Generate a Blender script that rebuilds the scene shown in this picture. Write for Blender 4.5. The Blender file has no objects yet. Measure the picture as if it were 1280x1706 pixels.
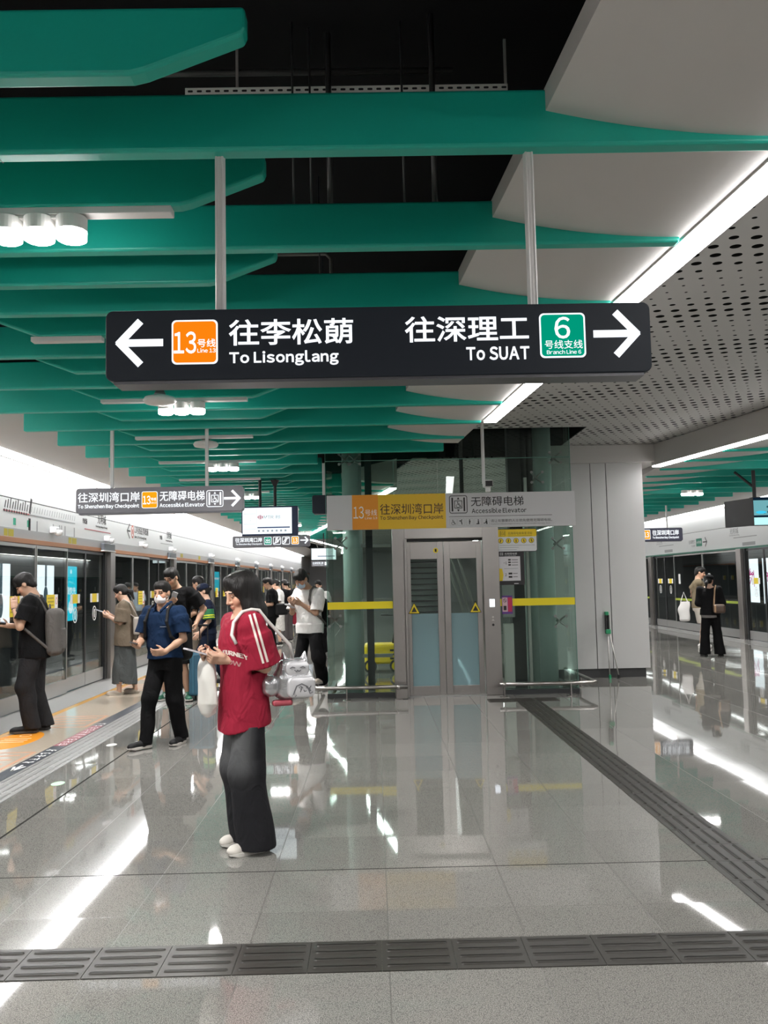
import bpy, bmesh, math, random
import numpy as np
from mathutils import Vector, Matrix
from mathutils.bvhtree import BVHTree
random.seed(7)
PI = math.pi
SC = bpy.context.scene
COL = SC.collection

# ---------------------------------------------------------------- camera
CAM_H = 1.55
FPX = 1450.0
cam_d = bpy.data.cameras.new('camera')
cam_d.sensor_fit = 'VERTICAL'; cam_d.sensor_height = 36.0
cam_d.lens = FPX / 1706 * 36.0
cam_d.clip_start = 0.05; cam_d.clip_end = 300
cam = bpy.data.objects.new('camera', cam_d); COL.objects.link(cam)
CAM_R = (Matrix.Rotation(-math.radians(0.72), 3, 'Z') @ Matrix.Rotation(PI/2 + math.radians(4.55), 3, 'X')
         @ Matrix.Rotation(math.radians(-1.2), 3, 'Z'))
cam.matrix_world = Matrix.Translation((0, 0, CAM_H)) @ CAM_R.to_4x4()
SC.camera = cam

# ---------------------------------------------------------------- world, exposure, light levels
w = bpy.data.worlds.new('world'); SC.world = w; w.use_nodes = True
w.node_tree.nodes['Background'].inputs[0].default_value = (0.95, 1.0, 1.0, 1)
w.node_tree.nodes['Background'].inputs[1].default_value = 0.35
SC.view_settings.view_transform = 'Standard'
SC.view_settings.look = 'None'
SC.view_settings.exposure = 0.35
SC.view_settings.gamma = 1.0
SC.view_settings.use_curve_mapping = False
SC.cycles.max_bounces = 8
SC.cycles.diffuse_bounces = 4
SC.cycles.glossy_bounces = 4
SC.cycles.transmission_bounces = 6
SC.cycles.transparent_max_bounces = 24
SC.cycles.sample_clamp_indirect = 6.0
SC.cycles.caustics_reflective = False
SC.cycles.caustics_refractive = False
STRIP_L = 18.0        # light strips in the ceiling
WALL_STRIP_L = 40.0   # strips above the platform doors
DOWN_L = 30.0         # round downlight lenses
DOWN_W = 120.0         # watts of each of the three lamps of a downlight cluster

# ---------------------------------------------------------------- helpers
def ray_px(px, py):
    return CAM_R @ Vector(((px - 640) / FPX, -(py - 853) / FPX, -1.0))
def at_y(px, py, Y):            # world (X, Z) of a photograph point on a plane at distance Y
    d = ray_px(px, py); t = Y / d[1]
    return d[0] * t, CAM_H + d[2] * t
def at_x(px, py, X):            # world (Y, Z) of a photograph point on a side wall at X
    d = ray_px(px, py); t = X / d[0]
    return d[1] * t, CAM_H + d[2] * t

MATS = {}
def mat(name, color, rough=0.5, metal=0.0, emit=0.0, emit_col=None, spec=0.5, noise=0.0, nscale=8.0, bump=0.0, sheen=0.0, wrinkle=0.0):
    if name in MATS: return MATS[name]
    m = bpy.data.materials.new(name); m.use_nodes = True
    nt = m.node_tree; b = nt.nodes['Principled BSDF']
    b.inputs['Base Color'].default_value = (*color, 1)
    b.inputs['Roughness'].default_value = rough
    b.inputs['Metallic'].default_value = metal
    b.inputs['Specular IOR Level'].default_value = spec
    if sheen: b.inputs['Sheen Weight'].default_value = sheen
    if emit:
        b.inputs['Emission Color'].default_value = (*(emit_col or color), 1)
        b.inputs['Emission Strength'].default_value = emit
    if noise or bump:
        tc = nt.nodes.new('ShaderNodeTexCoord')
        n = nt.nodes.new('ShaderNodeTexNoise'); n.inputs['Scale'].default_value = nscale; n.inputs['Detail'].default_value = 4
        nt.links.new(tc.outputs['Object'], n.inputs['Vector'])
        if noise:
            mx = nt.nodes.new('ShaderNodeMix'); mx.data_type = 'RGBA'
            mx.inputs[6].default_value = (*[c * (1 - noise) for c in color], 1)
            mx.inputs[7].default_value = (*[min(1, c * (1 + noise)) for c in color], 1)
            nt.links.new(n.outputs['Fac'], mx.inputs[0]); nt.links.new(mx.outputs[2], b.inputs['Base Color'])
        if bump:
            bp = nt.nodes.new('ShaderNodeBump'); bp.inputs['Strength'].default_value = bump; bp.inputs['Distance'].default_value = 0.01
            nt.links.new(n.outputs['Fac'], bp.inputs['Height']); nt.links.new(bp.outputs[0], b.inputs['Normal'])
    if wrinkle:
        tc = nt.nodes.new('ShaderNodeTexCoord'); mp = nt.nodes.new('ShaderNodeMapping'); mp.inputs['Scale'].default_value = (1.3, 1.3, .75)
        n = nt.nodes.new('ShaderNodeTexNoise'); n.inputs['Scale'].default_value = 7.5; n.inputs['Detail'].default_value = 2.5; n.inputs['Distortion'].default_value = 1.6
        nt.links.new(tc.outputs['Object'], mp.inputs[0]); nt.links.new(mp.outputs[0], n.inputs['Vector'])
        bp = nt.nodes.new('ShaderNodeBump'); bp.inputs['Strength'].default_value = wrinkle; bp.inputs['Distance'].default_value = 0.03
        nt.links.new(n.outputs['Fac'], bp.inputs['Height']); nt.links.new(bp.outputs[0], b.inputs['Normal'])
    MATS[name] = m
    return m
def glow(name, color, strength):
    if name in MATS: return MATS[name]
    m = bpy.data.materials.new(name); m.use_nodes = True; nt = m.node_tree
    nt.nodes.remove(nt.nodes['Principled BSDF'])
    e = nt.nodes.new('ShaderNodeEmission'); e.inputs[0].default_value = (*color, 1); e.inputs[1].default_value = strength
    nt.links.new(e.outputs[0], nt.nodes['Material Output'].inputs[0])
    MATS[name] = m; return m
def glass(name, tint, rough=0.0, refl=1.0, haze=0.0, haze_col=(.5, .6, .6)):
    m = bpy.data.materials.new(name); m.use_nodes = True; nt = m.node_tree
    nt.nodes.remove(nt.nodes['Principled BSDF'])
    tr = nt.nodes.new('ShaderNodeBsdfTransparent'); tr.inputs[0].default_value = (*tint, 1)
    gl = nt.nodes.new('ShaderNodeBsdfGlossy'); gl.inputs[0].default_value = (.95, 1, .98, 1); gl.inputs['Roughness'].default_value = rough
    lw = nt.nodes.new('ShaderNodeLayerWeight'); lw.inputs[0].default_value = .5
    pw = nt.nodes.new('ShaderNodeMath'); pw.operation = 'POWER'; pw.inputs[1].default_value = 5
    nt.links.new(lw.outputs['Facing'], pw.inputs[0])
    mul = nt.nodes.new('ShaderNodeMath'); mul.operation = 'MULTIPLY_ADD'; mul.inputs[1].default_value = .94*refl; mul.inputs[2].default_value = .045*refl; mul.use_clamp = True
    nt.links.new(pw.outputs[0], mul.inputs[0])
    mx = nt.nodes.new('ShaderNodeMixShader')
    nt.links.new(mul.outputs[0], mx.inputs[0])
    src = tr
    if haze:
        df = nt.nodes.new('ShaderNodeBsdfDiffuse'); df.inputs[0].default_value = (*haze_col, 1)
        tl = nt.nodes.new('ShaderNodeBsdfTranslucent'); tl.inputs[0].default_value = (*haze_col, 1)
        m2 = nt.nodes.new('ShaderNodeMixShader'); m2.inputs[0].default_value = 0.5
        nt.links.new(df.outputs[0], m2.inputs[1]); nt.links.new(tl.outputs[0], m2.inputs[2])
        m3 = nt.nodes.new('ShaderNodeMixShader'); m3.inputs[0].default_value = haze
        nt.links.new(tr.outputs[0], m3.inputs[1]); nt.links.new(m2.outputs[0], m3.inputs[2]); src = m3
    nt.links.new(src.outputs[0], mx.inputs[1]); nt.links.new(gl.outputs[0], mx.inputs[2])
    nt.links.new(mx.outputs[0], nt.nodes['Material Output'].inputs[0])
    MATS[name] = m; return m

def tag(o, label=None, cat=None, group=None, kind=None):
    if label: o['label'] = label
    if cat: o['category'] = cat
    if group: o['group'] = group
    if kind: o['kind'] = kind
    return o
def thing(name, label, cat, loc=(0, 0, 0), group=None):
    o = bpy.data.objects.new(name, None); o.location = loc; o.empty_display_size = .05
    COL.objects.link(o); return tag(o, label, cat, group)
def wloc(o):
    v = Vector((0, 0, 0))
    while o is not None:
        v += o.location; o = o.parent
    return v
def copy_tree(o, loc=None, label=None, parent=None):
    c = o.copy(); COL.objects.link(c); c.parent = parent
    if loc is not None: c.location = loc
    if label: c['label'] = label
    for ch in [x for x in SC.objects if x.parent == o]:
        copy_tree(ch, None, None, c)
    return c

class MB:
    """collects shapes in world coordinates, links them as ONE mesh object"""
    def __init__(s): s.v = []; s.f = []
    def add(s, vs, fs):
        k = len(s.v); s.v += [tuple(p) for p in vs]; s.f += [tuple(i + k for i in f) for f in fs]; return s
    def box(s, x0, x1, y0, y1, z0, z1):
        return s.add([(x0,y0,z0),(x1,y0,z0),(x1,y1,z0),(x0,y1,z0),(x0,y0,z1),(x1,y0,z1),(x1,y1,z1),(x0,y1,z1)],
                     [(0,3,2,1),(4,5,6,7),(0,1,5,4),(1,2,6,5),(2,3,7,6),(3,0,4,7)])
    def tube(s, pts, r, n=12, caps=True):
        pts = [Vector(p) for p in pts]; rs = r if isinstance(r, (list, tuple)) else [r] * len(pts)
        rings = []; up = None
        for i, p in enumerate(pts):
            t = (pts[min(i+1, len(pts)-1)] - pts[max(i-1, 0)]).normalized()
            if up is None:
                up = Vector((0, 0, 1)) if abs(t.z) < .9 else Vector((1, 0, 0))
            a = t.cross(up).normalized(); b = a.cross(t).normalized(); up = b
            rings.append([p + (a * math.cos(q) + b * math.sin(q)) * rs[i] for q in [2*PI*j/n for j in range(n)]])
        vs = [q for rr in rings for q in rr]
        fs = [(i*n+j, i*n+(j+1) % n, (i+1)*n+(j+1) % n, (i+1)*n+j) for i in range(len(pts)-1) for j in range(n)]
        if caps: fs += [tuple(range(n-1, -1, -1)), tuple((len(pts)-1)*n + j for j in range(n))]
        return s.add(vs, fs)
    def lathe(s, c, prof, n=24):           # prof: (radius, z) from bottom to top
        vs = [(c[0]+r*math.cos(2*PI*j/n), c[1]+r*math.sin(2*PI*j/n), c[2]+z) for r, z in prof for j in range(n)]
        fs = [(i*n+j, i*n+(j+1) % n, (i+1)*n+(j+1) % n, (i+1)*n+j) for i in range(len(prof)-1) for j in range(n)]
        fs += [tuple(range(n-1, -1, -1)), tuple((len(prof)-1)*n + j for j in range(n))]
        return s.add(vs, fs)
    def poly(s, fr, pts, d0=0.0, d1=0.002):  # prism of a flat outline in a frame (origin, u, v)
        O, u, v = fr; n = u.cross(v); k = len(pts)
        area = sum(pts[i][0]*pts[(i+1) % k][1] - pts[(i+1) % k][0]*pts[i][1] for i in range(k))
        if area < 0: pts = pts[::-1]
        base = [O + u*a + v*b for a, b in pts]
        vs = [p + n*d0 for p in base] + [p + n*d1 for p in base]
        fs = [tuple(range(k-1, -1, -1)), tuple(range(k, 2*k))] + [(i, (i+1) % k, k+(i+1) % k, k+i) for i in range(k)]
        return s.add(vs, fs)
    def rect(s, fr, x0, x1, y0, y1, d0=0.0, d1=0.002, r=0.0):
        return s.poly(fr, rrect(x0, x1, y0, y1, r), d0, d1)
    def ring(s, fr, outer, inner, d0=0.0, d1=0.002):
        O, u, v = fr; n = u.cross(v); k = len(outer)
        P = lambda q, d: O + u*q[0] + v*q[1] + n*d
        vs = [P(q, d1) for q in outer] + [P(q, d1) for q in inner] + [P(q, d0) for q in outer] + [P(q, d0) for q in inner]
        fs = []
        for i in range(k):
            j = (i+1) % k
            fs += [(i, j, k+j, k+i), (2*k+i, 2*k+j, j, i), (k+i, k+j, 3*k+j, 3*k+i)]
        return s.add(vs, fs)
    def frame_line(s, fr, x0, x1, y0, y1, wd, r=0.0, d0=0.0, d1=0.002):
        return s.ring(fr, rrect(x0, x1, y0, y1, r, 6), rrect(x0+wd, x1-wd, y0+wd, y1-wd, max(r-wd, 1e-4) if r > 0 else 0, 6), d0, d1)
    def stroke(s, fr, pts, wd, d0=0.0, d1=0.002):
        for (a, b), (c, d) in zip(pts[:-1], pts[1:]):
            L = math.hypot(c-a, d-b) or 1e-6; ex, ey = (c-a)/L*wd/2, (d-b)/L*wd/2
            a2, b2, c2, d2 = a-ex*.6, b-ey*.6, c+ex*.6, d+ey*.6
            s.poly(fr, [(a2+ey, b2-ex), (c2+ey, d2-ex), (c2-ey, d2+ex), (a2-ey, b2+ex)], d0, d1)
        return s
    def disc(s, fr, cx, cy, r, d0=0.0, d1=0.002, n=20, ry=None):
        ry = ry or r
        return s.poly(fr, [(cx+r*math.cos(2*PI*i/n), cy+ry*math.sin(2*PI*i/n)) for i in range(n)], d0, d1)
    def text(s, fr, txt, x0, x1, y0, y1, d0=0.0, d1=0.0025, bold=0.0, keep=False):
        for a in text_geo(txt, bold):
            vs, fs = a
            bx0, bx1 = vs[:, 0].min(), vs[:, 0].max(); by0, by1 = vs[:, 1].min(), vs[:, 1].max()
            sx = (x1-x0)/(bx1-bx0); sy = (y1-y0)/(by1-by0)
            if keep: sx = sy
            O, u, v = fr; n = u.cross(v)
            out = [O + u*(x0+(p[0]-bx0)*sx) + v*(y0+(p[1]-by0)*sy) + n*(d1 if p[2] > 0 else d0) for p in vs]
            s.add(out, fs)
        return s
    def build(s, name, m, parent=None, smooth=False, bevel=0.0, seg=2, kind=None, label=None):
        me = bpy.data.meshes.new(name); off = wloc(parent) if parent else Vector((0, 0, 0))
        me.from_pydata([(p[0]-off.x, p[1]-off.y, p[2]-off.z) for p in s.v], [], s.f)
        me.materials.append(m)
        if smooth: me.polygons.foreach_set('use_smooth', [True]*len(me.polygons))
        o = bpy.data.objects.new(name, me); COL.objects.link(o)
        if parent: o.parent = parent
        if bevel:
            b = o.modifiers.new('bevel', 'BEVEL'); b.width = bevel; b.segments = seg; b.limit_method = 'ANGLE'; b.harden_normals = False
        if kind: o['kind'] = kind
        if label: o['label'] = label
        return o
def rrect(x0, x1, y0, y1, r=0.0, n=5):
    if r <= 0: return [(x0, y0), (x1, y0), (x1, y1), (x0, y1)]
    out = []
    for cx, cy, a in ((x1-r, y0+r, -PI/2), (x1-r, y1-r, 0), (x0+r, y1-r, PI/2), (x0+r, y0+r, PI)):
        out += [(cx+r*math.cos(a+PI/2*i/n), cy+r*math.sin(a+PI/2*i/n)) for i in range(n+1)]
    return out
_TG = {}
def _glyphs(txt, bold):
    c = bpy.data.curves.new('lettering', 'FONT'); c.body = txt; c.extrude = .01; c.offset = bold; c.resolution_u = 3
    o = bpy.data.objects.new('lettering', c); COL.objects.link(o)
    dg = bpy.context.evaluated_depsgraph_get(); dg.update()
    me = bpy.data.meshes.new_from_object(o.evaluated_get(dg))
    vs = np.array([v.co[:] for v in me.vertices]); fs = [tuple(p.vertices) for p in me.polygons]
    bpy.data.objects.remove(o); bpy.data.curves.remove(c); bpy.data.meshes.remove(me)
    return vs, fs
def text_geo(txt, bold):
    key = (txt, bold)
    if key in _TG: return _TG[key]
    if max(map(ord, txt)) > 255 and not any(c.isascii() for c in txt):
        _TG[key] = [_glyphs(txt, bold)]; return _TG[key]
    x = 0.0; V = []; F = []; n = 0
    for ch in txt:                       # plain sans letters, set one by one
        if ch == ' ': x += .24; continue
        k2 = ('glyph', ch, bold)
        if k2 not in _TG: _TG[k2] = _glyphs(chr(ord(ch)+0xFEE0) if ch.isascii() else ch, bold)
        vs, fs = _TG[k2]
        v = vs.copy(); x0, x1 = v[:, 0].min(), v[:, 0].max(); v[:, 0] += x - x0
        V.append(v); F += [tuple(i+n for i in f) for f in fs]; n += len(v); x += (x1-x0) + .085
    _TG[key] = [(np.concatenate(V), F)]
    return _TG[key]
UX, UY, UZ = Vector((1, 0, 0)), Vector((0, 1, 0)), Vector((0, 0, 1))
def fr_front(x, y, z): return (Vector((x, y, z)), UX, UZ)          # faces the camera (-Y)
def fr_left(x): return (Vector((x, 0, 0)), UY, UZ)                 # faces +X, u runs along +Y
def fr_right(x): return (Vector((x, 0, 0)), -UY, UZ)               # faces -X, u runs along -Y
def fr_floor(z=0.0): return (Vector((0, 0, z)), UX, UY)

# ---------------------------------------------------------------- materials
GREEN = mat('green_powder_coat', (0.006, .39, .30), .42, noise=.04, nscale=60)
WHITE_PANEL = mat('white_ceiling_panel', (.56, .54, .525), .55)
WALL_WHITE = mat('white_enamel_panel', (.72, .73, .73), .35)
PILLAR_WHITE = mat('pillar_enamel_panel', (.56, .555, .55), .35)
BLACK = mat('black_paint', (.012, .012, .013), .6)
VOID = mat('soffit_black', (.004, .004, .0045), .9, spec=.2)
STEEL = mat('brushed_steel', (.38, .358, .34), .30, 1.0, noise=.10, nscale=3)
STEEL_GREY = mat('grey_steel', (.42, .42, .41), .38, .8)
GALV = mat('galvanised_steel', (.62, .60, .57), .4, .6)
GREYBAND = mat('grey_band_metal', (.46, .47, .48), .45)
ORANGE_P = mat('orange_brown_paint', (.50, .20, .075), .4)
GREEN_P = mat('dark_green_paint', (.01, .16, .10), .4)
DARKFRAME = mat('dark_frame', (.02, .021, .023), .35)
WHITE_GLOW = glow('lit_white_letter', (.90, .95, 1.0), 1.1)
WHITE_LETTER = mat('white_letter', (.85, .85, .85), .5)
BLACK_LETTER = mat('black_letter', (.02, .018, .018), .5)
ORANGE_GLOW = glow('lit_orange', (1.0, .24, .005), .78)
AMBER_GLOW = glow('lit_amber', (1.0, .42, .01), .78)
GREEN_GLOW = glow('lit_green', (.0, .36, .22), .70)
YELLOW = mat('yellow_vinyl', (.80, .62, .02), .45)
SIGN_DARK = mat('sign_dark_face', (.010, .0125, .017), .45, spec=.2, emit=.004, emit_col=(.7, .9, 1.2))  # faint emission stands in for light leaking onto the black panel
SIGN_HAZED = mat('sign_hazed_face', (.05, .05, .055), .4, emit=.060, emit_col=(1, .96, 1.05))  # black panel; grey base and emission paint in the glare over it
PSD_GLASS = glass('platform_door_glass', (.80, .84, .84), 0.0, 1.1)
ELEV_GLASS = glass('green_tinted_glass', (.87, .93, .905), 0.0, .55, .003, (.35, .55, .48))
FROST = glass('frosted_glass', (.40, .5, .52), .25, .6, .72, (.46, .64, .68))
CLEAR_GLASS = glass('clear_glass', (.86, .90, .88), 0.0, .8)
STRIP = glow('strip_light', (1.0, .98, .97), STRIP_L)
WSTRIP = glow('wall_strip_light', (1.0, .99, 1.0), WALL_STRIP_L)
DOWN = glow('downlight_lens', (1.0, .97, .95), DOWN_L)

def floor_material():
    m = bpy.data.materials.new('polished_granite'); m.use_nodes = True; nt = m.node_tree; L = nt.links
    b = nt.nodes['Principled BSDF']; N = nt.nodes.new
    tc = N('ShaderNodeTexCoord')
    def math_(op, a, bb=None):
        n = N('ShaderNodeMath'); n.operation = op
        for i, q in enumerate((a, bb)):
            if q is None: continue
            if isinstance(q, (int, float)): n.inputs[i].default_value = q
            else: L.new(q, n.inputs[i])
        return n.outputs[0]
    sep = N('ShaderNodeSeparateXYZ'); L.new(tc.outputs['Object'], sep.inputs[0])
    gx = math_('DIVIDE', math_('ADD', sep.outputs[0], 2.37 + 60), .6)
    gy = math_('DIVIDE', math_('ADD', sep.outputs[1], 60 - 4.85 + .6), .6)
    fx, fy = math_('FRACT', gx), math_('FRACT', gy)
    cx, cy = math_('FLOOR', gx), math_('FLOOR', gy)
    dx = math_('MINIMUM', fx, math_('SUBTRACT', 1.0, fx)); dy = math_('MINIMUM', fy, math_('SUBTRACT', 1.0, fy))
    sx_ = math_('LESS_THAN', dx, .0036); sy_ = math_('LESS_THAN', dy, .003)
    seam = math_('MAXIMUM', math_('MULTIPLY', sx_, .6), math_('MULTIPLY', sy_, .35))
    jx = math_('LESS_THAN', math_('ABSOLUTE', math_('ADD', sep.outputs[0], 2.37)), .009)
    jy = math_('LESS_THAN', math_('ABSOLUTE', math_('SUBTRACT', sep.outputs[1], 4.85)), .006)
    joint = math_('MAXIMUM', jx, jy)
    cmb = N('ShaderNodeCombineXYZ'); L.new(cx, cmb.inputs[0]); L.new(cy, cmb.inputs[1])
    wn = N('ShaderNodeTexWhiteNoise'); wn.noise_dimensions = '2D'; L.new(cmb.outputs[0], wn.inputs['Vector'])
    n1 = N('ShaderNodeTexNoise'); n1.inputs['Scale'].default_value = 240; n1.inputs['Detail'].default_value = 3; n1.inputs['Roughness'].default_value = .7
    n2 = N('ShaderNodeTexVoronoi'); n2.inputs['Scale'].default_value = 190
    for n in (n1, n2): L.new(tc.outputs['Object'], n.inputs['Vector'])
    r = N('ShaderNodeValToRGB'); r.color_ramp.elements[0].position = .38; r.color_ramp.elements[1].position = .62
    r.color_ramp.elements[0].color = (.085, .083, .075, 1); r.color_ramp.elements[1].color = (.315, .31, .287, 1)
    L.new(n1.outputs['Fac'], r.inputs[0])
    sp = N('ShaderNodeSeparateColor'); L.new(n2.outputs['Color'], sp.inputs[0])
    dark = math_('LESS_THAN', sp.outputs[0], .16)
    m1 = N('ShaderNodeMix'); m1.data_type = 'RGBA'; m1.inputs[7].default_value = (.10, .10, .095, 1)
    L.new(math_('MULTIPLY', dark, .6), m1.inputs[0]); L.new(r.outputs[0], m1.inputs[6])
    hv = N('ShaderNodeHueSaturation'); L.new(m1.outputs[2], hv.inputs['Color'])
    L.new(math_('ADD', .93, math_('MULTIPLY', wn.outputs['Value'], .14)), hv.inputs['Value'])
    m2 = N('ShaderNodeMix'); m2.data_type = 'RGBA'; m2.inputs[7].default_value = (.05, .048, .043, 1)
    L.new(seam, m2.inputs[0]); L.new(hv.outputs[0], m2.inputs[6])
    m3 = N('ShaderNodeMix'); m3.data_type = 'RGBA'; m3.inputs[7].default_value = (.03, .03, .028, 1)
    L.new(joint, m3.inputs[0]); L.new(m2.outputs[2], m3.inputs[6])
    L.new(m3.outputs[2], b.inputs['Base Color'])
    b.inputs['IOR'].default_value = 1.55
    rr = math_('ADD', .035, math_('MULTIPLY', math_('MAXIMUM', seam, joint), .5)); L.new(rr, b.inputs['Roughness'])
    L.new(math_('MULTIPLY', math_('SUBTRACT', 1.0, math_('MAXIMUM', seam, joint)), .5), b.inputs['Specular IOR Level'])
    # every slab lies at its own very slight tilt
    vm = N('ShaderNodeVectorMath'); vm.operation = 'SUBTRACT'; L.new(wn.outputs['Color'], vm.inputs[0]); vm.inputs[1].default_value = (.5, .5, .5)
    vs = N('ShaderNodeVectorMath'); vs.operation = 'MULTIPLY'; L.new(vm.outputs[0], vs.inputs[0]); vs.inputs[1].default_value = (.006, .004, 0)
    ge = N('ShaderNodeNewGeometry')
    va = N('ShaderNodeVectorMath'); va.operation = 'ADD'; L.new(ge.outputs['Normal'], va.inputs[0]); L.new(vs.outputs[0], va.inputs[1])
    vn = N('ShaderNodeVectorMath'); vn.operation = 'NORMALIZE'; L.new(va.outputs[0], vn.inputs[0]); L.new(vn.outputs[0], b.inputs['Normal'])
    return m
FLOOR = floor_material()

def perforated_material():
    m = bpy.data.materials.new('perforated_white_metal'); m.use_nodes = True; nt = m.node_tree; L = nt.links; N = nt.nodes.new
    b = nt.nodes['Principled BSDF']; b.inputs['Roughness'].default_value = .5
    tc = N('ShaderNodeTexCoord'); sep = N('ShaderNodeSeparateXYZ'); L.new(tc.outputs['Object'], sep.inputs[0])
    def math_(op, a, bb=None):
        n = N('ShaderNodeMath'); n.operation = op
        for i, q in enumerate((a, bb)):
            if q is None: continue
            if isinstance(q, (int, float)): n.inputs[i].default_value = q
            else: L.new(q, n.inputs[i])
        return n.outputs[0]
    px, py = .140, .145
    gy = math_('ADD', math_('DIVIDE', sep.outputs[1], py), 400.0)
    row = math_('FLOOR', gy)
    off = math_('MULTIPLY', math_('MODULO', row, 2.0), .5)
    gx = math_('ADD', math_('ADD', math_('DIVIDE', sep.outputs[0], px), 400.0), off)
    colx = math_('FLOOR', gx)
    fx = math_('MULTIPLY', math_('SUBTRACT', math_('FRACT', gx), .5), px)
    fy = math_('MULTIPLY', math_('SUBTRACT', math_('FRACT', gy), .5), py)
    d = math_('SQRT', math_('ADD', math_('MULTIPLY', fx, fx), math_('MULTIPLY', fy, fy)))
    # hole size runs in soft diagonal waves
    wv = math_('SINE', math_('ADD', math_('MULTIPLY', row, .62), math_('MULTIPLY', colx, .35)))
    rad = math_('ADD', .0235, math_('MULTIPLY', wv, .0125))
    hole = math_('LESS_THAN', d, rad)
    mx = N('ShaderNodeMix'); mx.data_type = 'RGBA'; L.new(hole, mx.inputs[0])
    mx.inputs[6].default_value = (.47, .457, .445, 1); mx.inputs[7].default_value = (.008, .008, .008, 1)
    L.new(mx.outputs[2], b.inputs['Base Color'])
    sp = math_('MULTIPLY', math_('SUBTRACT', 1.0, hole), .5); L.new(sp, b.inputs['Specular IOR Level'])
    return m
PERF = perforated_material()
# ================================================================ SETTING
ORD = ['first','second','third','fourth','fifth','sixth','seventh','eighth','ninth','tenth','eleventh','twelfth','thirteenth',
       'fourteenth','fifteenth','sixteenth','seventeenth','eighteenth','nineteenth','twentieth','twenty-first','twenty-second',
       'twenty-third','twenty-fourth','twenty-fifth','twenty-sixth','twenty-seventh','twenty-eighth','twenty-ninth','thirtieth',
       'thirty-first','thirty-second','thirty-third','thirty-fourth','thirty-fifth','thirty-sixth','thirty-seventh','thirty-eighth','thirty-ninth','fortieth']
HC = 3.25            # underside of the fins and light strips
HP = 3.60            # perforated ceiling
WL, WR = -4.60, 8.78  # platform door planes
YB, YE = -12.0, 62.0
def strip_x(Y):      # left edge of the strip light beside the white fairing
    if Y < 11.8: return 1.68 - .0795*(Y-3.5)
    if Y < 26: return np.interp(Y, [11.8, 26], [1.02, -1.43])
    return float(np.interp(Y, [26, 33, 44, 62], [-1.43, -2.75, -1.6, -2.4]))
def slab_x(Y):
    return strip_x(Y) - .98 + .006*(Y-3.5) if Y < 11.8 else strip_x(Y) - .95
def strip2_x(Y):
    return float(np.interp(Y, [-12, 3, 10.6, 13.5, 26, 40, 62], [5.9, 5.75, 4.9, 4.38, 5.4, 4.3, 5.2]))

MB().box(WL-.02, WR+.02, YB, YE, -.12, 0).build('floor', FLOOR, kind='structure')
MB().box(WL-3.6, WR+3.6, YB, YE, 4.6, 4.7).build('ceiling', VOID, kind='structure')

# perforated ceiling, open around the lift shaft
def strip_mesh(fa, fb, ys, z, th):
    mb = MB(); vs = []; fs = []
    for y in ys: vs += [(fa(y), y, z), (fb(y), y, z), (fa(y), y, z+th), (fb(y), y, z+th)]
    n = len(ys)
    for i in range(n-1):
        a, b = 4*i, 4*(i+1)
        fs += [(a, b, b+1, a+1), (a+2, a+3, b+3, b+2), (a, a+2, b+2, b), (a+1, b+1, b+3, a+3)]
    fs += [(0, 1, 3, 2), (4*n-4, 4*n-2, 4*n-1, 4*n-3)]
    return mb.add(vs, fs)
fr_ys = [-12, -5, -2, 1, 4, 7, 9.35, 11.75]
mb = strip_mesh(lambda y: strip_x(y)+.155, lambda y: strip2_x(y)+.02, fr_ys, HP, .02)
mb2 = strip_mesh(lambda y: 2.95, lambda y: strip2_x(y)+.02, [11.75, 13, 14.6], HP, .02); mb.add(mb2.v, mb2.f)
mb3 = strip_mesh(lambda y: strip_x(y)+.155, lambda y: strip2_x(y)+.02, [14.6, 18, 22, 26, 29, 33, 38, 44, 50, 62], HP, .02); mb.add(mb3.v, mb3.f)
mb.build('ceiling_perforated_panel', PERF, kind='structure')

# white fairing: curved underside that sweeps down to the strip light
def fairing(fa, fb, ys, flip=False):
    vs = []; fs = []; K = 14
    for y in ys:
        a, b = fa(y), fb(y)
        for k in range(K):
            t = k/(K-1); vs.append((a + (b-a)*t, y, HC + .025 + .118*(1-t)**2))
        vs += [(b, y, 3.70), (a, y, 3.49)]
    R = K+2
    for i in range(len(ys)-1):
        for k in range(R):
            q = (i*R+k, (i+1)*R+k, (i+1)*R+(k+1) % R, i*R+(k+1) % R)
            fs.append(q if not flip else q[::-1])
    fs += [tuple(range(R)), tuple(range((len(ys)-1)*R+R-1, (len(ys)-1)*R-1, -1))]
    return MB().add(vs, fs)
fairing(slab_x, strip_x, [-12, -4, -1, 2, 4, 6, 8, 9.8, 10.9]).build('ceiling_white_fairing', WHITE_PANEL, kind='structure')
fairing(slab_x, strip_x, [15.2, 18, 21, 24, 26, 28, 30, 33, 36, 40, 44, 50, 60]).build('ceiling_white_fairing', WHITE_PANEL, kind='structure')
fairing(lambda y: strip2_x(y)+1.75, lambda y: strip2_x(y)+.16, [-12, -4, 0, 3, 6, 9, 12, 13.5, 16, 19, 22, 26, 32, 40, 50, 60], True).build('ceiling_white_fairing', WHITE_PANEL, kind='structure')
# sloping grey soffits between fin ends and the door walls
for xa, xb, nm in ((WL+.165, -3.70, 'trim_left_soffit'), (7.86, WR-.165, 'trim_right_soffit')):
    lo, hi = (3.245, 3.50) if xa < 0 else (3.50, 3.245)
    MB().add([(xa, YB, lo), (xb, YB, hi), (xb, YE, hi), (xa, YE, lo), (xa, YB, lo+.05), (xb, YB, hi+.05), (xb, YE, hi+.05), (xa, YE, lo+.05)],
             [(0, 3, 2, 1), (4, 5, 6, 7), (0, 1, 5, 4), (1, 2, 6, 5), (2, 3, 7, 6), (3, 0, 4, 7)]).build(nm, WHITE_PANEL, kind='structure')

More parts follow.
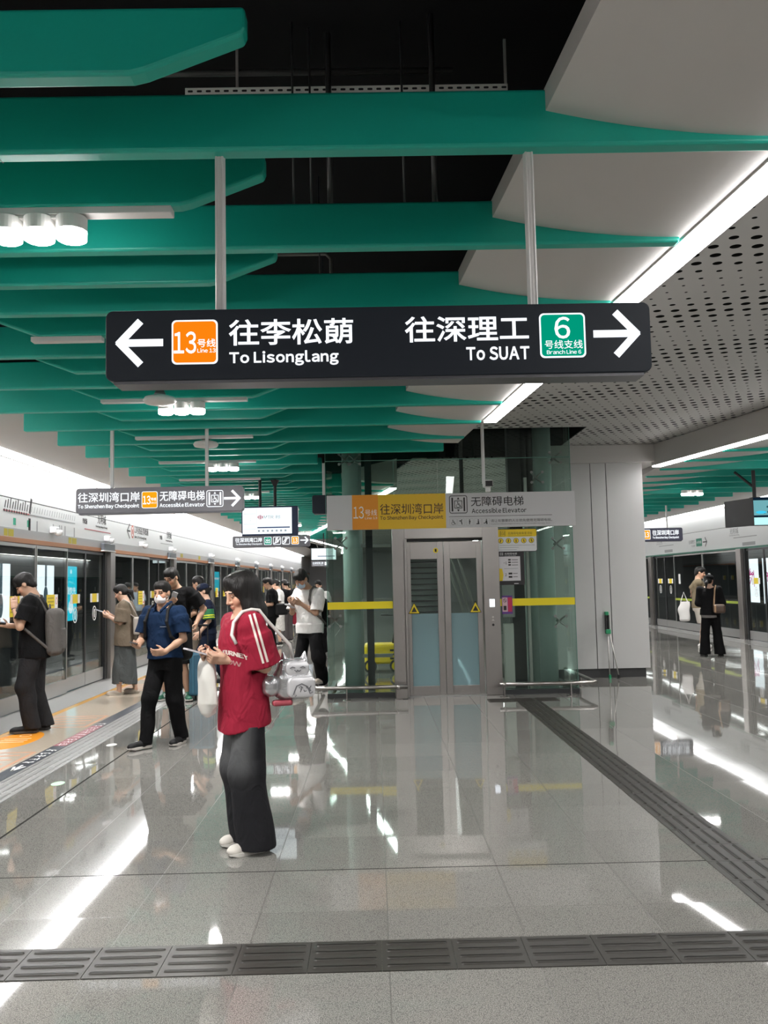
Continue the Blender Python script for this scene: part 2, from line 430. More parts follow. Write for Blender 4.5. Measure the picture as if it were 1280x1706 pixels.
# walls above the platform doors, trackside walls, track beds, far end
def header(s, X, side, stripe_mat, band):
    a, b = (X-.25, X) if s > 0 else (X, X+.25)
    m = MB(); m.box(a, b, YB, YE, band, 2.70); m.box(a, b - (.0 if s < 0 else 0), YB, YE, 2.712, 3.6)
    m.build('wall_' + side, WALL_WHITE, kind='structure')
    a2, b2 = (a, b-.02) if s > 0 else (a+.02, b)
    MB().box(a2, b2, YB, YE, 2.695, 2.717).build('trim_%s_shadow_gap' % side, DARKFRAME, kind='structure')
    e = .012*s
    if band > 2.2:
        MB().box(min(X-.2*s, X+e), max(X-.2*s, X+e), YB, YE, 2.205, band).build('trim_%s_grey_band' % side, GREYBAND, kind='structure')
    MB().box(min(X-.2*s, X+2*e), max(X-.2*s, X+2*e), YB, YE, 2.145, 2.205 if band > 2.2 else band).build('trim_%s_stripe' % side, stripe_mat, kind='structure')
header(1, WL, 'left', ORANGE_P, 2.325)
header(-1, WR, 'right', GREEN_P, 2.185)
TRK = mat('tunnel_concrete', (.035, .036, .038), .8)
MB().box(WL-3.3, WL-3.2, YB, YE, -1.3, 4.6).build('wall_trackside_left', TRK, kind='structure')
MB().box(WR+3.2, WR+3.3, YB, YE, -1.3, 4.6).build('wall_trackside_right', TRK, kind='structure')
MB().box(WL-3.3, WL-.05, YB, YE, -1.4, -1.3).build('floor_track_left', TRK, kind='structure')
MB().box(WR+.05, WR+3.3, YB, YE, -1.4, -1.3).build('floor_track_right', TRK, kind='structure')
MB().box(WL-3.3, WR+3.3, YE, YE+.1, -1.4, 4.7).build('wall_far_end', mat('far_wall', (.5, .5, .5), .6), kind='structure')
MB().box(WL-3.3, WR+3.3, YB-.1, YB, -1.4, 4.7).build('wall_back_light_block', mat('far_wall', (.5, .5, .5), .6), kind='structure')  # unseen wall added to shut out world light; the platform really runs on

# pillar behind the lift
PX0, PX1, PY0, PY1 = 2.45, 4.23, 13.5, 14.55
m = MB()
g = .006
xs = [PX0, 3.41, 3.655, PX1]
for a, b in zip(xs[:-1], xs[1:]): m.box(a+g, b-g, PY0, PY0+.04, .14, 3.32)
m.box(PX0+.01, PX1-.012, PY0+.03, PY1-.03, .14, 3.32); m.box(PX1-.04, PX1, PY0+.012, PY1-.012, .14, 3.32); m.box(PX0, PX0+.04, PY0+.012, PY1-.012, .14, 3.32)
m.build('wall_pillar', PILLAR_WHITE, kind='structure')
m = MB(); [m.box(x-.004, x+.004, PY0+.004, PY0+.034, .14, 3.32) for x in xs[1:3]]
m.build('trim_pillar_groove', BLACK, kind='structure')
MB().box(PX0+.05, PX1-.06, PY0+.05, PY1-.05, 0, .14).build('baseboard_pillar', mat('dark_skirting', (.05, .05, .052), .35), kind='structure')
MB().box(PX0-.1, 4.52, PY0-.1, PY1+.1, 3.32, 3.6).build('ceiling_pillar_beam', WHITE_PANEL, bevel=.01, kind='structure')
# void liner round the lift opening
m = MB(); m.box(2.93, 2.95, 11.75, 14.6, 3.6, 4.6); m.box(strip_x(11.7)-.1, 2.95, 14.6, 14.62, 3.6, 4.6); m.box(-.9, -.88, 11.3, 14.62, 3.5, 4.6)
m.build('ceiling_lift_opening', VOID, kind='structure')

# ---- pipes and channels in the black void
t = thing('strut_channel', 'slotted grey metal channel running across the black ceiling void', 'pipe', (0, 4.66, 4.3))
m = MB(); m.box(-1.0, .80, 4.655, 4.66, 4.27, 4.31); m.box(-1.0, .80, 4.66, 4.70, 4.305, 4.31); m.build('channel', mat('zinc_channel', (.88, .87, .83), .5), t)
for i in range(36): MB().rect((Vector((-.985+.05*i, 4.655, 4.29)), UX, UZ), 0, .028, -.006, .006, 0, .001, .005).build('slot', BLACK, t)
for q in (-.72, .785): MB().box(q, q+.014, 4.665, 4.68, 4.0, 4.58).build('hanger', GALV, t)
PIPE = mat('black_pipe', (.05, .05, .05), .28)
for k, (z, y) in enumerate(((4.42, 4.7), (4.10, 4.75), (4.06, 4.82))):
    o = MB().tube([(-3.0, y, z), (.5, y, z)], .018, 10).build('conduit', PIPE, smooth=True)
    tag(o, ['black conduit above the slotted channel', 'upper of two black conduits under the slotted channel', 'lower of two black conduits under the slotted channel'][k], 'pipe')
for k, (x, y) in enumerate(((-.39, 4.5), (-.30, 4.55), (-.20, 4.6), (.2, 4.5), (.36, 4.45), (-.42, 7.8), (-.36, 6.3))):
    o = MB().tube([(x, y, 3.5), (x, y, 4.58)], .006 if k not in (2, 4) else .016, 8).build('hanger_rod', PIPE, smooth=True)
    tag(o, 'thin black hanger rod in the dark ceiling void', 'rod', 'hanger rods in the ceiling void')
o = MB().tube([(-1.3, 6.6, 4.1), (-.33, 6.6, 4.1), (-.29, 6.6, 4.06), (-.29, 6.6, 3.6)], .014, 10).build('conduit', mat('dull_pipe', (.10, .10, .09), .4), smooth=True)
tag(o, 'bent dull conduit in the void behind the hanging sign', 'pipe')

# ---- green fins
def long_fin(y, xa, xb, label, grp):
    y0, y1 = y-.08, y
    o = MB().box(xa, xb, y0, y1, HC, HC+.235).build('ceiling_fin', GREEN, bevel=.014, seg=3)
    if y > 3 and y < 4:
        jt = MB().box(-1.455, -1.451, y0-.001, y1, HC, HC+.236).build('joint', BLACK, o)
    return tag(o, label, 'fin', grp)
def short_fin(y, xa, xb, xc, label, grp):
    y0, y1 = y-.08, y
    prof = [(xa, HC+.235), (xa, HC+.13), (xa+.34, HC), (xb, HC), (xb+.05, HC+.012), (xc-.01, HC+.135), (xc, HC+.16), (xc, HC+.235)]
    fr = (Vector((0, y1, 0)), UX, UZ)
    o = MB().poly(fr, prof, 0, .08).build('ceiling_fin', GREEN, bevel=.014, seg=3)
    return tag(o, label, 'fin', grp)
k = 0
for i in range(34):
    y = 3.38 + 1.01*i
    if y > 36: break
    xb = strip_x(y) - .01 if y < 11 else (-.78 if y < 15.2 else strip_x(y) - .01)
    if 10.95 < y < 11.5: xb = .95
    lb = 'long green ceiling fin, %s from the camera' % ORD[i]
    long_fin(y, -3.77, xb, lb, 'long green ceiling fins')
for i in range(33):
    y = 2.86 + 1.01*i
    if y > 35: break
    if y < 15:
        xb = -.785 - .06*(y-2.9); xa = -2.62 - .11*(y-9) - .30
    else:
        xb = -1.55 + .25*math.sin((y-15)/9*PI); xa = -3.45
    short_fin(y, xa, xb, xb+.385, 'short green ceiling fin with sloping ends, %s from the camera' % ORD[i], 'short green ceiling fins')
for i in range(30):
    y = 2.92 + 1.01*i
    o = MB().box(strip2_x(y)+.25, 7.94, y-.08, y, HC, HC+.235).build('ceiling_fin', GREEN, bevel=.014, seg=2)
    tag(o, ('green ceiling fin out of view at the right, %s from the camera' % ORD[i]) if i < 8 else 'green ceiling fin over the right platform edge, %s from the near end' % ORD[i-8], 'fin', 'green fins over the right platform edge')

# ---- light strips
def strip_light(fa, wd, ys, label, material=STRIP, z=HC):
    t = thing('strip_light', label, 'ceiling light', (fa(ys[0]), ys[0], z))
    strip_mesh(lambda y: fa(y)+.012, lambda y: fa(y)+wd-.012, ys, z-.004, .02).build('diffuser', material, t)
    strip_mesh(lambda y: fa(y), lambda y: fa(y)+wd, ys, z+.014, HP-z-.02).build('housing', WHITE_PANEL, t)
    return t
strip_light(strip_x, .155, [-11.5, -4, 0, 3, 6, 9.35], 'bright white strip light in the ceiling between white fairing and perforated panel')
strip_light(strip_x, .155, [16, 20, 26, 29, 33, 38, 44, 52], 'white strip light seen beyond the glass lift, zigzagging into the distance')
strip_light(strip2_x, .155, [-11.5, -4, 3, 7, 10.6, 13.5], 'white strip light right of the pillar over the far side')
strip_light(strip2_x, .155, [15.2, 20, 26, 33, 40, 52], 'white strip light behind the pillar over the right platform')
for s, X, lb in ((1, WL, 'long white strip light above the orange-striped left door wall'), (-1, WR, 'long white strip light above the green-striped right door wall')):
    t = thing('strip_light', lb, 'ceiling light', (X, 0, HC))
    a, b = sorted((X+.022*s, X+.16*s)); MB().box(a, b, -11.5, 55, HC-.012, HC+.01).build('diffuser', WSTRIP if s > 0 else glow('right_wall_strip', (1, 1, 1), 10.0), t)
    a, b = sorted((X+.001*s, X+.163*s)); MB().box(a, b, -11.5, 55, HC+.01, HC+.05).build('housing', WHITE_PANEL, t)
    a, b = sorted((X+.001*s, X+.02*s)); MB().box(a, b, -11.5, 55, HC-.05, HC+.01).build('lip', mat('tan_lip', (.42, .36, .33), .5), t)

# ---- linear bars and downlight clusters under the short fins
BAR = mat('white_aluminium', (.66, .65, .64), .4)
def bar(y, x0, x1, lb):
    o = MB().box(x0, x1, y-.075, y-.005, HC-.03, HC+.004).build('linear_bar', BAR, bevel=.004); return tag(o, lb, 'ceiling light', 'slim bars under the short fins')
bars = [(3.87, -2.05, -.88), (5.89, -2.3, -1.82), (7.91, -2.46, -1.13), (9.93, -2.70, -1.36), (11.95, -2.93, -1.60), (13.97, -3.1, -1.8), (15.99, -3.2, -1.9), (20.0, -3.2, -1.7)]
for i, (y, a, b) in enumerate(bars): bar(y, a, b, 'slim white bar under a short green fin, %s from the camera' % ORD[i])
LENSRIM = mat('white_lamp_can', (.75, .74, .72), .45)
LAMP = {}
def cluster(x, y, lb, gap=.145, grp='triple downlights'):
    t = thing('downlight_cluster', lb, 'ceiling light', (x, y, HC-.03), grp)
    mr = MB().box(x-gap*1.2, x+gap*1.2, y-.03, y+.03, HC-.046, HC-.0315); mr.build('mounting_rail', BAR, t, bevel=.003)
    for q in (-1, 0, 1):
        c = (x+q*gap, y, HC-.135)
        MB().lathe(c, [(.066, .036), (.068, .038), (.068, .098), (.066, .10)], 28).build('lamp_can', LENSRIM, t, smooth=False)
        MB().lathe((c[0], y, HC-.141), [(.056, 0), (.066, .006), (.067, .042)], 28).build('lens', DOWN, t)
    for q in (-1, 0, 1):
        ld = LAMP.get('d')
        if ld is None:
            ld = bpy.data.lights.new('downlight', 'SPOT'); ld.energy = DOWN_W; ld.color = (1, .97, .94); ld.spot_size = math.radians(150); ld.spot_blend = .6; ld.shadow_soft_size = .05; LAMP['d'] = ld
        lo = bpy.data.objects.new('downlight', ld); COL.objects.link(lo); lo.parent = t; lo.location = (q*gap, 0, -.118)
    return t
for i, (x, y) in enumerate([(-1.0, -8.3), (-1.1, -4.25), (-1.25, -.2), (-1.48, 3.83), (-1.73, 7.87), (-2.05, 11.91), (-2.3, 15.95), (-2.2, 20.0), (-2.2, 24.0), (-2.2, 28.0)]):
    cluster(x, y, ('triple round downlight out of view behind the camera, %s from the back' % ORD[i]) if i < 3 else 'triple round downlight under a short green fin, %s from the camera' % ORD[i-3])
for i, (x, y) in enumerate([(6.3, -3.2), (6.3, .86), (6.3, 4.9), (6.3, 8.94), (6.3, 12.98), (6.3, 17.02), (6.3, 21.06), (6.3, 26.11)]):
    cluster(x, y, ('triple round downlight out of view at the right, %s from the back' % ORD[i]) if i < 5 else 'triple round downlight over the right platform edge, %s from the near end' % ORD[i-5])
for i, (x, y) in enumerate([(-1.85, 7.55), (-1.92, 10.0)]):
    t = thing('ceiling_disc', ['round white ceiling disc beside the second triple downlight', 'round white ceiling disc hanging above the left hanging sign'][i], 'detector', (x, y, HC))
    MB().lathe((x, y, HC-.12), [(.05, 0), (.13, .015), (.145, .04), (.13, .065), (.06, .085)], 32).build('body', LENSRIM, t, smooth=True)
    MB().lathe((x, y, HC-.04), [(.045, 0), (.05, .02), (.03, .06)], 20).build('neck', mat('dark_ring', (.1, .1, .1), .5), t)

# ---- platform screen doors
def psd(s, X, side, k0, k1, Y0, pitch, near_word, stripe):
    mid = 2.24+(pitch-2.24)/2
    fr = fr_left(X+.012) if s > 0 else fr_right(X-.012)
    U = (lambda y: y) if s > 0 else (lambda y: -y)
    def bx(m, y0, y1, z0, z1, d0, d1):
        a, b = sorted((X+s*d0, X+s*d1)); m.box(a, b, y0, y1, z0, z1)
    def rc(m, y0, y1, z0, z1, d=.001, r=0):
        a, b = sorted((U(y0), U(y1))); m.rect(fr, a, b, z0, z1, d, d+.002, r)
    def pane_thing(name, lb, cat, y0, y1, proud, frame_mat, door):
        t = thing(name, lb, cat, (X, (y0+y1)/2, 0), ('%s door wall glazing' % side))
        m = MB(); bx(m, y0+.03, y1-.03, .22, 2.10, proud-.012, proud); m.build('glass_pane', PSD_GLASS, t)
        m = MB()
        for a, b in ((y0, y0+.03), (y1-.03, y1)): bx(m, a, b, .02, 2.13, proud-.03, proud+.006)
        bx(m, y0+.03, y1-.03, 2.09, 2.13, proud-.03, proud+.006)
        m.build('frame', frame_mat, t)
        m = MB(); bx(m, y0+.004, y1-.004, .02, .22, proud-.03, proud+.008); m.build('kick_plate', STEEL_GREY, t)
        fr2 = (fr[0] + Vector((s*(proud-.012), 0, 0)), fr[1], fr[2])
        c = (y0+y1)/2; W = (y1-y0)
        m = MB(); a, b = sorted((U(c-.21), U(c+.21)))
        if door:
            m.rect(fr2, a+.10, b-.10, 1.31, 1.45, .001, .003); m.build('warning_sticker', YELLOW, t)
            m = MB(); m.rect(fr2, a, a+.09, 1.31, 1.45, .001, .003); m.rect(fr2, b-.09, b, 1.31, 1.45, .001, .003); m.build('white_sticker', WHITE_LETTER, t)
            m = MB(); uc = (a+b)/2
            q = [(uc+.10*math.cos(2*PI*i/28), 1.13+.12*math.sin(2*PI*i/28)) for i in range(28)]
            q2 = [(uc+.085*math.cos(2*PI*i/28), 1.13+.103*math.sin(2*PI*i/28)) for i in range(28)]
            m.ring(fr2, q, q2, .001, .003); m.stroke(fr2, [(uc-.015, 1.07), (uc-.04, 1.13), (uc-.015, 1.19)], .016, .001, .003)
            m.stroke(fr2, [(uc+.015, 1.07), (uc+.04, 1.13), (uc+.015, 1.19)], .016, .001, .003); m.stroke(fr2, [(uc, 1.06), (uc, 1.20)], .008, .001, .003)
            m.build('ring_mark', WHITE_LETTER, t)
        elif s < 0:
            m.rect(fr2, -y1+.35, -y1+.50, 1.30, 1.58, .001, .003); m.build('white_sticker', WHITE_LETTER, t)
            m = MB(); m.rect(fr2, -y1+.03, -y0-.03, .83, .89, .001, .003); m.build('lime_band', mat('lime_tape', (.34, .44, .03), .5), t)
        else:
            m.rect(fr2, a, b-.12, 1.20, 1.46, .001, .003); m.build('warning_sticker', YELLOW, t)
            m = MB()
            for zz in (1.25, 1.30, 1.35, 1.40): m.rect(fr2, a+.03, b-.16, zz, zz+.022, .003, .004)
            m.build('print', mat('olive_print', (.42, .33, .02), .5), t)
            m = MB(); m.rect(fr2, b-.115, b, 1.20, 1.46, .001, .003); m.build('white_sticker', WHITE_LETTER, t)
            m = MB(); m.rect(fr2, b-.09, b-.025, 1.22, 1.26, .003, .004)
            uc = b-.057; q = [(uc+.035*math.cos(2*PI*i/20), 1.37+.05*math.sin(2*PI*i/20)) for i in range(20)]
            q2 = [(uc+.026*math.cos(2*PI*i/20), 1.37+.04*math.sin(2*PI*i/20)) for i in range(20)]
            m.ring(fr2, q, q2, .003, .004); m.build('red_mark', mat('sign_red', (.55, .03, .03), .5), t)
        return t
    n = 0
    for k in range(k0, k1):
        a = Y0 + pitch*k; o = ORD[n]; n += 1
        pane_thing('platform_screen_door', 'near leaf of the %s sliding glass door pair in the %s-striped wall' % (o, stripe), 'screen door', a+.01, a+.925, 0, DARKFRAME, True)
        pane_thing('platform_screen_door', 'far leaf of the %s sliding glass door pair in the %s-striped wall' % (o, stripe), 'screen door', a+.93, a+1.85, 0, DARKFRAME, True)
        m = MB(); bx(m, a+1.96, a+2.22, 0, 2.145, -.10, .10)
        p = m.build('steel_post', STEEL, bevel=.008)
        tag(p, 'brushed steel post beside the %s sliding door pair in the %s-striped wall' % (o, stripe), 'post', '%s door wall posts' % side)
        m = MB(); bx(m, a+1.86, a+1.95, 0, 2.145, -.06, .03); m.build('dark_jamb', DARKFRAME, p)
        p.data.update()
        pane_thing('fixed_glass_panel', 'near fixed glass panel past the %s sliding door pair in the %s-striped wall' % (o, stripe), 'glass panel', a+2.24, a+mid-.01, .05, STEEL_GREY, False)
        pane_thing('fixed_glass_panel', 'far fixed glass panel past the %s sliding door pair in the %s-striped wall' % (o, stripe), 'glass panel', a+mid+.01, a+pitch-.02, .05, STEEL_GREY, False)
PITCH = 4.7
psd(1, WL, 'left', -1, 9, 13.0, PITCH, 'left', 'orange')
psd(-1, WR, 'right', 0, 6, 18.6, 6.72, 'right', 'green')
# threshold strips
MB().box(WL-.02, -4.02, YB, YE, 0, .006).build('trim_left_threshold', STEEL_GREY, kind='structure')
MB().box(8.2, WR+.02, YB, YE, 0, .006).build('trim_right_threshold', mat('stone_threshold', (.25, .25, .24), .2), kind='structure')
# ================================================================ FLOOR MARKINGS
TACT = mat('dark_tactile_tile', (.032, .030, .026), .40, spec=.35, noise=.12, nscale=5)
TACT2 = mat('grey_tactile_tile', (.27, .27, .265), .3)
def tactile(name, label, x0, y0, nx, ny, along_x, m_, dots=()):
    mb = MB()
    for i in range(nx):
        for j in range(ny):
            a, b = x0+.3*i, y0+.3*j
            mb.box(a+.0015, a+.2985, b+.0015, b+.2985, 0, .004)
            if (i, j) in dots:
                for p in range(5):
                    for q in range(5): mb.lathe((a+.03+.06*p, b+.03+.06*q, .004), [(.016, 0), (.012, .004), (.006, .005)], 10)
                continue
            for q in range(4):
                c = .045 + .07*q
                if along_x: pts = rrect(a+.02, a+.28, b+c-.012, b+c+.012, .011, 3)
                else: pts = rrect(a+c-.012, a+c+.012, b+.02, b+.28, .011, 3)
                k = len(pts); ins = [(px+(a+.15-px)*.03, py+(b+.15-py)*.03) for px, py in pts]
                cx, cy = sum(p[0] for p in pts)/k, sum(p[1] for p in pts)/k
                ins = [(px-(.004 if px > cx else -.004), py-(.004 if py > cy else -.004)) for px, py in pts]
                vs = [(p[0], p[1], .004) for p in pts] + [(p[0], p[1], .0085) for p in ins]
                mb.add(vs, [(t, (t+1) % k, k+(t+1) % k, k+t) for t in range(k)] + [tuple(range(k, 2*k))])
    o = mb.build(name, m_); return tag(o, label, 'tactile paving')
tactile('tactile_strip', 'dark ribbed tactile strip crossing the bottom of the floor', -3.0, 3.60, 18, 1, True, TACT, dots=((16, 0), (17, 0)))
tactile('tactile_strip', 'dark ribbed tactile strip running from the front strip to the lift', 1.77, 3.92, 1, 24, False, TACT)
tactile('tactile_strip', 'short dark tactile crossbar at the foot of the glass lift', 1.42, 11.12, 3, 1, True, TACT)
tactile('tactile_strip', 'pale grey tactile strip along the platform edge by the orange floor stickers', -3.05, 5.0, 1, 40, False, TACT2)
# platform-edge graphics
fl = fr_floor()
BEIGE = mat('beige_edge_stone', (.52, .45, .36), .10, noise=.12, nscale=40)
MB().rect(fl, -3.93, -3.20, YB, YE, 0, .002).build('trim_left_edge_paving', BEIGE, kind='structure')
MB().rect(fl, -4.02, -3.93, YB, YE, 0, .0025).build('trim_left_orange_edge', mat('amber_edge_stone', (.62, .33, .08), .15), kind='structure')
MB().rect(fl, -3.20, -3.06, YB, YE, 0, .0025).build('trim_left_dark_band', mat('slate_band', (.055, .062, .075), .3), kind='structure')
t = thing('floor_sticker', 'dark floor lettering strip with arrow and red patch along the platform edge', 'floor sticker', (-3.13, 8.5, 0))
mb = MB(); mb.rect(fl, -3.195, -3.065, 8.75, 9.95, .0025, .0035); mb.build('red_patch', mat('dark_red_vinyl', (.28, .06, .075), .35), t)
mb = MB(); O = (Vector((-3.13, 7.62, 0)), UY, -UX)
mb.stroke(O, [(.16, .045), (.0, 0), (.16, -.045)], .022, .0025, .004); mb.stroke(O, [(.0, 0), (.22, 0)], .02, .0025, .004)
x = .30
for k in range(15):
    r = random.Random(k)
    if k == 5: x += .15
    for q in range(3): mb.stroke(O, [(x+r.uniform(0, .09), -.045+.03*q+r.uniform(-.01, .01)), (x+r.uniform(.03, .11), -.03+.03*q)], .012, .0025, .004)
    mb.stroke(O, [(x+.055, -.045), (x+.05, .045)], .012, .0025, .004)
    x += .14
mb.build('lettering', WHITE_LETTER, t)
ORF = mat('orange_floor_vinyl', (.90, .34, .03), .25)
t = thing('floor_sticker', 'round orange floor sticker beside the man in black with grey backpack', 'floor sticker', (-3.72, 9.12, 0))
MB().disc(fl, -3.72, 9.12, .23, .002, .0035, 40, ry=.52).build('disc', ORF, t)
mb = MB()
for k, yy in enumerate((9.0, 9.1, 9.2)): mb.stroke(fl, [(-3.85, yy), (-3.60, yy+.02)], .03, .0035, .0045)
q = [(-3.72+.06*math.cos(2*PI*i/20), 9.40+.07*math.sin(2*PI*i/20)) for i in range(20)]; q2 = [(-3.72+.05*math.cos(2*PI*i/20), 9.40+.055*math.sin(2*PI*i/20)) for i in range(20)]
mb.ring(fl, q, q2, .0035, .0045)
mb.build('print', mat('pale_orange_print', (.95, .62, .38), .3), t)
PINK = mat('salmon_floor_vinyl', (.66, .36, .24), .25)
for k, yy in enumerate((8.05, 10.3, 13.6, 15.1, 17.9)):
    t = thing('floor_sticker', 'salmon queue marking outline on the beige platform edge, %s from the near end' % ORD[k], 'floor sticker', (-3.56, yy, 0), 'salmon queue markings')
    mb = MB(); mb.frame_line(fl, -3.91, -3.24, yy-.42, yy+.42, .035, .02, .002, .0035)
    for q in (-.2, 0, .2): mb.stroke(fl, [(-3.80, yy+q), (-3.35, yy+q+.06)], .04, .002, .0035)
    mb.build('outline', PINK, t)
# small fallen marks
for k, (x, y, c) in enumerate(((-2.55, 7.1, (.45, .75, .48)), (-2.62, 8.75, (.75, .76, .72)))):
    o = MB().disc(fl, x, y, .05, .0, .002, 24, ry=.075).build('floor_mark', mat('mark%d' % k, c, .3)); tag(o, ['small pale green round mark on the floor left of the walking man', 'small pale round mark on the floor by the tactile edge strip'][k], 'floor sticker')

# ================================================================ HANGING SIGNS
def arrow(mb, fr, cx, cy, w_, h_, th, right, d1=.003):
    s = 1 if right else -1
    mb.stroke(fr, [(cx-s*w_/2, cy), (cx+s*(w_/2-th*.5), cy)], th, 0, d1)
    mb.stroke(fr, [(cx+s*(w_/2-h_/2-.0*w_), cy+h_/2-th*.25), (cx+s*(w_/2-th*.4), cy), (cx+s*(w_/2-h_/2), cy-h_/2+th*.25)], th, 0, d1)
def lift_icon(mb, fr, cx, cy, s, d=.003, solid=True):
    mb.frame_line(fr, cx-s/2, cx+s/2, cy-s/2, cy+s/2, s*.04, s*.12, 0, d)
    for q in (-1, 1): mb.rect(fr, cx+q*s*.33-s*.045, cx+q*s*.33+s*.045, cy-s*.38, cy+s*.38, 0, d)
    mb.frame_line(fr, cx-s*.22, cx+s*.22, cy-s*.22, cy+s*.22, s*.035, 0, 0, d)
    for q in (-1, 1): mb.poly(fr, [(cx-s*.07, cy+q*s*.28), (cx+s*.07, cy+q*s*.28), (cx, cy+q*s*.40)], 0, d)
    wheelchair(mb, fr, cx, cy, s*.36, d)
def wheelchair(mb, fr, cx, cy, s, d):
    mb.disc(fr, cx-s*.08, cy+s*.36, s*.09, 0, d, 12)
    mb.stroke(fr, [(cx-s*.08, cy+s*.25), (cx-s*.05, cy-s*.05), (cx+s*.22, cy-s*.05), (cx+s*.34, cy-s*.36), (cx+s*.45, cy-s*.34)], s*.09, 0, d)
    mb.stroke(fr, [(cx-s*.06, cy+s*.12), (cx+s*.2, cy+s*.10)], s*.08, 0, d)
    pts = [(cx-s*.05+s*.27*math.cos(a), cy-s*.2+s*.27*math.sin(a)) for a in [math.radians(x) for x in range(130, 375, 20)]]
    mb.stroke(fr, pts, s*.07, 0, d)
def pictos(mb, fr, xs, cy, s, d, k0=0):
    for k, cx in enumerate(xs, k0):
        if k == 0: wheelchair(mb, fr, cx, cy, s, d); continue
        mb.disc(fr, cx + (0, .1, 0, .05, .12)[k]*s, cy+s*.38, s*.1, 0, d, 10)
        if k == 1: mb.stroke(fr, [(cx-s*.3, cy+.2*s), (cx, cy+s*.22), (cx+s*.15, cy-s*.4)], s*.16, 0, d)
        elif k == 2: mb.poly(fr, [(cx-.1*s, cy+.26*s), (cx+.1*s, cy+.26*s), (cx+.2*s, cy), (cx+.08*s, cy-.1*s), (cx+.06*s, cy-.45*s), (cx-.08*s, cy-.45*s)], 0, d)
        elif k == 3: mb.poly(fr, [(cx-.04*s, cy+.26*s), (cx+.14*s, cy+.26*s), (cx+.2*s, cy-.2*s), (cx+.26*s, cy-.45*s), (cx-.35*s, cy-.45*s), (cx-.3*s, cy-.3*s), (cx-.05*s, cy-.25*s)], 0, d)
        else:
            mb.poly(fr, [(cx, cy+.26*s), (cx+.22*s, cy+.24*s), (cx+.3*s, cy-.45*s), (cx+.05*s, cy-.45*s)], 0, d); mb.stroke(fr, [(cx-.4*s, cy-.3*s), (cx-.1*s, cy-.25*s), (cx+.05*s, cy+.1*s)], s*.12, 0, d)
def sign_body(t, cx, y, zb, w_, h_, dep, face, r=.03):
    fr = fr_front(cx, y, zb)
    mb = MB(); mb.rect(fr, -w_/2, w_/2, 0, h_, -dep+.0, -.0, r); b = mb.build('panel', face, t, bevel=.004)
    MB().rect(fr, -w_/2+.03, w_/2-.03, -.012, .004, -dep+.01, -.01, 0).build('bottom_trim', mat('sign_underside', (.10, .10, .11), .35, .4), t)
    return fr
def poles(t, xs, y, z0, z1, r=.022):
    for x in xs:
        mb = MB(); mb.tube([(x, y, z0), (x, y, z1)], r, 16); mb.tube([(x-.012, y-r*.9, z0), (x-.012, y-r*.9, z1)], .005, 6); mb.tube([(x+.012, y-r*.9, z0), (x+.012, y-r*.9, z1)], .005, 6)
        mb.build('pole', BAR, t, smooth=False)

# main sign
SY = 3.30
sx0, szt = at_y(176, 514, SY); sx1, _ = at_y(1082, 497, SY); _, szb = at_y(629, 627, SY)
SW, SH, SCX = sx1-sx0, .275, (sx0+sx1)/2
t = thing('hanging_sign', 'large black illuminated two-way direction sign hanging from green fins nearest the camera', 'sign', (SCX, SY+.08, szb))
poles(t, (at_y(367, 300, SY+.07)[0], at_y(881, 300, SY+.07)[0]), SY+.07, szb+SH-.02, HC+.01, .021)
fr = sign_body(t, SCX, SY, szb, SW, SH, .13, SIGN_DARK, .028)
kx = SW/906.0
def sx(px): return (px-629)*kx
def sy(px, py): return SH/2 + ((567.0 - .0205*(px-629)) - py)*kx     # 567 = middle of the sign face
mb = MB(); arrow(mb, fr, sx(231), sy(231, 571), 73*kx, 74*kx, 12*kx, False); mb.build('left_arrow', WHITE_GLOW, t)
mb = MB(); arrow(mb, fr, sx(1026), sy(1026, 553), 73*kx, 74*kx, 12*kx, True); mb.build('right_arrow', WHITE_GLOW, t)
def badge(t, x0, x1, y0, y1, col, lines, d=.004):
    mb = MB(); e = (x1-x0)*.035; mb.rect(fr, x0, x1, y0, y1, 0, .002, (x1-x0)*.1); bg = mb.build('badge', WHITE_GLOW, t)
    mb = MB(); mb.rect(fr, x0+e, x1-e, y0+e, y1-e, .002, .003, (x1-x0)*.085); mb.build('badge_colour', col, bg)
    mb = MB()
    for txt, a, b, c, dd, bold in lines: mb.text(fr, txt, a, b, c, dd, .003, d, bold)
    mb.build('badge_lettering', WHITE_GLOW, bg)
B = lambda px0, px1, py0, py1: (sx(px0), sx(px1), sy((px0+px1)/2, py1), sy((px0+px1)/2, py0))
badge(t, *B(285.5, 361.5, 532, 606.5), ORANGE_GLOW, [('13', *B(289, 326, 552, 589), .012), ('号线', *B(328, 358, 564, 578), .006), ('Line 13', *B(328, 358, 580, 587), .004)])
badge(t, *B(896, 972.5, 518.5, 594), GREEN_GLOW, [('6', *B(921, 947, 525, 562), .01), ('号线支线', *B(904, 967, 564.5, 579), .0), ('Branch Line 6', *B(907, 964, 581, 588), .0)])
for nm, tx, bx4, bo in (('chinese_lettering', '往李松蓢', (380, 586, 529.5, 573), .012), ('chinese_lettering', '往深理工', (672, 878, 523.5, 567), .012), ('latin_lettering', 'To Lisonglang', (380.5, 561, 583.5, 608.5), .024), ('latin_lettering', 'To SUAT', (773, 878, 575.5, 598), .024)):
    MB().text(fr, tx, *B(*bx4), 0, .003, bo).build(nm, WHITE_GLOW, t)

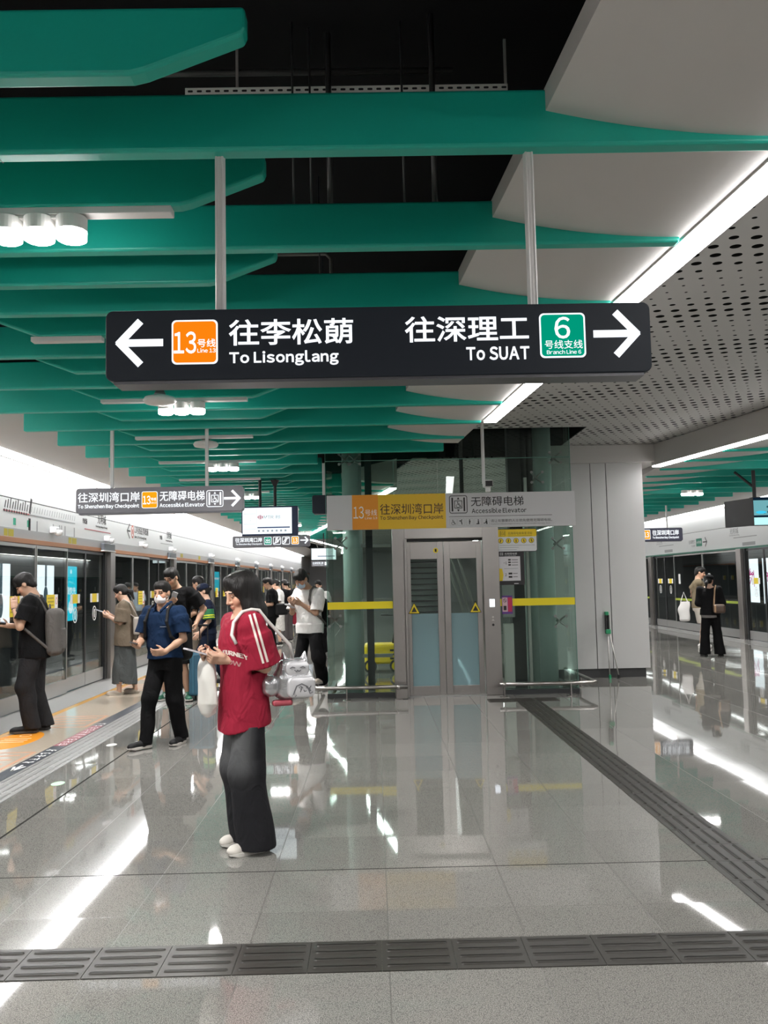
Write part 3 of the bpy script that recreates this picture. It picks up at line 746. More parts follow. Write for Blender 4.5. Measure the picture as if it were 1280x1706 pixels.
def small_sign(name, label, y, px0, px1, pyt, pyb, face, pole_px, build_fn, ztop=HC+.01):
    x0, zt = at_y(px0, pyt, y); x1, _ = at_y(px1, pyt, y); zb = at_y((px0+px1)/2, pyb, y)[1]
    w_, cx = x1-x0, (x0+x1)/2; h_ = zt - zb
    t = thing(name, label, 'sign', (cx, y+.05, zb))
    if pole_px: poles(t, [at_y(p, 780, y+.05)[0] for p in pole_px], y+.05, zb+h_-.02, ztop, .02)
    fr = sign_body(t, cx, y, zb, w_, h_, .11, face, h_*.13)
    build_fn(t, fr, lambda px: (px-px0)/(px1-px0)*w_-w_/2, h_)
    return t
def s2(t, fr, X, h):
    Z = lambda v: h*v
    MB().text(fr, '往深圳湾口岸', X(130), X(233), Z(.44), Z(.83), 0, .004, .008).build('chinese_lettering', WHITE_GLOW, t); MB().text(fr, '无障碍电梯', X(266), X(341), Z(.44), Z(.83), 0, .004, .006).build('chinese_lettering', WHITE_GLOW, t)
    MB().text(fr, 'To Shenzhen Bay Checkpoint', X(130), X(232), Z(.17), Z(.36), 0, .004, .02).build('latin_lettering', WHITE_GLOW, t); MB().text(fr, 'Accessible Elevator', X(266), X(341), Z(.20), Z(.36), 0, .004, .02).build('latin_lettering', WHITE_GLOW, t)
    a, b = X(236), X(262.5); mb = MB(); mb.rect(fr, a, b, Z(.17), Z(.83), 0, .002, .02); bg = mb.build('badge', WHITE_GLOW, t)
    mb = MB(); mb.rect(fr, a+.006, b-.006, Z(.19), Z(.81), .002, .003, .016); mb.build('badge_colour', AMBER_GLOW, bg)
    mb = MB(); mb.text(fr, '13', a+.015, a+.095, Z(.32), Z(.66), .003, .005, .015); mb.text(fr, '号线', a+.10, b-.014, Z(.46), Z(.58), .003, .005, .01); mb.text(fr, 'Line 13', a+.10, b-.014, Z(.35), Z(.42), .003, .005); mb.build('badge_lettering', WHITE_GLOW, bg)
    mb = MB(); lift_icon(mb, fr, X(358), Z(.5), h*.66, .004); mb.build('lift_symbol', WHITE_GLOW, t)
    mb = MB(); arrow(mb, fr, X(387.5), Z(.5), X(401)-X(375), h*.62, h*.10, True, .004); mb.build('arrow', WHITE_GLOW, t)
small_sign('hanging_sign', 'glare-greyed hanging sign pointing right to an accessible elevator, left of centre', 9.42, 126.5, 405, 814, 853.5, SIGN_HAZED, (187, 345), s2)
def s3(t, fr, X, h):
    Z = lambda v: h*v
    mb = MB(); mb.text(fr, '往深圳湾口岸', X(392), X(437), Z(.44), Z(.85), 0, .004, .012); mb.build('chinese_lettering', WHITE_GLOW, t)
    mb = MB(); mb.text(fr, 'To Shenzhen Bay Checkpoint', X(393), X(437), Z(.17), Z(.36), 0, .004, .02); mb.build('latin_lettering', WHITE_GLOW, t)
    for a, b, c, nm in ((440, 452.5, GREEN_GLOW, '出'), (455, 468, None, 's'), (470, 483, None, 'e'), (485.5, 498, AMBER_GLOW, '13')):
        mb = MB()
        if c: mb.rect(fr, X(a), X(b), Z(.18), Z(.88), 0, .002, .02)
        else: mb.frame_line(fr, X(a), X(b), Z(.18), Z(.88), .012, .025, 0, .004)
        if nm == 's': mb.stroke(fr, [(X(a+2), Z(.3)), (X(a+8), Z(.42)), (X(b-2), Z(.72))], .02, 0, .004); mb.stroke(fr, [(X(a+4), Z(.35)), (X(a+5), Z(.75))], .02, 0, .004); mb.stroke(fr, [(X(a+7), Z(.42)), (X(a+7), Z(.8))], .02, 0, .004)
        if nm == 'e': mb.stroke(fr, [(X(a+2), Z(.3)), (X(a+5), Z(.35)), (X(b-5), Z(.72)), (X(b-2), Z(.75))], .022, 0, .004); mb.stroke(fr, [(X(a+2), Z(.45)), (X(a+4), Z(.5)), (X(b-6), Z(.85))], .018, 0, .004)
        bg = mb.build('badge', WHITE_GLOW, t)
        if c:
            mb = MB(); mb.rect(fr, X(a)+.01, X(b)-.01, Z(.22), Z(.84), .002, .003, .015); mb.build('badge_colour', c, bg)
            mb = MB(); mb.text(fr, nm, X(a+2.5), X(b-2.5), Z(.32), Z(.74), .003, .005, .012); mb.build('badge_lettering', WHITE_GLOW, bg)
    mb = MB(); arrow(mb, fr, X(507.5), Z(.54), X(514)-X(501), h*.6, h*.11, True, .004); mb.build('arrow', WHITE_GLOW, t)
small_sign('hanging_sign', 'glare-greyed hanging sign with five symbols and arrow below the white screen', 19.45, 387.5, 516.5, 893.5, 911, SIGN_HAZED, (425, 478), s3)
def s4(t, fr, X, h):
    Z = lambda v: h*v
    mb = MB(); mb.text(fr, '往深圳湾口岸', X(1087), X(1131), Z(.44), Z(.85), 0, .004, .012); mb.build('chinese_lettering', WHITE_GLOW, t)
    mb = MB(); mb.text(fr, 'To Shenzhen Bay Checkpoint', X(1087), X(1131), Z(.15), Z(.36), 0, .004, .02); mb.build('latin_lettering', WHITE_GLOW, t)
    mb = MB(); mb.rect(fr, X(1071), X(1083.5), Z(.14), Z(.88), 0, .002, .02); bg = mb.build('badge', WHITE_GLOW, t)
    mb = MB(); mb.rect(fr, X(1071)+.01, X(1083.5)-.01, Z(.17), Z(.84), .002, .003, .015); mb.build('badge_colour', AMBER_GLOW, bg)
    mb = MB(); mb.text(fr, '13', X(1073), X(1081), Z(.3), Z(.72), .003, .005, .012); mb.build('badge_lettering', WHITE_GLOW, bg)
SIGN_NAVY = mat('sign_navy_face', (.03, .03, .05), .4, emit=.03, emit_col=(.8, .8, 1.2))  # faint bluish emission stands in for leaking light on the dark panel
t4 = small_sign('hanging_sign', 'dark hanging sign with orange badge right of the white pillar', 21.03, 1008, 1137.5, 881.5, 902, SIGN_NAVY, (1107, 1040), s4)
def s5(t, fr, X, h):
    mb = MB(); mb.text(fr, '往深圳湾口岸', X(521), X(539), h*.4, h*.85, 0, .004, .012); mb.text(fr, 'To Shenzhen Bay Checkpoint', X(521), X(539), h*.15, h*.33, 0, .004, .02); mb.rect(fr, X(541), X(545), h*.2, h*.8, 0, .004); mb.build('lettering', WHITE_GLOW, t)
small_sign('hanging_sign', 'tiny distant hanging sign left of the lift below the far screen', 42.0, 519, 548, 935, 943.5, SIGN_HAZED, (527, 541), s5, 4.61)
# dark box half hidden behind the lift board
x0, zt = at_y(520, 825, 12.4); x1, zb = at_y(560, 855, 12.4)
t = thing('hanging_sign', 'dark back of a hanging sign box peeping out left of the lift board', 'sign', ((x0+x1)/2, 12.4, zb))
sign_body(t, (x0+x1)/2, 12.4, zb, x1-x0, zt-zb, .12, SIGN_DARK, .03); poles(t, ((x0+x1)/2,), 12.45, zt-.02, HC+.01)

# ================================================================ HANGING SCREENS
SCREEN_W = glow('screen_white', (.86, .97, 1.0), 1.0)
SCREEN_B = glow('screen_blue_line', (.02, .04, .16), .6)
SCREEN_G = glow('screen_grey_print', (.30, .34, .38), .9)
def screen(name, label, y, px0, px1, pyt, pyb, side_blue=False):
    x0, zt = at_y(px0, pyt, y); x1, zb = at_y(px1, pyb, y)
    t = thing(name, label, 'screen', ((x0+x1)/2, y+.1, zb))
    MB().box(x0-.02, x1+.02+(.08 if side_blue else 0), y+.012, y+.14, zb-.03, zt+.02).build('housing', mat('navy_housing', (.012, .025, .09), .4) if side_blue else BLACK, t, bevel=.008)
    fr = fr_front((x0+x1)/2, y+.012, zb)
    MB().rect(fr, -(x1-x0)/2, (x1-x0)/2, 0, zt-zb, -.004, .004).build('display', SCREEN_W, t)
    return t, fr, x1-x0, zt-zb
t, fr, W_, H_ = screen('hanging_screen', 'white lit information screen hung on two black poles above the far left crowd', 14.3, 404, 486.5, 846.5, 888.5, True)
mb = MB(); q = [(-W_*.14+.045*math.cos(2*PI*i/24), H_*.64+.032*math.sin(2*PI*i/24)) for i in range(24)]; q2 = [(-W_*.14+.034*math.cos(2*PI*i/24), H_*.64+.024*math.sin(2*PI*i/24)) for i in range(24)]
mb.ring(fr, q, q2, .004, .006); mb.stroke(fr, [(-W_*.14, H_*.57), (-W_*.14, H_*.71)], .012, .004, .006); mb.stroke(fr, [(-W_*.14-.03, H_*.64), (-W_*.14+.03, H_*.64)], .012, .004, .006)
mb.build('logo', glow('screen_red', (.45, .08, .14), .8), t)
mb = MB(); mb.text(fr, 'MTR', -W_*.07, W_*.13, H_*.58, H_*.70, .004, .006, .01); mb.text(fr, '港铁', W_*.16, W_*.27, H_*.57, H_*.71, .004, .006); mb.build('lettering', SCREEN_G, t)
mb = MB(); mb.rect(fr, -W_*.20, W_*.46, H_*.22, H_*.265, .004, .006); mb.build('blue_line', SCREEN_B, t)
mb = MB(); mb.rect(fr, -W_*.215, -W_*.212, H_*.03, H_*.95, .004, .006)
for z in (.77, .38, .18): mb.rect(fr, -W_*.48, -W_*.23, H_*z, H_*z+.004, .004, .006)
mb.text(fr, '1', -W_*.35, -W_*.335, H_*.5, H_*.62, .004, .006)
for k in range(7): mb.rect(fr, -W_*.19+k*W_*.09, -W_*.15+k*W_*.09, H_*.08, H_*.15, .004, .006)
mb.build('grey_print', SCREEN_G, t)
for px in (433, 458):
    x, _ = at_y(px, 820, 14.35); mb = MB(); mb.tube([(x, 14.37, 2.80), (x, 14.37, HC+.02)], .025, 12)
    if px == 458: mb.add([(x-.07, 14.33, HC+.01), (x+.07, 14.33, HC+.01), (x+.07, 14.41, HC+.01), (x-.07, 14.41, HC+.01), (x-.02, 14.35, HC-.1), (x+.02, 14.35, HC-.1), (x+.02, 14.39, HC-.1), (x-.02, 14.39, HC-.1)], [(0, 3, 2, 1), (4, 5, 6, 7), (0, 1, 5, 4), (1, 2, 6, 5), (2, 3, 7, 6), (3, 0, 4, 7)])
    mb.build('pole', BLACK, t)
t, fr, W_, H_ = screen('hanging_screen', 'distant white screen at the left edge of the glass lift', 31.0, 519, 560, 914, 932)
MB().rect(fr, -W_*.25, W_*.45, H_*.28, H_*.34, .004, .006).build('blue_line', SCREEN_B, t)
MB().box(fr[0].x-.02, fr[0].x+.02, 31.05, 31.09, fr[0].z+H_, HC+.1).build('pole', BLACK, t)
# right screen, turned a little to the platform
y = 14.3; x0, zt = at_y(1256, 829, y); _, zb = at_y(1256, 874.5, y)
t = thing('hanging_screen', 'hanging video screen with teal picture at the right edge above the platform', 'screen', (x0+.5, y, zb))
MB().add([(x0-.01, y+.02, zb-.01), (x0+1.05, y+.02, zb-.01), (x0+1.05, y+.14, zb-.01), (x0-.01, y+.14, zb-.01), (x0-.01, y+.02, zt+.01), (x0+1.05, y+.02, zt+.01), (x0+1.05, y+.14, zt+.01), (x0-.01, y+.14, zt+.01)],
         [(0, 3, 2, 1), (4, 5, 6, 7), (0, 1, 5, 4), (1, 2, 6, 5), (2, 3, 7, 6), (3, 0, 4, 7)]).build('housing', BLACK, t)
MB().add([(x0-.19, y+.75, zb), (x0-.012, y+.03, zb-.01), (x0-.012, y+.10, zb-.01), (x0-.15, y+.80, zb), (x0-.19, y+.75, zt), (x0-.012, y+.03, zt), (x0-.012, y+.10, zt), (x0-.15, y+.80, zt)],
         [(0, 3, 2, 1), (4, 5, 6, 7), (0, 1, 5, 4), (1, 2, 6, 5), (2, 3, 7, 6), (3, 0, 4, 7)]).build('side_screen', BLACK, t)
fr = fr_front(x0, y+.02, zb); h_ = zt-zb
def vid(nm, c, s_): return glow(nm, c, s_)
MB().rect(fr, 0, 1.0, 0, h_*.27, 0, .004).build('caption_band', vid('scr_pale', (.45, .85, .86), 1.0), t)
MB().rect(fr, 0, 1.0, h_*.27, h_*.35, 0, .004).build('dark_band', vid('scr_dark', (.01, .03, .06), .4), t)
MB().rect(fr, 0, 1.0, h_*.35, h_*.90, 0, .004).build('picture', vid('scr_teal', (.16, .42, .46), .8), t)
MB().rect(fr, 0, 1.0, h_*.90, h_, 0, .004).build('dark_band', vid('scr_dark', (.01, .03, .06), .4), t)
mb = MB(); r = random.Random(4)
for k in range(16): mb.disc(fr, r.uniform(.04, .9), h_*r.uniform(.42, .86), r.uniform(.01, .04), .004, .006, 10)
mb.build('picture_detail', vid('scr_deep', (.03, .12, .15), .6), t)
mb = MB(); mb.disc(fr, .12, h_*.46, .09, .005, .007, 16, ry=.025); mb.disc(fr, .45, h_*.7, .12, .005, .007, 16, ry=.03); mb.build('picture_light', vid('scr_cyan', (.05, .55, .8), .9), t)
mb = MB(); mb.tube([(x0+.05, y+.08, zt), (x0+.05, y+.08, HC+.02)], .03, 12); mb.tube([(x0-.17, y+.3, HC+.02), (x0+.03, y+.09, zt+.2)], .022, 10); mb.build('bracket', BLACK, t)

# ================================================================ WALL GRAPHICS
fl_ = fr_left(WL)
def ly(px, py): return at_x(px, py, WL)
t = thing('route_map', 'long route map line printed on the left wall above the near doors', 'route map', (WL, 12, 2.5))
y0, z0 = ly(5, 849); y1, z1 = ly(125, 872)
zc = (z0+z1)/2
RED = mat('map_red', (.45, .08, .10), .5); GREYP = mat('map_grey', (.36, .36, .37), .5)
ym = ly(49, 858)[0]
MB().rect(fl_, y0, ym, zc-.008, zc+.008).build('red_line', RED, t)
mb = MB(); mb.rect(fl_, ym, y1, zc-.006, zc+.006)
for k in range(19): mb.stroke(fl_, [(ym+.06+k*(y1-ym)/19, zc+.04), (ym+.09+k*(y1-ym)/19, zc+.11)], .012)
for yy in (ym+.25, ym+.85, ym+1.1, y1-.6, y1-.45, y1-.05): mb.rect(fl_, yy, yy+.035, zc-.22, zc-.07)
mb.build('grey_line', GREYP, t)
mb = MB()
for k in range(10):
    yy = y0+.03+k*(ym-y0-.1)/9.5; mb.disc(fl_, yy, zc, .018, .002, .004, 10); mb.stroke(fl_, [(yy+.02, zc+.04), (yy+.05, zc+.12+.02*(k % 3))], .022)
mb.stroke(fl_, [(ym+.01, zc+.03), (ym+.06, zc+.20)], .055); mb.rect(fl_, ym-.03, ym+.04, zc-.22, zc-.05)
mb.build('black_print', BLACK_LETTER, t)
mb = MB(); [mb.rect(fl_, yy-.04, yy+.04, zc-.17, zc-.08) for yy in (y0+.35, y0+.8)]; mb.build('green_badge', mat('map_green', (.03, .42, .26), .5), t)
mb = MB(); mb.rect(fl_, ym-.05, ym+.06, zc-.35, zc-.25); mb.build('red_badge', RED, t)
def plate(px0, px1, pya, n, red):
    a, z = ly(px0, pya); b, _ = ly(px1, pya+4)
    t = thing('station_plate', 'station name print with short line on the left wall, %s from the near end' % ORD[n], 'station name', (WL, (a+b)/2, z))
    c = (a+b)/2; w_ = b-a
    mb = MB(); mb.text(fl_, '光明城', c-.03, c+.42, z+.09, z+.25); mb.text(fl_, 'Guangmingcheng', c-.12, c+.5, z+.02, z+.06); mb.text(fl_, '李松蓢', a-.1, a+.12, z+.04, z+.13); mb.build('lettering', BLACK_LETTER, t)
    mb = MB(); mb.rect(fl_, a, b, z-.045, z-.03); mb.build('line', RED if red else GREYP, t)
plate(141, 184, 877, 0, True); plate(268, 288, 902, 1, False)
t = thing('wall_direction_print', 'black arrow with red badge and line lettering on the left wall', 'sign', (WL, 17, 2.5))
a, z = ly(212, 884); b, _ = ly(247, 890)
mb = MB(); mb.stroke(fl_, [(a+.16, z+.13), (a, z), (a+.16, z-.13)], .03); mb.stroke(fl_, [(a, z), (a+.2, z)], .03); mb.text(fl_, '13号线往李松蓢', a+.48, b, z-.02, z+.12); mb.text(fl_, 'Line 13 To Lisonglang', a+.5, b-.15, z-.12, z-.06); mb.build('lettering', BLACK_LETTER, t)
q = [(a+.36+.085*math.cos(2*PI*i/24), z+.125*math.sin(2*PI*i/24)) for i in range(24)]; q2 = [(a+.36+.06*math.cos(2*PI*i/24), z+.095*math.sin(2*PI*i/24)) for i in range(24)]
mb = MB(); mb.ring(fl_, q, q2); mb.text(fl_, 'N', a+.33, a+.39, z-.05, z+.05); mb.build('badge', mat('badge_red', (.5, .10, .06), .5), t)
OLIVE = mat('olive_sticker', (.55, .47, .04), .5)
for k, (px0, px1, py) in enumerate(((5, 21, 880), (113, 126, 895), (300, 304, 921), (330, 333, 926))):
    a, z = ly(px0, py); b, _ = ly(px1, py+2); z = 2.262
    t = thing('door_number_sticker', 'small olive sticker on the grey band above the left doors, %s from near' % ORD[k], 'sticker', (WL, a, z), 'olive stickers on the grey band')
    m1, m2 = a+(b-a)*.36, a+(b-a)*.44; ff = fr_left(WL+.012)
    mb = MB(); mb.rect(ff, a, m1, z-.045, z+.045, 0, .002); mb.rect(ff, m2, b, z-.045, z+.045, 0, .002); mb.build('face', OLIVE, t)
CAMW = mat('white_plastic', (.78, .78, .78), .35)
for k in range(9):
    for dy, nm in ((-.55, 'a'), (1.93, 'b')):
        yy = 13.0 + PITCH*(k) + dy
        if nm == 'a' and k > 1: continue
        t = thing('dome_camera', 'white dome camera on the left wall %s, %s from the near end' % ('over a dark screen' if nm == 'b' else 'under the route map', ORD[k]), 'camera', (WL, yy, 2.36), 'white cameras over the left doors')
        MB().box(WL, WL+.10, yy-.07, yy+.07, 2.33, 2.42).build('mount', CAMW, t, bevel=.015)
        MB().lathe((WL+.11, yy, 2.29), [(.02, 0), (.05, .02), (.055, .06), (.045, .085)], 16).build('dome', CAMW, t, smooth=True)
        if nm == 'b':
            t = thing('door_indicator', 'small dark display box over the orange stripe, %s from the near end' % ORD[k], 'screen', (WL, yy, 2.2), 'dark displays along the left doors')
            MB().box(WL+.03, WL+.09, yy-.30, yy+.30, 2.165, 2.285).build('housing', mat('slate_box', (.10, .115, .13), .4), t, bevel=.008)
            MB().box(WL+.03, WL+.10, yy-.31, yy+.31, 2.15, 2.17).build('lower_edge', CAMW, t)
# right wall
fr_ = fr_right(WR)
def ry(px, py): return at_x(px, py, WR)
t = thing('wall_direction_print', 'green line badge with black arrow printed on the right wall', 'sign', (WR, 24, 2.45))
a, z = ry(1148, 906); b, _ = ry(1177, 903)
mb = MB(); mb.text(fr_, '往深理工', -a, -a+.50, z-.01, z+.09); mb.text(fr_, 'To SUAT', -a+.2, -a+.50, z-.10, z-.05); mb.build('lettering', GREYP, t)
mb = MB(); mb.rect(fr_, -a+.56, -a+.98, z-.10, z+.11, 0, .002, .02); bg = mb.build('badge', mat('map_dark_green', (.02, .22, .14), .5), t)
mb = MB(); mb.text(fr_, '6号线', -a+.61, -a+.93, z-.03, z+.05, .002, .004); mb.build('badge_lettering', WHITE_LETTER, bg)
mb = MB(); arrow(mb, fr_, -a+1.19, z, .28, .24, .03, True); mb.build('arrow', BLACK_LETTER, t)
for k, (px, py) in enumerate(((1100, 907), (1225, 892))):
    a, z = ry(px, py)
    t = thing('station_plate', 'grey station name print with line on the right wall, %s' % ('past the pillar' if k == 0 else 'by the video screen'), 'station name', (WR, a, z))
    mb = MB(); mb.text(fr_, '光明城', -a-.3, -a+.2, z+.04, z+.18); mb.text(fr_, 'Guangmingcheng', -a-.35, -a+.25, z-.01, z+.02); mb.rect(fr_, -a-.1, -a+1.2, z-.07, z-.05); mb.rect(fr_, -a+.4, -a+1.1, z-.27, z-.19); mb.build('lettering', GREYP, t)
# lit adverts on the trackside walls
def advert(X, px0, px1, pyt, pyb, label, base, details, s):
    f_ = fr_left if s > 0 else fr_right
    a, zt = at_x(px0, pyt, X); b, _ = at_x(px1, pyt, X); zb = at_x((px0+px1)/2, pyb, X)[1]
    lo, hi = sorted((a, b)); t = thing('advert_lightbox', label, 'advert', (X, (a+b)/2, zb))
    x0, x1 = sorted((X-.12*s, X)); MB().box(x0, x1, lo-.04, hi+.04, zb-.04, zt+.04).build('frame', DARKFRAME, t)
    ff = f_(X); u0, u1 = (lo, hi) if s > 0 else (-hi, -lo)
    MB().rect(ff, u0, u1, zb, zt, 0, .004).build('lit_face', base, t)
    mb = MB(); details(mb, ff, u0, u1, zb, zt); return mb.build('print', details.m, t)
AD_W = glow('advert_white', (.9, .96, 1), 1.6); AD_C = glow('advert_cyan', (.02, .62, .80), 1.3)
def d1(mb, ff, a, b, z0, z1):
    h = z1-z0; c = (a+b)/2
    mb.disc(ff, c, z0+h*.3, (b-a)*.12, .004, .006, 16, ry=h*.2); mb.rect(ff, c-.06, c+.06, z0+h*.5, z1, .004, .006)
d1.m = glow('advert_slate', (.10, .16, .20), .7)
def d2(mb, ff, a, b, z0, z1):
    h = z1-z0; w_ = b-a
    mb.text(ff, '慢快充', a+w_*.1, b-w_*.1, z0+h*.48, z0+h*.62, .004, .006, .01); mb.disc(ff, (a+b)/2, z0+h*.9, w_*.06, .004, .006); mb.disc(ff, (a+b)/2, z0+h*.25, w_*.2, .004, .006, 18, ry=h*.12)
d2.m = glow('advert_pale', (.75, .95, 1), 1.3)
def d2b(mb, ff, a, b, z0, z1):
    h = z1-z0; mb.rect(ff, a+.05, b-.3, z0+h*.6, z0+h*.7, .004, .006)
d2b.m = d2.m
def d3(mb, ff, a, b, z0, z1):
    h = z1-z0; c = (a+b)/2; r = random.Random(int(a*10))
    for k in range(9): mb.stroke(ff, [(c+r.uniform(-.25, .25), z0+h*r.uniform(.35, .8)), (c+r.uniform(-.25, .25), z0+h*r.uniform(.3, .8))], .04, .004, .006)
d3.m = glow('advert_pink', (.75, .08, .35), .9)
XL_, XR_ = WL-3.19, WR+3.19
advert(XL_, -14, 17, 938, 1040, 'white lit advert behind the glass at the far left edge', AD_W, d1, 1)
advert(XL_, 62, 90, 941, 1012, 'white lit advert with dark bottle shape behind the left glass', AD_W, d1, 1)
advert(XL_, 108, 128, 943, 1034, 'cyan lit advert behind the near sliding glass doors', AD_C, d2, 1)
advert(XL_, 352, 366, 952, 985, 'distant cyan lit advert behind the left glass doors', AD_C, d2b, 1)
advert(XR_, 1238, 1263, 932, 1003, 'white lit advert with pink figure behind the right glass doors', AD_W, d3, -1)
advert(XR_, 1270, 1296, 930, 1006, 'white lit advert cut by the right edge of the view', AD_W, d3, -1)
# ================================================================ GLASS LIFT
EY = 11.85; EX0, EX1 = -.645, 2.72; EYB = 13.38
def ez(py, px=760): return at_y(px, py, EY)[1]
def ex(px, py=1000): return at_y(px, py, EY)[0]
DX0, DX1 = ex(655), ex(833)          # steel portal
OX0, OX1 = ex(676), ex(806)          # door opening
DOORTOP = 2.115
frE = fr_front(0, EY-.03, 0)
lift = thing('elevator_shaft', 'green tinted glass lift shaft with round steel columns in the middle of the platform', 'elevator', ((EX0+EX1)/2, EY, 0))
def gpane(x0, x1, y0, y1, z0, z1): MB().box(x0, x1, y0, y1, z0, z1).build('glass_panel', ELEV_GLASS, lift)
gpane(EX0, DX0, EY, EY+.02, .06, 2.28); gpane(DX1, EX1, EY, EY+.02, .06, 2.28)
zj = ez(765)
xm = ex(656, 800)
gpane(EX0, xm-.004, EY, EY+.02, 2.70, zj); gpane(xm+.004, EX1, EY, EY+.02, 2.70, zj); gpane(EX0, EX1, EY, EY+.02, zj+.008, 4.2)
for x in (EX0, EX1-.02): gpane(x, x+.02, EY+.022, EYB-.02, .06, 2.9); gpane(x, x+.02, EY+.022, EYB-.02, 2.91, 4.2)
gpane(EX0, 1.0, EYB-.02, EYB, .06, 4.2); gpane(1.01, EX1, EYB-.02, EYB, .06, 4.2)
GEDGE = mat('glass_edge', (.16, .34, .28), .2)
m = MB(); m.box(EX0, EX1, EY-.001, EY+.021, zj, zj+.007); m.box(xm-.003, xm+.003, EY, EY+.02, 2.70, zj); m.box(EX0-.004, EX0, EY, EY+.024, .06, 4.2); m.box(EX1, EX1+.004, EY, EY+.024, .06, 4.2)
m.build('glass_edge', GEDGE, lift)
LIFTCOL = mat('green_grey_column', (.33, .43, .40), .35, .1)
for cx, cy in ((ex(587), EY+.35), (ex(920), EY+.35), (EX0+.35, EYB-.35), (EX1-.35, EYB-.35)):
    MB().lathe((cx, cy, 0), [(.125, .0), (.125, 4.3)], 28).build('column', LIFTCOL, lift, smooth=True)
DB = mat('dark_base', (.03, .032, .033), .35)
for q in ((EX0-.015, DX0, EY-.015, EY+.05), (DX1, EX1+.015, EY-.015, EY+.05), (EX0-.015, EX0+.05, EY+.05, EYB), (EX1-.05, EX1+.015, EY+.05, EYB)): MB().box(*q, 0, .06).build('base_channel', DB, lift)
m = MB()
m.box(DX0, OX0, EY-.05, EY+.12, 0, 2.29); m.box(OX1, DX1, EY-.05, EY+.12, 0, 2.29); m.box(OX0, OX1, EY-.05, EY+.12, DOORTOP, 2.29)
m.box(OX0-.02, OX0+.03, EY-.05, EY+.14, 0, DOORTOP) ; m.build('steel_portal', STEEL, lift, bevel=.006)
MB().box(OX0, OX1, EY-.06, EY+.12, 0, .012).build('sill', STEEL_GREY, lift)
m = MB(); m.box(OX0, OX1, EY+.0, EY+.04, DOORTOP-.035, DOORTOP-.001); m.build('door_track', BLACK, lift)
def exd(px, dy): return at_y(px, 1000, EY+dy)[0]
# guide rails, machinery seen through the glass
m = MB(); x = exd(617, .8); m.box(x-.05, x+.05, EY+.75, EY+.87, 0, 4.4); m.build('guide_rail', BLACK, lift)
m = MB(); x = exd(866, .8); m.box(x-.12, x+.07, EY+.75, EY+.95, 0, 4.4); m.build('guide_rail', BLACK, lift)
m = MB(); x = exd(882, .6); m.box(x-.02, x+.02, EY+.6, EY+.66, 0, 3.0); m.build('guide_rail', GALV, lift)
m = MB(); m.box(exd(838, .5), exd(855, .5), EY+.5, EY+.56, .02, .92); m.build('counterweight_guard', GALV, lift, bevel=.01)
m = MB(); m.box(exd(838, .62), exd(858, .62), EY+.62, EY+.66, 1.0, 1.86); m.build('counterweight', STEEL_GREY, lift, bevel=.01)
for z in (.45, 1.25, 2.05): 
    m = MB(); m.box(EX0+.2, ex(655), EY+.9, EY+.95, z, z+.05); m.build('cross_rail', STEEL_GREY, lift)
    m = MB(); m.box(ex(885), EX1-.2, EY+1.3, EY+1.35, z, z+.05); m.build('cross_rail', STEEL_GREY, lift)
m = MB()
for px in (548+232*.344, 548+265*.344): pass
for px, z0 in ((781, 2.72), (903, 2.72), (893, 2.72)):
    x = ex(px, 780); m = MB(); m.tube([(x, EY+1.0, z0), (x, EY+1.0, 4.4)], .03 if px == 781 else .06, 10); m.build('cable', BLACK, lift, smooth=True)
m = MB(); m.box(exd(612, .76), exd(622, .76), EY+.74, EY+.80, 2.7, 4.3); m.build('guide_rail', BLACK, lift)
# spider fittings
def spider(x, z, y=EY):
    m = MB()
    for sx_, sz_ in ((1, 1), (1, -1), (-1, 1), (-1, -1)):
        m.tube([(x, y+.10, z), (x+.03*sx_, y+.075, z+.035*sz_), (x+.075*sx_, y+.05, z+.07*sz_), (x+.075*sx_, y+.02, z+.07*sz_)], [.016, .012, .010, .016], 8)
    m.tube([(x, y+.08, z), (x, y+.22, z)], .022, 10)
    f = fr_front(x, y, z)
    for sx_, sz_ in ((1, 1), (1, -1), (-1, 1), (-1, -1)): m.disc(f, .075*sx_, .07*sz_, .019, 0, .006, 14)
    m.build('glass_fitting', mat('fitting_steel', (.22, .23, .22), .35, .7), lift, smooth=False)
for px, py in ((925, 762), (574, 765), (590, 765), (895, 795), (930, 905), (568, 905), (935, 1035), (558, 1035)): spider(ex(px, py), ez(py, px))
# yellow tape on the glass
YT = mat('yellow_tape', (.86, .70, .01), .4)
for a, b in ((EX0+.004, DX0-.004), (DX1+.004, EX1-.004)):
    zc = 1.55 + (966-1005)/122.4; MB().box(a, b, EY-.003, EY, zc-.05, zc+.048).build('yellow_tape', YT, lift)

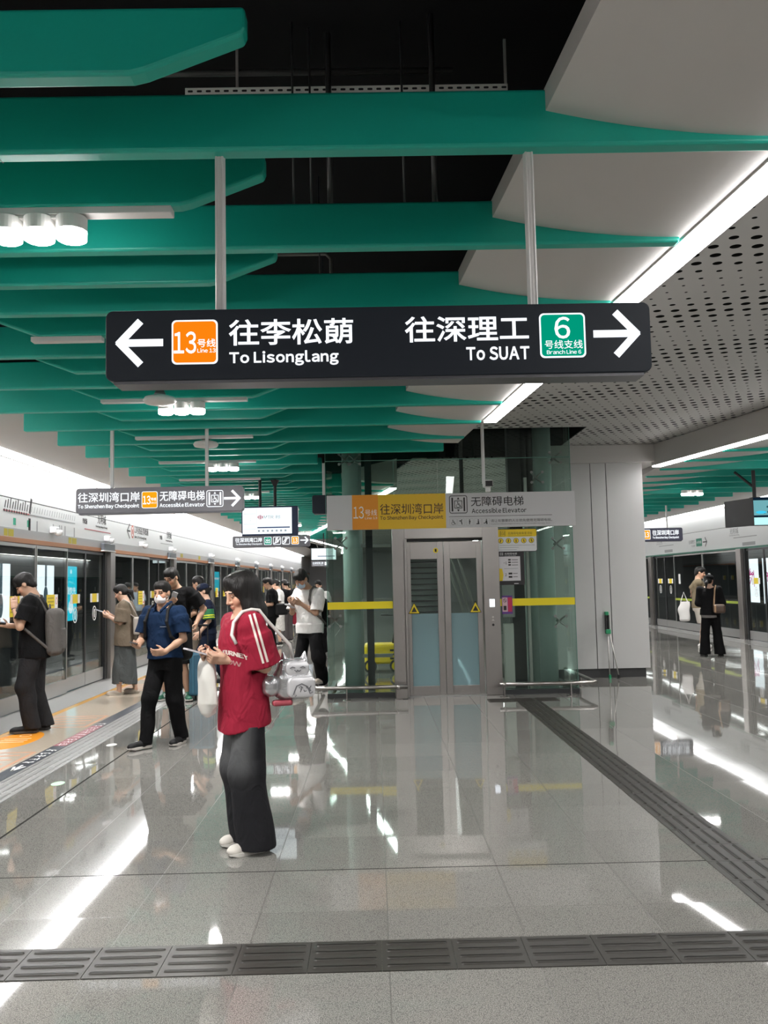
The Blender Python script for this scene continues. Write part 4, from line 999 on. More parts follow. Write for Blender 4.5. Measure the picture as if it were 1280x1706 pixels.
# lift door leaves
for k in range(2):
    a, b = (OX0+.03, (OX0+OX1)/2-.003) if k == 0 else ((OX0+OX1)/2+.003, OX1-.01)
    t = thing('elevator_door', ['left steel and frosted glass leaf of the lift door, with slats showing behind', 'right steel and frosted glass leaf of the lift door, beside the call panel'][k], 'elevator door', ((a+b)/2, EY+.05, 0))
    y0, y1 = EY+.03, EY+.075; ga, gb = a+.085, b-.085
    if k == 0: ga = a+.05
    else: gb = b-.07
    m = MB(); m.box(a, ga, y0, y1, .012, DOORTOP-.04); m.box(gb, b, y0, y1, .012, DOORTOP-.04); m.box(ga, gb, y0, y1, .012, .13); m.box(ga, gb, y0, y1, 1.84, DOORTOP-.04); m.build('frame', STEEL, t, bevel=.003)
    MB().box(ga, gb, y0+.012, y0+.022, 1.10, 1.84).build('clear_pane', CLEAR_GLASS, t)
    MB().box(ga, gb, y0+.012, y0+.022, .13, 1.10).build('frosted_pane', FROST, t)
    cx = a+.085 if k == 0 else b-.10
    f = fr_front(cx, y0-.001, 1.10)
    m = MB(); m.poly(f, [(-.082, -.0), (.082, -.0), (0, .155)], 0, .002); tri = m.build('warning_triangle', BLACK_LETTER, t)
    m = MB(); m.poly(f, [(-.070, .008), (.070, .008), (0, .14)], .002, .003); m.build('triangle_face', YELLOW, tri)
    m = MB(); m.poly(f, [(-.038, .024), (.038, .024), (0, .098)], .003, .004); m.build('triangle_mark', BLACK_LETTER, tri)
    if k == 0:
        f = fr_front(b-.10, y0, 1.955); m = MB(); m.disc(f, 0, 0, .035, 0, .003, 24); s_ = m.build('round_sticker', YELLOW, t); m = MB(); m.rect(f, -.012, .012, -.02, .02, .003, .004); m.build('sticker_mark', BLACK_LETTER, s_)
# lift car behind the doors: slatted panel and sloping rails
t = thing('louvre_panel', 'dark slatted panel behind the left lift door pane', 'panel', (.67, EY+.5, 1.1))
m = MB()
for z in np.arange(1.02, 1.90, .078): m.box(OX0+.02, (OX0+OX1)/2+.06, EY+.50, EY+.53, z, z+.016)
m.build('slat', BLACK, t)
MB().box(OX0+.02, (OX0+OX1)/2+.06, EY+.535, EY+.54, .95, 1.92).build('back_panel', mat('louvre_back', (.26, .31, .29), .5), t)
t = thing('escalator_rail', 'sloping steel handrails seen through the right lift door pane', 'handrail', (1.3, 13.9, 0))
for dx in (0, .09, .2):
    MB().tube([(1.0+dx, 13.6, 2.25), (1.50+dx, 13.95, .75)], .018, 10).build('rail', GALV, t, smooth=True)
MB().tube([(1.50, 13.9, 0), (1.50, 13.9, .82)], .02, 10).build('post', GALV, t)
MB().tube([(1.70, 13.9, 0), (1.70, 13.9, .82)], .02, 10).build('post', GALV, t)

# board over the doors
bz0, bz1 = ez(883, 600), ez(825.5, 600)
BX0, BX1 = ex(545, 850), ex(957, 850)
t = thing('elevator_sign_board', 'wide grey and yellow board over the lift doors', 'sign', ((BX0+BX1)/2, EY-.05, bz0))
BOARD = mat('board_grey', (.60, .60, .61), .45)
MB().box(BX0, BX1, EY-.06, EY-.005, bz0, bz1).build('board', BOARD, t, bevel=.003)
frB = fr_front(0, EY-.06, 0)
kb = (BX1-BX0)/412.0
def bxx(px): return BX0 + (px-545)*kb
def bzz(px, py): return (bz0+bz1)/2 + ((854.5 - .0165*(px-545)) - py)*kb
def bb(px0, px1, py0, py1): return (bxx(px0), bxx(px1), bzz((px0+px1)/2, py1), bzz((px0+px1)/2, py0))
MB().rect(frB, bxx(587), bxx(630), bz0, bz1, 0, .002).build('orange_field', mat('board_orange', (.80, .30, .015), .45), t)
MB().rect(frB, bxx(630), bxx(742), bz0, bz1, 0, .002).build('yellow_field', mat('board_yellow', (.80, .50, .015), .45), t)
for tx, q in (('13', (589, 606, 844, 864)), ('号线', (608, 628, 849, 859)), ('Line 13', (608, 628, 861, 865))): MB().text(frB, tx, *bb(*q), .002, .004, 0.0).build('white_lettering', WHITE_LETTER, t)
DKB = mat('board_brown_letter', (.07, .03, .012), .5)
m = MB(); m.text(frB, '往深圳湾口岸', *bb(633, 738, 839, 857), .002, .004, .004); m.build('chinese_lettering', DKB, t)
m = MB(); m.text(frB, 'To Shenzhen Bay Checkpoint', *bb(633, 737.5, 859, 867), .002, .004, .016); m.build('latin_lettering', DKB, t)
m = MB(); m.text(frB, '无障碍电梯', *bb(784, 871.5, 827.5, 843.5), 0, .003, .004); m.build('chinese_lettering', BLACK_LETTER, t)
m = MB(); m.text(frB, 'Accessible Elevator', *bb(785, 876, 847, 855), 0, .003, .018); m.build('latin_lettering', BLACK_LETTER, t)
SGL = mat('small_grey_letter', (.13, .13, .13), .5); MB().text(frB, '请让有需要的人士优先使用无障碍电梯。', *bb(816, 918, 865, 870), 0, .003).build('small_lettering', SGL, t); MB().text(frB, 'Please let the passengers in need use the accessible elevator first.', *bb(816, 915, 872, 874.2), 0, .003).build('small_lettering', SGL, t)
m = MB(); lift_icon(m, frB, bxx(763), bzz(763, 841), 30*kb, .003); m.build('lift_symbol', BLACK_LETTER, t)
m = MB(); m.rect(frB, bxx(747), bxx(918), bzz(830, 860.5), bzz(830, 859.8), 0, .002); m.build('divider_line', BLACK_LETTER, t)
m = MB(); xs_ = [754, 767, 781, 795, 808]
for i_, x in enumerate(xs_):
    m = MB(); pictos(m, frB, [bxx(x)], bzz(781, 870), 9*kb, .003, i_); m.build('passenger_symbol', BLACK_LETTER, t)
    m = MB(); m.frame_line(frB, bxx(x)-6*kb, bxx(x)+6*kb, bzz(781, 870)-6*kb, bzz(781, 870)+6*kb, .004, .01, 0, .002); m.build('symbol_frame', mat('pale_line', (.42, .42, .42), .5), t)

# notices on the right glass
frN = fr_front(0, EY-.004, 0)
def nb(px0, px1, py0, py1): return (ex(px0, py0), ex(px1, py0), ez(py1, px0), ez(py0, px0))
t = thing('notice_plate', 'yellow topped white notice with five round symbols right of the lift door', 'notice', (ex(860), EY, ez(919)))
x0, x1, z0, z1 = nb(826.5, 893.5, 882.5, 919)
NW = mat('notice_white', (.72, .73, .74), .4); NY = mat('notice_yellow', (.82, .60, .01), .4)
MB().rect(frN, x0-.008, x1+.008, z0-.008, z1+.008, -.002, .002, .03).build('backing', BLACK_LETTER, t)
MB().rect(frN, x0, x1, z0, z1, .002, .004, .025).build('plate', NW, t)
zs = z1 - (z1-z0)*.34
MB().rect(frN, x0, x1, zs, z1, .004, .006, .02).build('yellow_top', NY, t)
m = MB(); m.text(frN, '无障碍电梯乘客须知', x0+.16, x1-.06, z1-.075, z1-.035, .006, .007); m.rect(frN, x0+.16, x1-.06, z1-.093, z1-.088, .006, .007); lift_icon(m, frN, x0+.09, z1-.055, .075, .007); m.build('title_print', mat('title_brown', (.22, .13, .0), .5), t)
for k in range(5):
    cx = x0 + (x1-x0)*(.11+.19*k); cz = (zs + z0)/2+.045
    m = MB(); m.disc(frN, cx, cz, .036, .004, .006, 24); d_ = m.build('round_symbol', NY, t)
    m = MB(); m.ring(frN, [(cx+.036*math.cos(2*PI*i/24), cz+.036*math.sin(2*PI*i/24)) for i in range(24)], [(cx+.031*math.cos(2*PI*i/24), cz+.031*math.sin(2*PI*i/24)) for i in range(24)], .006, .007)
    m.disc(frN, cx, cz+.013, .006, .006, .007, 10); m.stroke(frN, [(cx, cz+.006), (cx+.004*(k-2), cz-.018)], .011, .006, .007); m.build('symbol_mark', BLACK_LETTER, d_)
m = MB()
for q, (a, b) in enumerate(((.08, .95), (.08, .55), (.05, .5))): m.rect(frN, x0+(x1-x0)*a, x0+(x1-x0)*b, z0+.018+.03*(2-q), z0+.024+.03*(2-q), .004, .005)
m.build('fine_print', mat('fine_grey', (.35, .36, .4), .5), t)
t = thing('floor_guide_poster', 'black framed white floor guide below the yellow notice', 'notice', (ex(848), EY, ez(975)))
x0, x1, z0, z1 = nb(827, 873, 919.5, 975)
MB().rect(frN, x0, x1-.0, z0, z1, -.003, .002).build('backing', mat('poster_black', (.015, .013, .015), .4), t)
a, b, c, d = nb(829.5, 866.5, 927.5, 968)
MB().rect(frN, a, b, c, d, .002, .004).build('white_sheet', mat('poster_white', (.66, .64, .66), .45), t)
m = MB(); m.poly(frN, [(a, c), (a+.055, c), (a+.07, c+.08), (a+.055, c+.165), (a, c+.17)], .004, .006); m.build('yellow_corner', NY, t)
m = MB(); lift_icon(m, frN, x0+.07, d+.035, .045, .004); m.text(frN, '无障碍电梯', x0+.11, x0+.28, d+.022, d+.052, .002, .004); m.text(frN, 'Accessible Elevator', x0+.11, x0+.27, d+.006, d+.016, .002, .004); m.rect(frN, b-.09, b-.03, z0+.012, z0+.022, .002, .004); m.build('white_lettering', mat('dim_white_letter', (.6, .6, .6), .5), t)
m = MB(); m.text(frN, '-1', a+.075, a+.12, d-.105, d-.07, .004, .006, .01); m.text(frN, '2', a+.09, a+.115, d-.265, d-.23, .004, .006, .01)
for q in range(3): m.rect(frN, a+.14, a+.175, d-.055-.035*q, d-.035-.035*q, .004, .006); m.rect(frN, a+.185, b-.03, d-.05-.035*q, d-.043-.035*q, .004, .006)
for q in range(2): m.rect(frN, a+.14, a+.19, d-.245-.045*q, d-.22-.045*q, .004, .006); m.rect(frN, a+.20, b-.04, d-.235-.045*q, d-.228-.045*q, .004, .006)
m.rect(frN, a+.08, b-.03, d-.166, d-.163, .004, .006); m.build('dark_print', BLACK_LETTER, t)
t = thing('warning_sticker', 'small red and purple sticker across the yellow tape by the call panel', 'sticker', (ex(845), EY, ez(1023)))
x0, x1, z0, z1 = nb(836, 853.5, 992.5, 1023)
MB().rect(frN, x0, x1, z0, z1, .000, .004).build('backing', mat('purple_print', (.10, .03, .22), .4), t)
MB().rect(frN, (x0+x1)/2+.01, x1-.006, z0+.03, z1-.025, .004, .005).build('red_field', mat('crimson_print', (.50, .02, .08), .4), t)
MB().rect(frN, x0+.006, (x0+x1)/2+.005, z0+.03, z1-.025, .004, .005).build('pink_field', mat('pink_print', (.62, .42, .46), .4), t)
m = MB(); xc = (x0*3+x1)/4+.005; zc = z1-.065
m.ring(frN, [(xc+.022*math.cos(2*PI*i/20), zc+.026*math.sin(2*PI*i/20)) for i in range(20)], [(xc+.017*math.cos(2*PI*i/20), zc+.020*math.sin(2*PI*i/20)) for i in range(20)], .005, .006); m.stroke(frN, [(xc-.015, zc+.018), (xc+.015, zc-.018)], .006, .005, .006)
m.rect(frN, xc-.02, xc+.02, z0+.05, z0+.11, .005, .006); m.build('dark_mark', BLACK_LETTER, t)
# call panel
t = thing('call_panel', 'lit white lift call display with buttons on the steel door frame', 'call panel', (ex(818), EY-.05, 1.0))
frC = fr_front(0, EY-.052, 0)
x0, x1, z0, z1 = nb(815, 823.5, 998, 1011)
MB().rect(frC, x0, x1, z0, z1, 0, .006, .004).build('display', glow('display_white', (.86, .92, 1), 1.6), t)
m = MB(); m.disc(frC, ex(820), ez(1042), .016, 0, .006, 18); m.build('button', BLACK, t)
m = MB(); m.disc(frC, ex(820), ez(1029), .013, 0, .005, 16); m.poly(frC, [(ex(817.5), ez(1035)), (ex(822.5), ez(1035)), (ex(820), ez(1032))], 0, .004); m.build('button_ring', GALV, t)
# guard rails
RAIL = STEEL
def guard(label, pts, posts):
    t = thing('guard_rail', label, 'guard rail', (pts[0][0], pts[0][1], 0))
    MB().tube(pts, .026, 14).build('rail', RAIL, t, smooth=True)
    for x, y in posts:
        m = MB(); m.box(x-.007, x+.007, y-.03, y+.03, 0, .155); m.box(x-.05, x+.05, y-.05, y+.05, 0, .006); m.build('post', RAIL, t)
        if (x, y) == posts[-1]: MB().lathe((x, y, .13), [(.02, 0), (.034, .01), (.034, .05), (.02, .06)], 14).build('end_cap', RAIL, t, smooth=True)
    return t
gy = EY-.28
guard('low steel guard rail at the foot of the lift left glass', [(EX0-.16, EYB, .165), (EX0-.18, gy+.06, .165), (EX0-.12, gy, .165), (ex(675), gy, .165)], [(EX0-.18, EYB-.2), (EX0-.18, gy+.9), (ex(579, 1150), gy), (ex(664, 1150), gy)])
guard('low steel guard rail at the foot of the lift right glass', [(EX1+.16, EYB, .165), (EX1+.18, gy+.06, .165), (EX1+.12, gy, .165), (ex(824), gy, .165)], [(EX1+.18, EYB-.2), (EX1+.18, gy+.9), (ex(944, 1150), gy), (ex(836, 1150), gy)])
MB().box(ex(656), ex(676), EY-.25, EY-.052, 0, .14).build('elevator_plinth', STEEL, bevel=.01)
tag(bpy.data.objects['elevator_plinth'], 'small steel block under the left guard rail end at the lift door', 'plinth')
# camera hanging from a white pole
cx, cz = at_y(813, 812, 11.3)
t = thing('surveillance_camera', 'white bullet camera hanging on a thin white pole in front of the lift board', 'camera', (cx, 11.3, cz))
MB().tube([(cx-.05, 11.32, cz+.05), (cx-.05, 11.32, HP)], .022, 12).build('pole', CAMW, t)
m = MB(); m.box(cx-.06, cx+.05, 11.14, 11.38, cz-.0, cz+.085); m.build('body', CAMW, t, bevel=.02)
m = MB(); m.tube([(cx, 11.135, cz+.035), (cx, 11.18, cz+.035)], .03, 16); m.box(cx-.05, cx+.042, 11.134, 11.16, cz+.0, cz+.07); m.build('lens', BLACK, t)
m = MB(); m.box(cx-.03, cx+.03, 11.25, 11.33, cz-.06, cz); m.build('bracket', CAMW, t, bevel=.008)
# cleaning machine behind the shaft
t = thing('cleaning_machine', 'yellow wheeled cleaning machine standing behind the lift glass', 'machine', (.1, 15.2, 0))
MYEL = mat('machine_yellow', (.90, .62, .006), .4)
MB().box(-.20, .42, 15.0, 15.5, .14, .48).build('body', MYEL, t, bevel=.05, seg=3)
m = MB()
for q in range(3): m.box(.24, .34, 14.985, 15.01, .22+.07*q, .25+.07*q)
m.build('vent', BLACK, t)
for x in (-.10, .34):
    f = fr_front(x, 14.97, .11); m = MB(); m.disc(f, 0, 0, .11, -.04, .0, 24); w_ = m.build('wheel', BLACK, t); m = MB(); m.disc(f, 0, 0, .075, 0, .006, 20); m.build('hub', MYEL, w_)
m = MB(); m.tube([(.30, 15.2, .46), (.38, 15.3, .95), (.1, 15.3, .97)], .02, 8); m.build('handle', BLACK, t, smooth=True)
# pickup tool leaning on the pillar
tx, tz = at_y(1012, 1019, 13.42)
t = thing('dustpan_set', 'green topped long handled tool with two thin legs leaning on the white pillar', 'tool', (tx, 13.36, 0))
TG = mat('tool_green', (.02, .30, .13), .4)
m = MB(); m.box(tx-.035, tx+.025, 13.42, 13.48, tz-.06, tz); m.build('top_cap', TG, t, bevel=.012)
m = MB(); m.box(tx-.035, tx-.01, 13.42, 13.47, tz-.28, tz-.05); m.box(tx+.0, tx+.03, 13.42, 13.47, tz-.28, tz-.05); m.build('grip', BLACK, t, bevel=.008)
m = MB(); m.box(tx-.035, tx+.045, 13.41, 13.47, tz-.34, tz-.27); m.build('green_clip', TG, t, bevel=.012)
for x1_ in (tx-.015, tx+.12):
    MB().tube([(tx+(.0 if x1_ < tx else .03), 13.44, tz-.33), (x1_, 13.36, .05)], .009, 8).build('leg', GALV, t, smooth=True)
    MB().box(x1_-.015, x1_+.015, 13.33, 13.38, 0, .06).build('foot', TG if x1_ < tx else BLACK, t)
# ================================================================ FIGURES: distance-field sculpting
class Sdf:
    """blends simple solids into one closed surface"""
    def __init__(s): s.ops = []
    def _add(s, f, lo, hi, k, op): s.ops.append((f, np.array(lo, float), np.array(hi, float), k, op)); return s
    def cone(s, p0, p1, r0, r1=None, k=.02, op='u', flat=False):
        p0 = np.array(p0, float); p1 = np.array(p1, float); r1 = r0 if r1 is None else r1
        v = p1-p0; L2 = max(float(v@v), 1e-9); L = L2**.5; R = max(r0, r1)
        def f(x, y, z):
            t0 = ((x-p0[0])*v[0] + (y-p0[1])*v[1] + (z-p0[2])*v[2])/L2; t = np.clip(t0, 0, 1)
            if flat:
                tt = t0; d = np.sqrt((x-p0[0]-tt*v[0])**2 + (y-p0[1]-tt*v[1])**2 + (z-p0[2]-tt*v[2])**2) - (r0+(r1-r0)*t)
                return np.maximum(d, np.maximum(-t0*L, (t0-1)*L))
            return np.sqrt((x-p0[0]-t*v[0])**2 + (y-p0[1]-t*v[1])**2 + (z-p0[2]-t*v[2])**2) - (r0+(r1-r0)*t)
        return s._add(f, np.minimum(p0, p1)-R, np.maximum(p0, p1)+R, k, op)
    def ell(s, c, r, R=None, k=.02, op='u'):
        c = np.array(c, float); r = np.array(r, float); M = np.eye(3) if R is None else np.array(R, float)
        def f(x, y, z):
            dx, dy, dz = x-c[0], y-c[1], z-c[2]
            a = (M[0, 0]*dx+M[0, 1]*dy+M[0, 2]*dz); b = (M[1, 0]*dx+M[1, 1]*dy+M[1, 2]*dz); e = (M[2, 0]*dx+M[2, 1]*dy+M[2, 2]*dz)
            k0 = np.sqrt((a/r[0])**2+(b/r[1])**2+(e/r[2])**2); k1 = np.sqrt((a/r[0]**2)**2+(b/r[1]**2)**2+(e/r[2]**2)**2)+1e-9
            return k0*(k0-1)/k1
        R_ = r.max() if R is not None else r
        return s._add(f, c-R_, c+R_, k, op)
    def box(s, c, h, rd=.01, R=None, k=.02, op='u'):
        c = np.array(c, float); h = np.array(h, float)-rd; M = np.eye(3) if R is None else np.array(R, float)
        def f(x, y, z):
            dx, dy, dz = x-c[0], y-c[1], z-c[2]
            q = [np.abs(M[i, 0]*dx+M[i, 1]*dy+M[i, 2]*dz)-h[i] for i in range(3)]
            out = np.sqrt(sum(np.maximum(a, 0)**2 for a in q)); return out + np.minimum(np.maximum(np.maximum(q[0], q[1]), q[2]), 0) - rd
        R_ = np.linalg.norm(h)+rd if R is not None else h+rd
        return s._add(f, c-R_, c+R_, k, op)
    def loft(s, zs, cx, cy, a, b, k=.03, op='u', pw=2.0):
        zs, cx, cy, a, b = [np.array(np.broadcast_to(q, np.shape(zs)), float) for q in (zs, cx, cy, a, b)]
        def f(x, y, z):
            X, Y, A, B_ = (np.interp(z, zs, q) for q in (cx, cy, a, b))
            d = ((np.abs((x-X)/A)**pw + np.abs((y-Y)/B_)**pw)**(1/pw)-1)*np.minimum(A, B_)
            return np.maximum(d, np.maximum(z-zs[-1], zs[0]-z))
        return s._add(f, ((cx-a).min(), (cy-b).min(), zs[0]), ((cx+a).max(), (cy+b).max(), zs[-1]), k, op)
    def field(s, x, y, z):
        D = None
        for f, a, b, k, op in s.ops:
            if op != 'u': continue
            g = f(x, y, z)
            if D is None: D = g; continue
            h = np.clip(.5+.5*(D-g)/max(k, 1e-6), 0, 1); D = D*(1-h)+g*h-k*h*(1-h)
        return D
    def fn(s, f, op): return s._add(f, (0, 0, 0), (0, 0, 0), 0, op)
    def mesh(s, vox):
        U = [o for o in s.ops if o[4] == 'u']
        lo = np.min([o[1] for o in U], 0)-4*vox; hi = np.max([o[2] for o in U], 0)+4*vox
        n = np.ceil((hi-lo)/vox).astype(int)+1
        ax = [lo[i]+vox*np.arange(n[i]) for i in range(3)]
        D = np.full(n, 1.0, np.float32)
        for f, a, b, k, op in s.ops:
            if op in ('clip', 'disp', 'cut'):
                g = f(ax[0][:, None, None], ax[1][None, :, None], ax[2][None, None, :]).astype(np.float32)
                D = np.maximum(D, g) if op == 'clip' else D+g
                continue
            m = k + 3*vox
            i0 = np.clip(np.floor((a-m-lo)/vox).astype(int), 0, n); i1 = np.clip(np.ceil((b+m-lo)/vox).astype(int)+1, 0, n)
            if (i1 <= i0).any(): continue
            sl = tuple(slice(p, q) for p, q in zip(i0, i1))
            g = f(ax[0][sl[0]][:, None, None], ax[1][sl[1]][None, :, None], ax[2][sl[2]][None, None, :]).astype(np.float32)
            A = D[sl]
            if op == 'u':
                h = np.clip(.5+.5*(A-g)/max(k, 1e-6), 0, 1); D[sl] = A*(1-h)+g*h-k*h*(1-h)
            else:
                h = np.clip(.5-.5*(A+g)/max(k, 1e-6), 0, 1); D[sl] = A*(1-h)-g*h+k*h*(1-h)
        return surface_nets(D, lo, vox)
def surface_nets(D, lo, vox):
    S = D < 0
    c = [S[i:S.shape[0]-1+i, j:S.shape[1]-1+j, k:S.shape[2]-1+k] for i in (0, 1) for j in (0, 1) for k in (0, 1)]
    any_ = c[0].copy(); all_ = c[0].copy()
    for q in c[1:]: any_ |= q; all_ &= q
    act = any_ & ~all_
    I = np.argwhere(act); N = len(I)
    ids = np.full(act.shape, -1, np.int32); ids[act] = np.arange(N)
    offs = np.array([(i, j, k) for i in (0, 1) for j in (0, 1) for k in (0, 1)])
    V = np.stack([D[I[:, 0]+o[0], I[:, 1]+o[1], I[:, 2]+o[2]] for o in offs], 1).astype(np.float64)
    acc = np.zeros((N, 3)); cnt = np.zeros(N)
    for a in range(8):
        for b in range(a+1, 8):
            if np.abs(offs[a]-offs[b]).sum() != 1: continue
            va, vb = V[:, a], V[:, b]; m = (va < 0) != (vb < 0)
            t = np.where(m, va/np.where(m, va-vb, 1), 0)
            acc += m[:, None]*(offs[a]+t[:, None]*(offs[b]-offs[a])); cnt += m
    P = lo + vox*(I + acc/cnt[:, None])
    F = []
    for d in range(3):
        s0 = [slice(None)]*3; s1 = [slice(None)]*3; s0[d] = slice(0, -1); s1[d] = slice(1, None)
        a, b = S[tuple(s0)], S[tuple(s1)]
        E = np.argwhere(a != b)
        e1, e2 = [(1, 2), (2, 0), (0, 1)][d]
        ok = (E[:, e1] > 0) & (E[:, e2] > 0) & (E[:, e1] < S.shape[e1]-1) & (E[:, e2] < S.shape[e2]-1); E = E[ok]
        def cell(da, db):
            q = E.copy(); q[:, e1] -= da; q[:, e2] -= db; return ids[q[:, 0], q[:, 1], q[:, 2]]
        Q = np.stack([cell(1, 1), cell(0, 1), cell(0, 0), cell(1, 0)], 1)
        inside = a[E[:, 0], E[:, 1], E[:, 2]]
        Q[~inside] = Q[~inside][:, ::-1]
        F.append(Q)
    return P, np.concatenate(F)
def smooth_mesh(P, F, it=2):
    P = P.copy(); n = len(P)
    E = np.concatenate([F[:, [0, 1]], F[:, [1, 2]], F[:, [2, 3]], F[:, [3, 0]]])
    for _ in range(it):
        for lam in (.5, -.33):
            acc = np.zeros_like(P); cnt = np.zeros(n)
            for a, b in ((0, 1), (1, 0)):
                for q in range(3): acc[:, q] += np.bincount(E[:, a], P[E[:, b], q], n)
                cnt += np.bincount(E[:, a], minlength=n)
            P += lam*(acc/np.maximum(cnt, 1)[:, None]-P)
    return P
def mesh_obj(name, P, F, m, parent, off=(0, 0, 0), colors=None, smooth=True):
    me = bpy.data.meshes.new(name)
    P = np.asarray(P, float)-np.array(off, float)
    me.vertices.add(len(P)); me.vertices.foreach_set('co', P.astype(np.float32).ravel())
    F = np.asarray(F, np.int32); k = F.shape[1]
    me.loops.add(F.size); me.loops.foreach_set('vertex_index', F.ravel())
    me.polygons.add(len(F)); me.polygons.foreach_set('loop_start', np.arange(0, F.size, k, dtype=np.int32))
    me.update(calc_edges=True); me.validate()
    if smooth: me.polygons.foreach_set('use_smooth', np.ones(len(me.polygons), bool))
    if colors is not None:
        ca = me.color_attributes.new('tint', 'FLOAT_COLOR', 'POINT')
        ca.data.foreach_set('color', np.concatenate([colors, np.ones((len(colors), 1))], 1).astype(np.float32).ravel())
    me.materials.append(m)
    o = bpy.data.objects.new(name, me); COL.objects.link(o); o.parent = parent
    return o
def V3(*a): return np.array(a, float)
def unit(v): v = np.array(v, float); return v/(np.linalg.norm(v)+1e-12)
def ik(a, b, l1, l2, hint):
    a, b = np.array(a, float), np.array(b, float); d = b-a; L = min(np.linalg.norm(d), (l1+l2)*.995); u = unit(d)
    x = (l1*l1-l2*l2+L*L)/(2*L); h = math.sqrt(max(l1*l1-x*x, 0)); hv = np.array(hint, float); hv = unit(hv-u*(hv@u))
    return a+u*x+hv*h, a+u*L
def tint_material(name, rough=.5, sss=True):
    m = bpy.data.materials.new(name); m.use_nodes = True; nt = m.node_tree; b = nt.nodes['Principled BSDF']
    at = nt.nodes.new('ShaderNodeAttribute'); at.attribute_name = 'tint'; nt.links.new(at.outputs['Color'], b.inputs['Base Color'])
    b.inputs['Roughness'].default_value = rough; b.inputs['Specular IOR Level'].default_value = .35
    return m
SKINM = tint_material('skin', .5)
def cloth(name, c, rough=.85, noise=.10, ns=25, bump=.15):
    return mat(name, c, rough, 0, noise=noise, nscale=ns, spec=.12, wrinkle=.55)
HAIRM = mat('black_hair', (.006, .005, .0045), .55, noise=.3, nscale=40, spec=.35)
def strands():
    nt = HAIRM.node_tree; N = nt.nodes.new; L = nt.links; b = nt.nodes['Principled BSDF']
    tc = N('ShaderNodeTexCoord'); mp = N('ShaderNodeMapping'); mp.inputs['Scale'].default_value = (130, 130, 9); n = N('ShaderNodeTexNoise'); n.inputs['Scale'].default_value = 1.0; n.inputs['Detail'].default_value = 3
    bp = N('ShaderNodeBump'); bp.inputs['Strength'].default_value = .8; bp.inputs['Distance'].default_value = .006
    L.new(tc.outputs['Object'], mp.inputs[0]); L.new(mp.outputs[0], n.inputs['Vector']); L.new(n.outputs['Fac'], bp.inputs['Height']); L.new(bp.outputs[0], b.inputs['Normal'])
strands()
def rot_xyz(yaw, pitch, roll=0):
    """rows: right, forward, up axes of a head turned by yaw (left +), nodded down by pitch, tilted by roll"""
    m = Matrix.Rotation(yaw, 3, 'Z') @ Matrix.Rotation(-pitch, 3, 'X') @ Matrix.Rotation(roll, 3, 'Y')
    return np.array(m.transposed())
def folds(amp, seed=0, fx=1.0):
    r = random.Random(seed); W = [(r.uniform(-22, 22)*fx, r.uniform(-22, 22)*fx, r.uniform(-16, 16), r.uniform(0, 6.3), r.uniform(.5, 1)) for _ in range(7)]
    def f(x, y, z):
        s_ = 0
        for a, b, c, p, q in W: s_ = s_ + q*np.sin(a*x+b*y+c*z+p+1.2*np.sin(9*z+p))
        return (amp/3.0)*s_
    return f

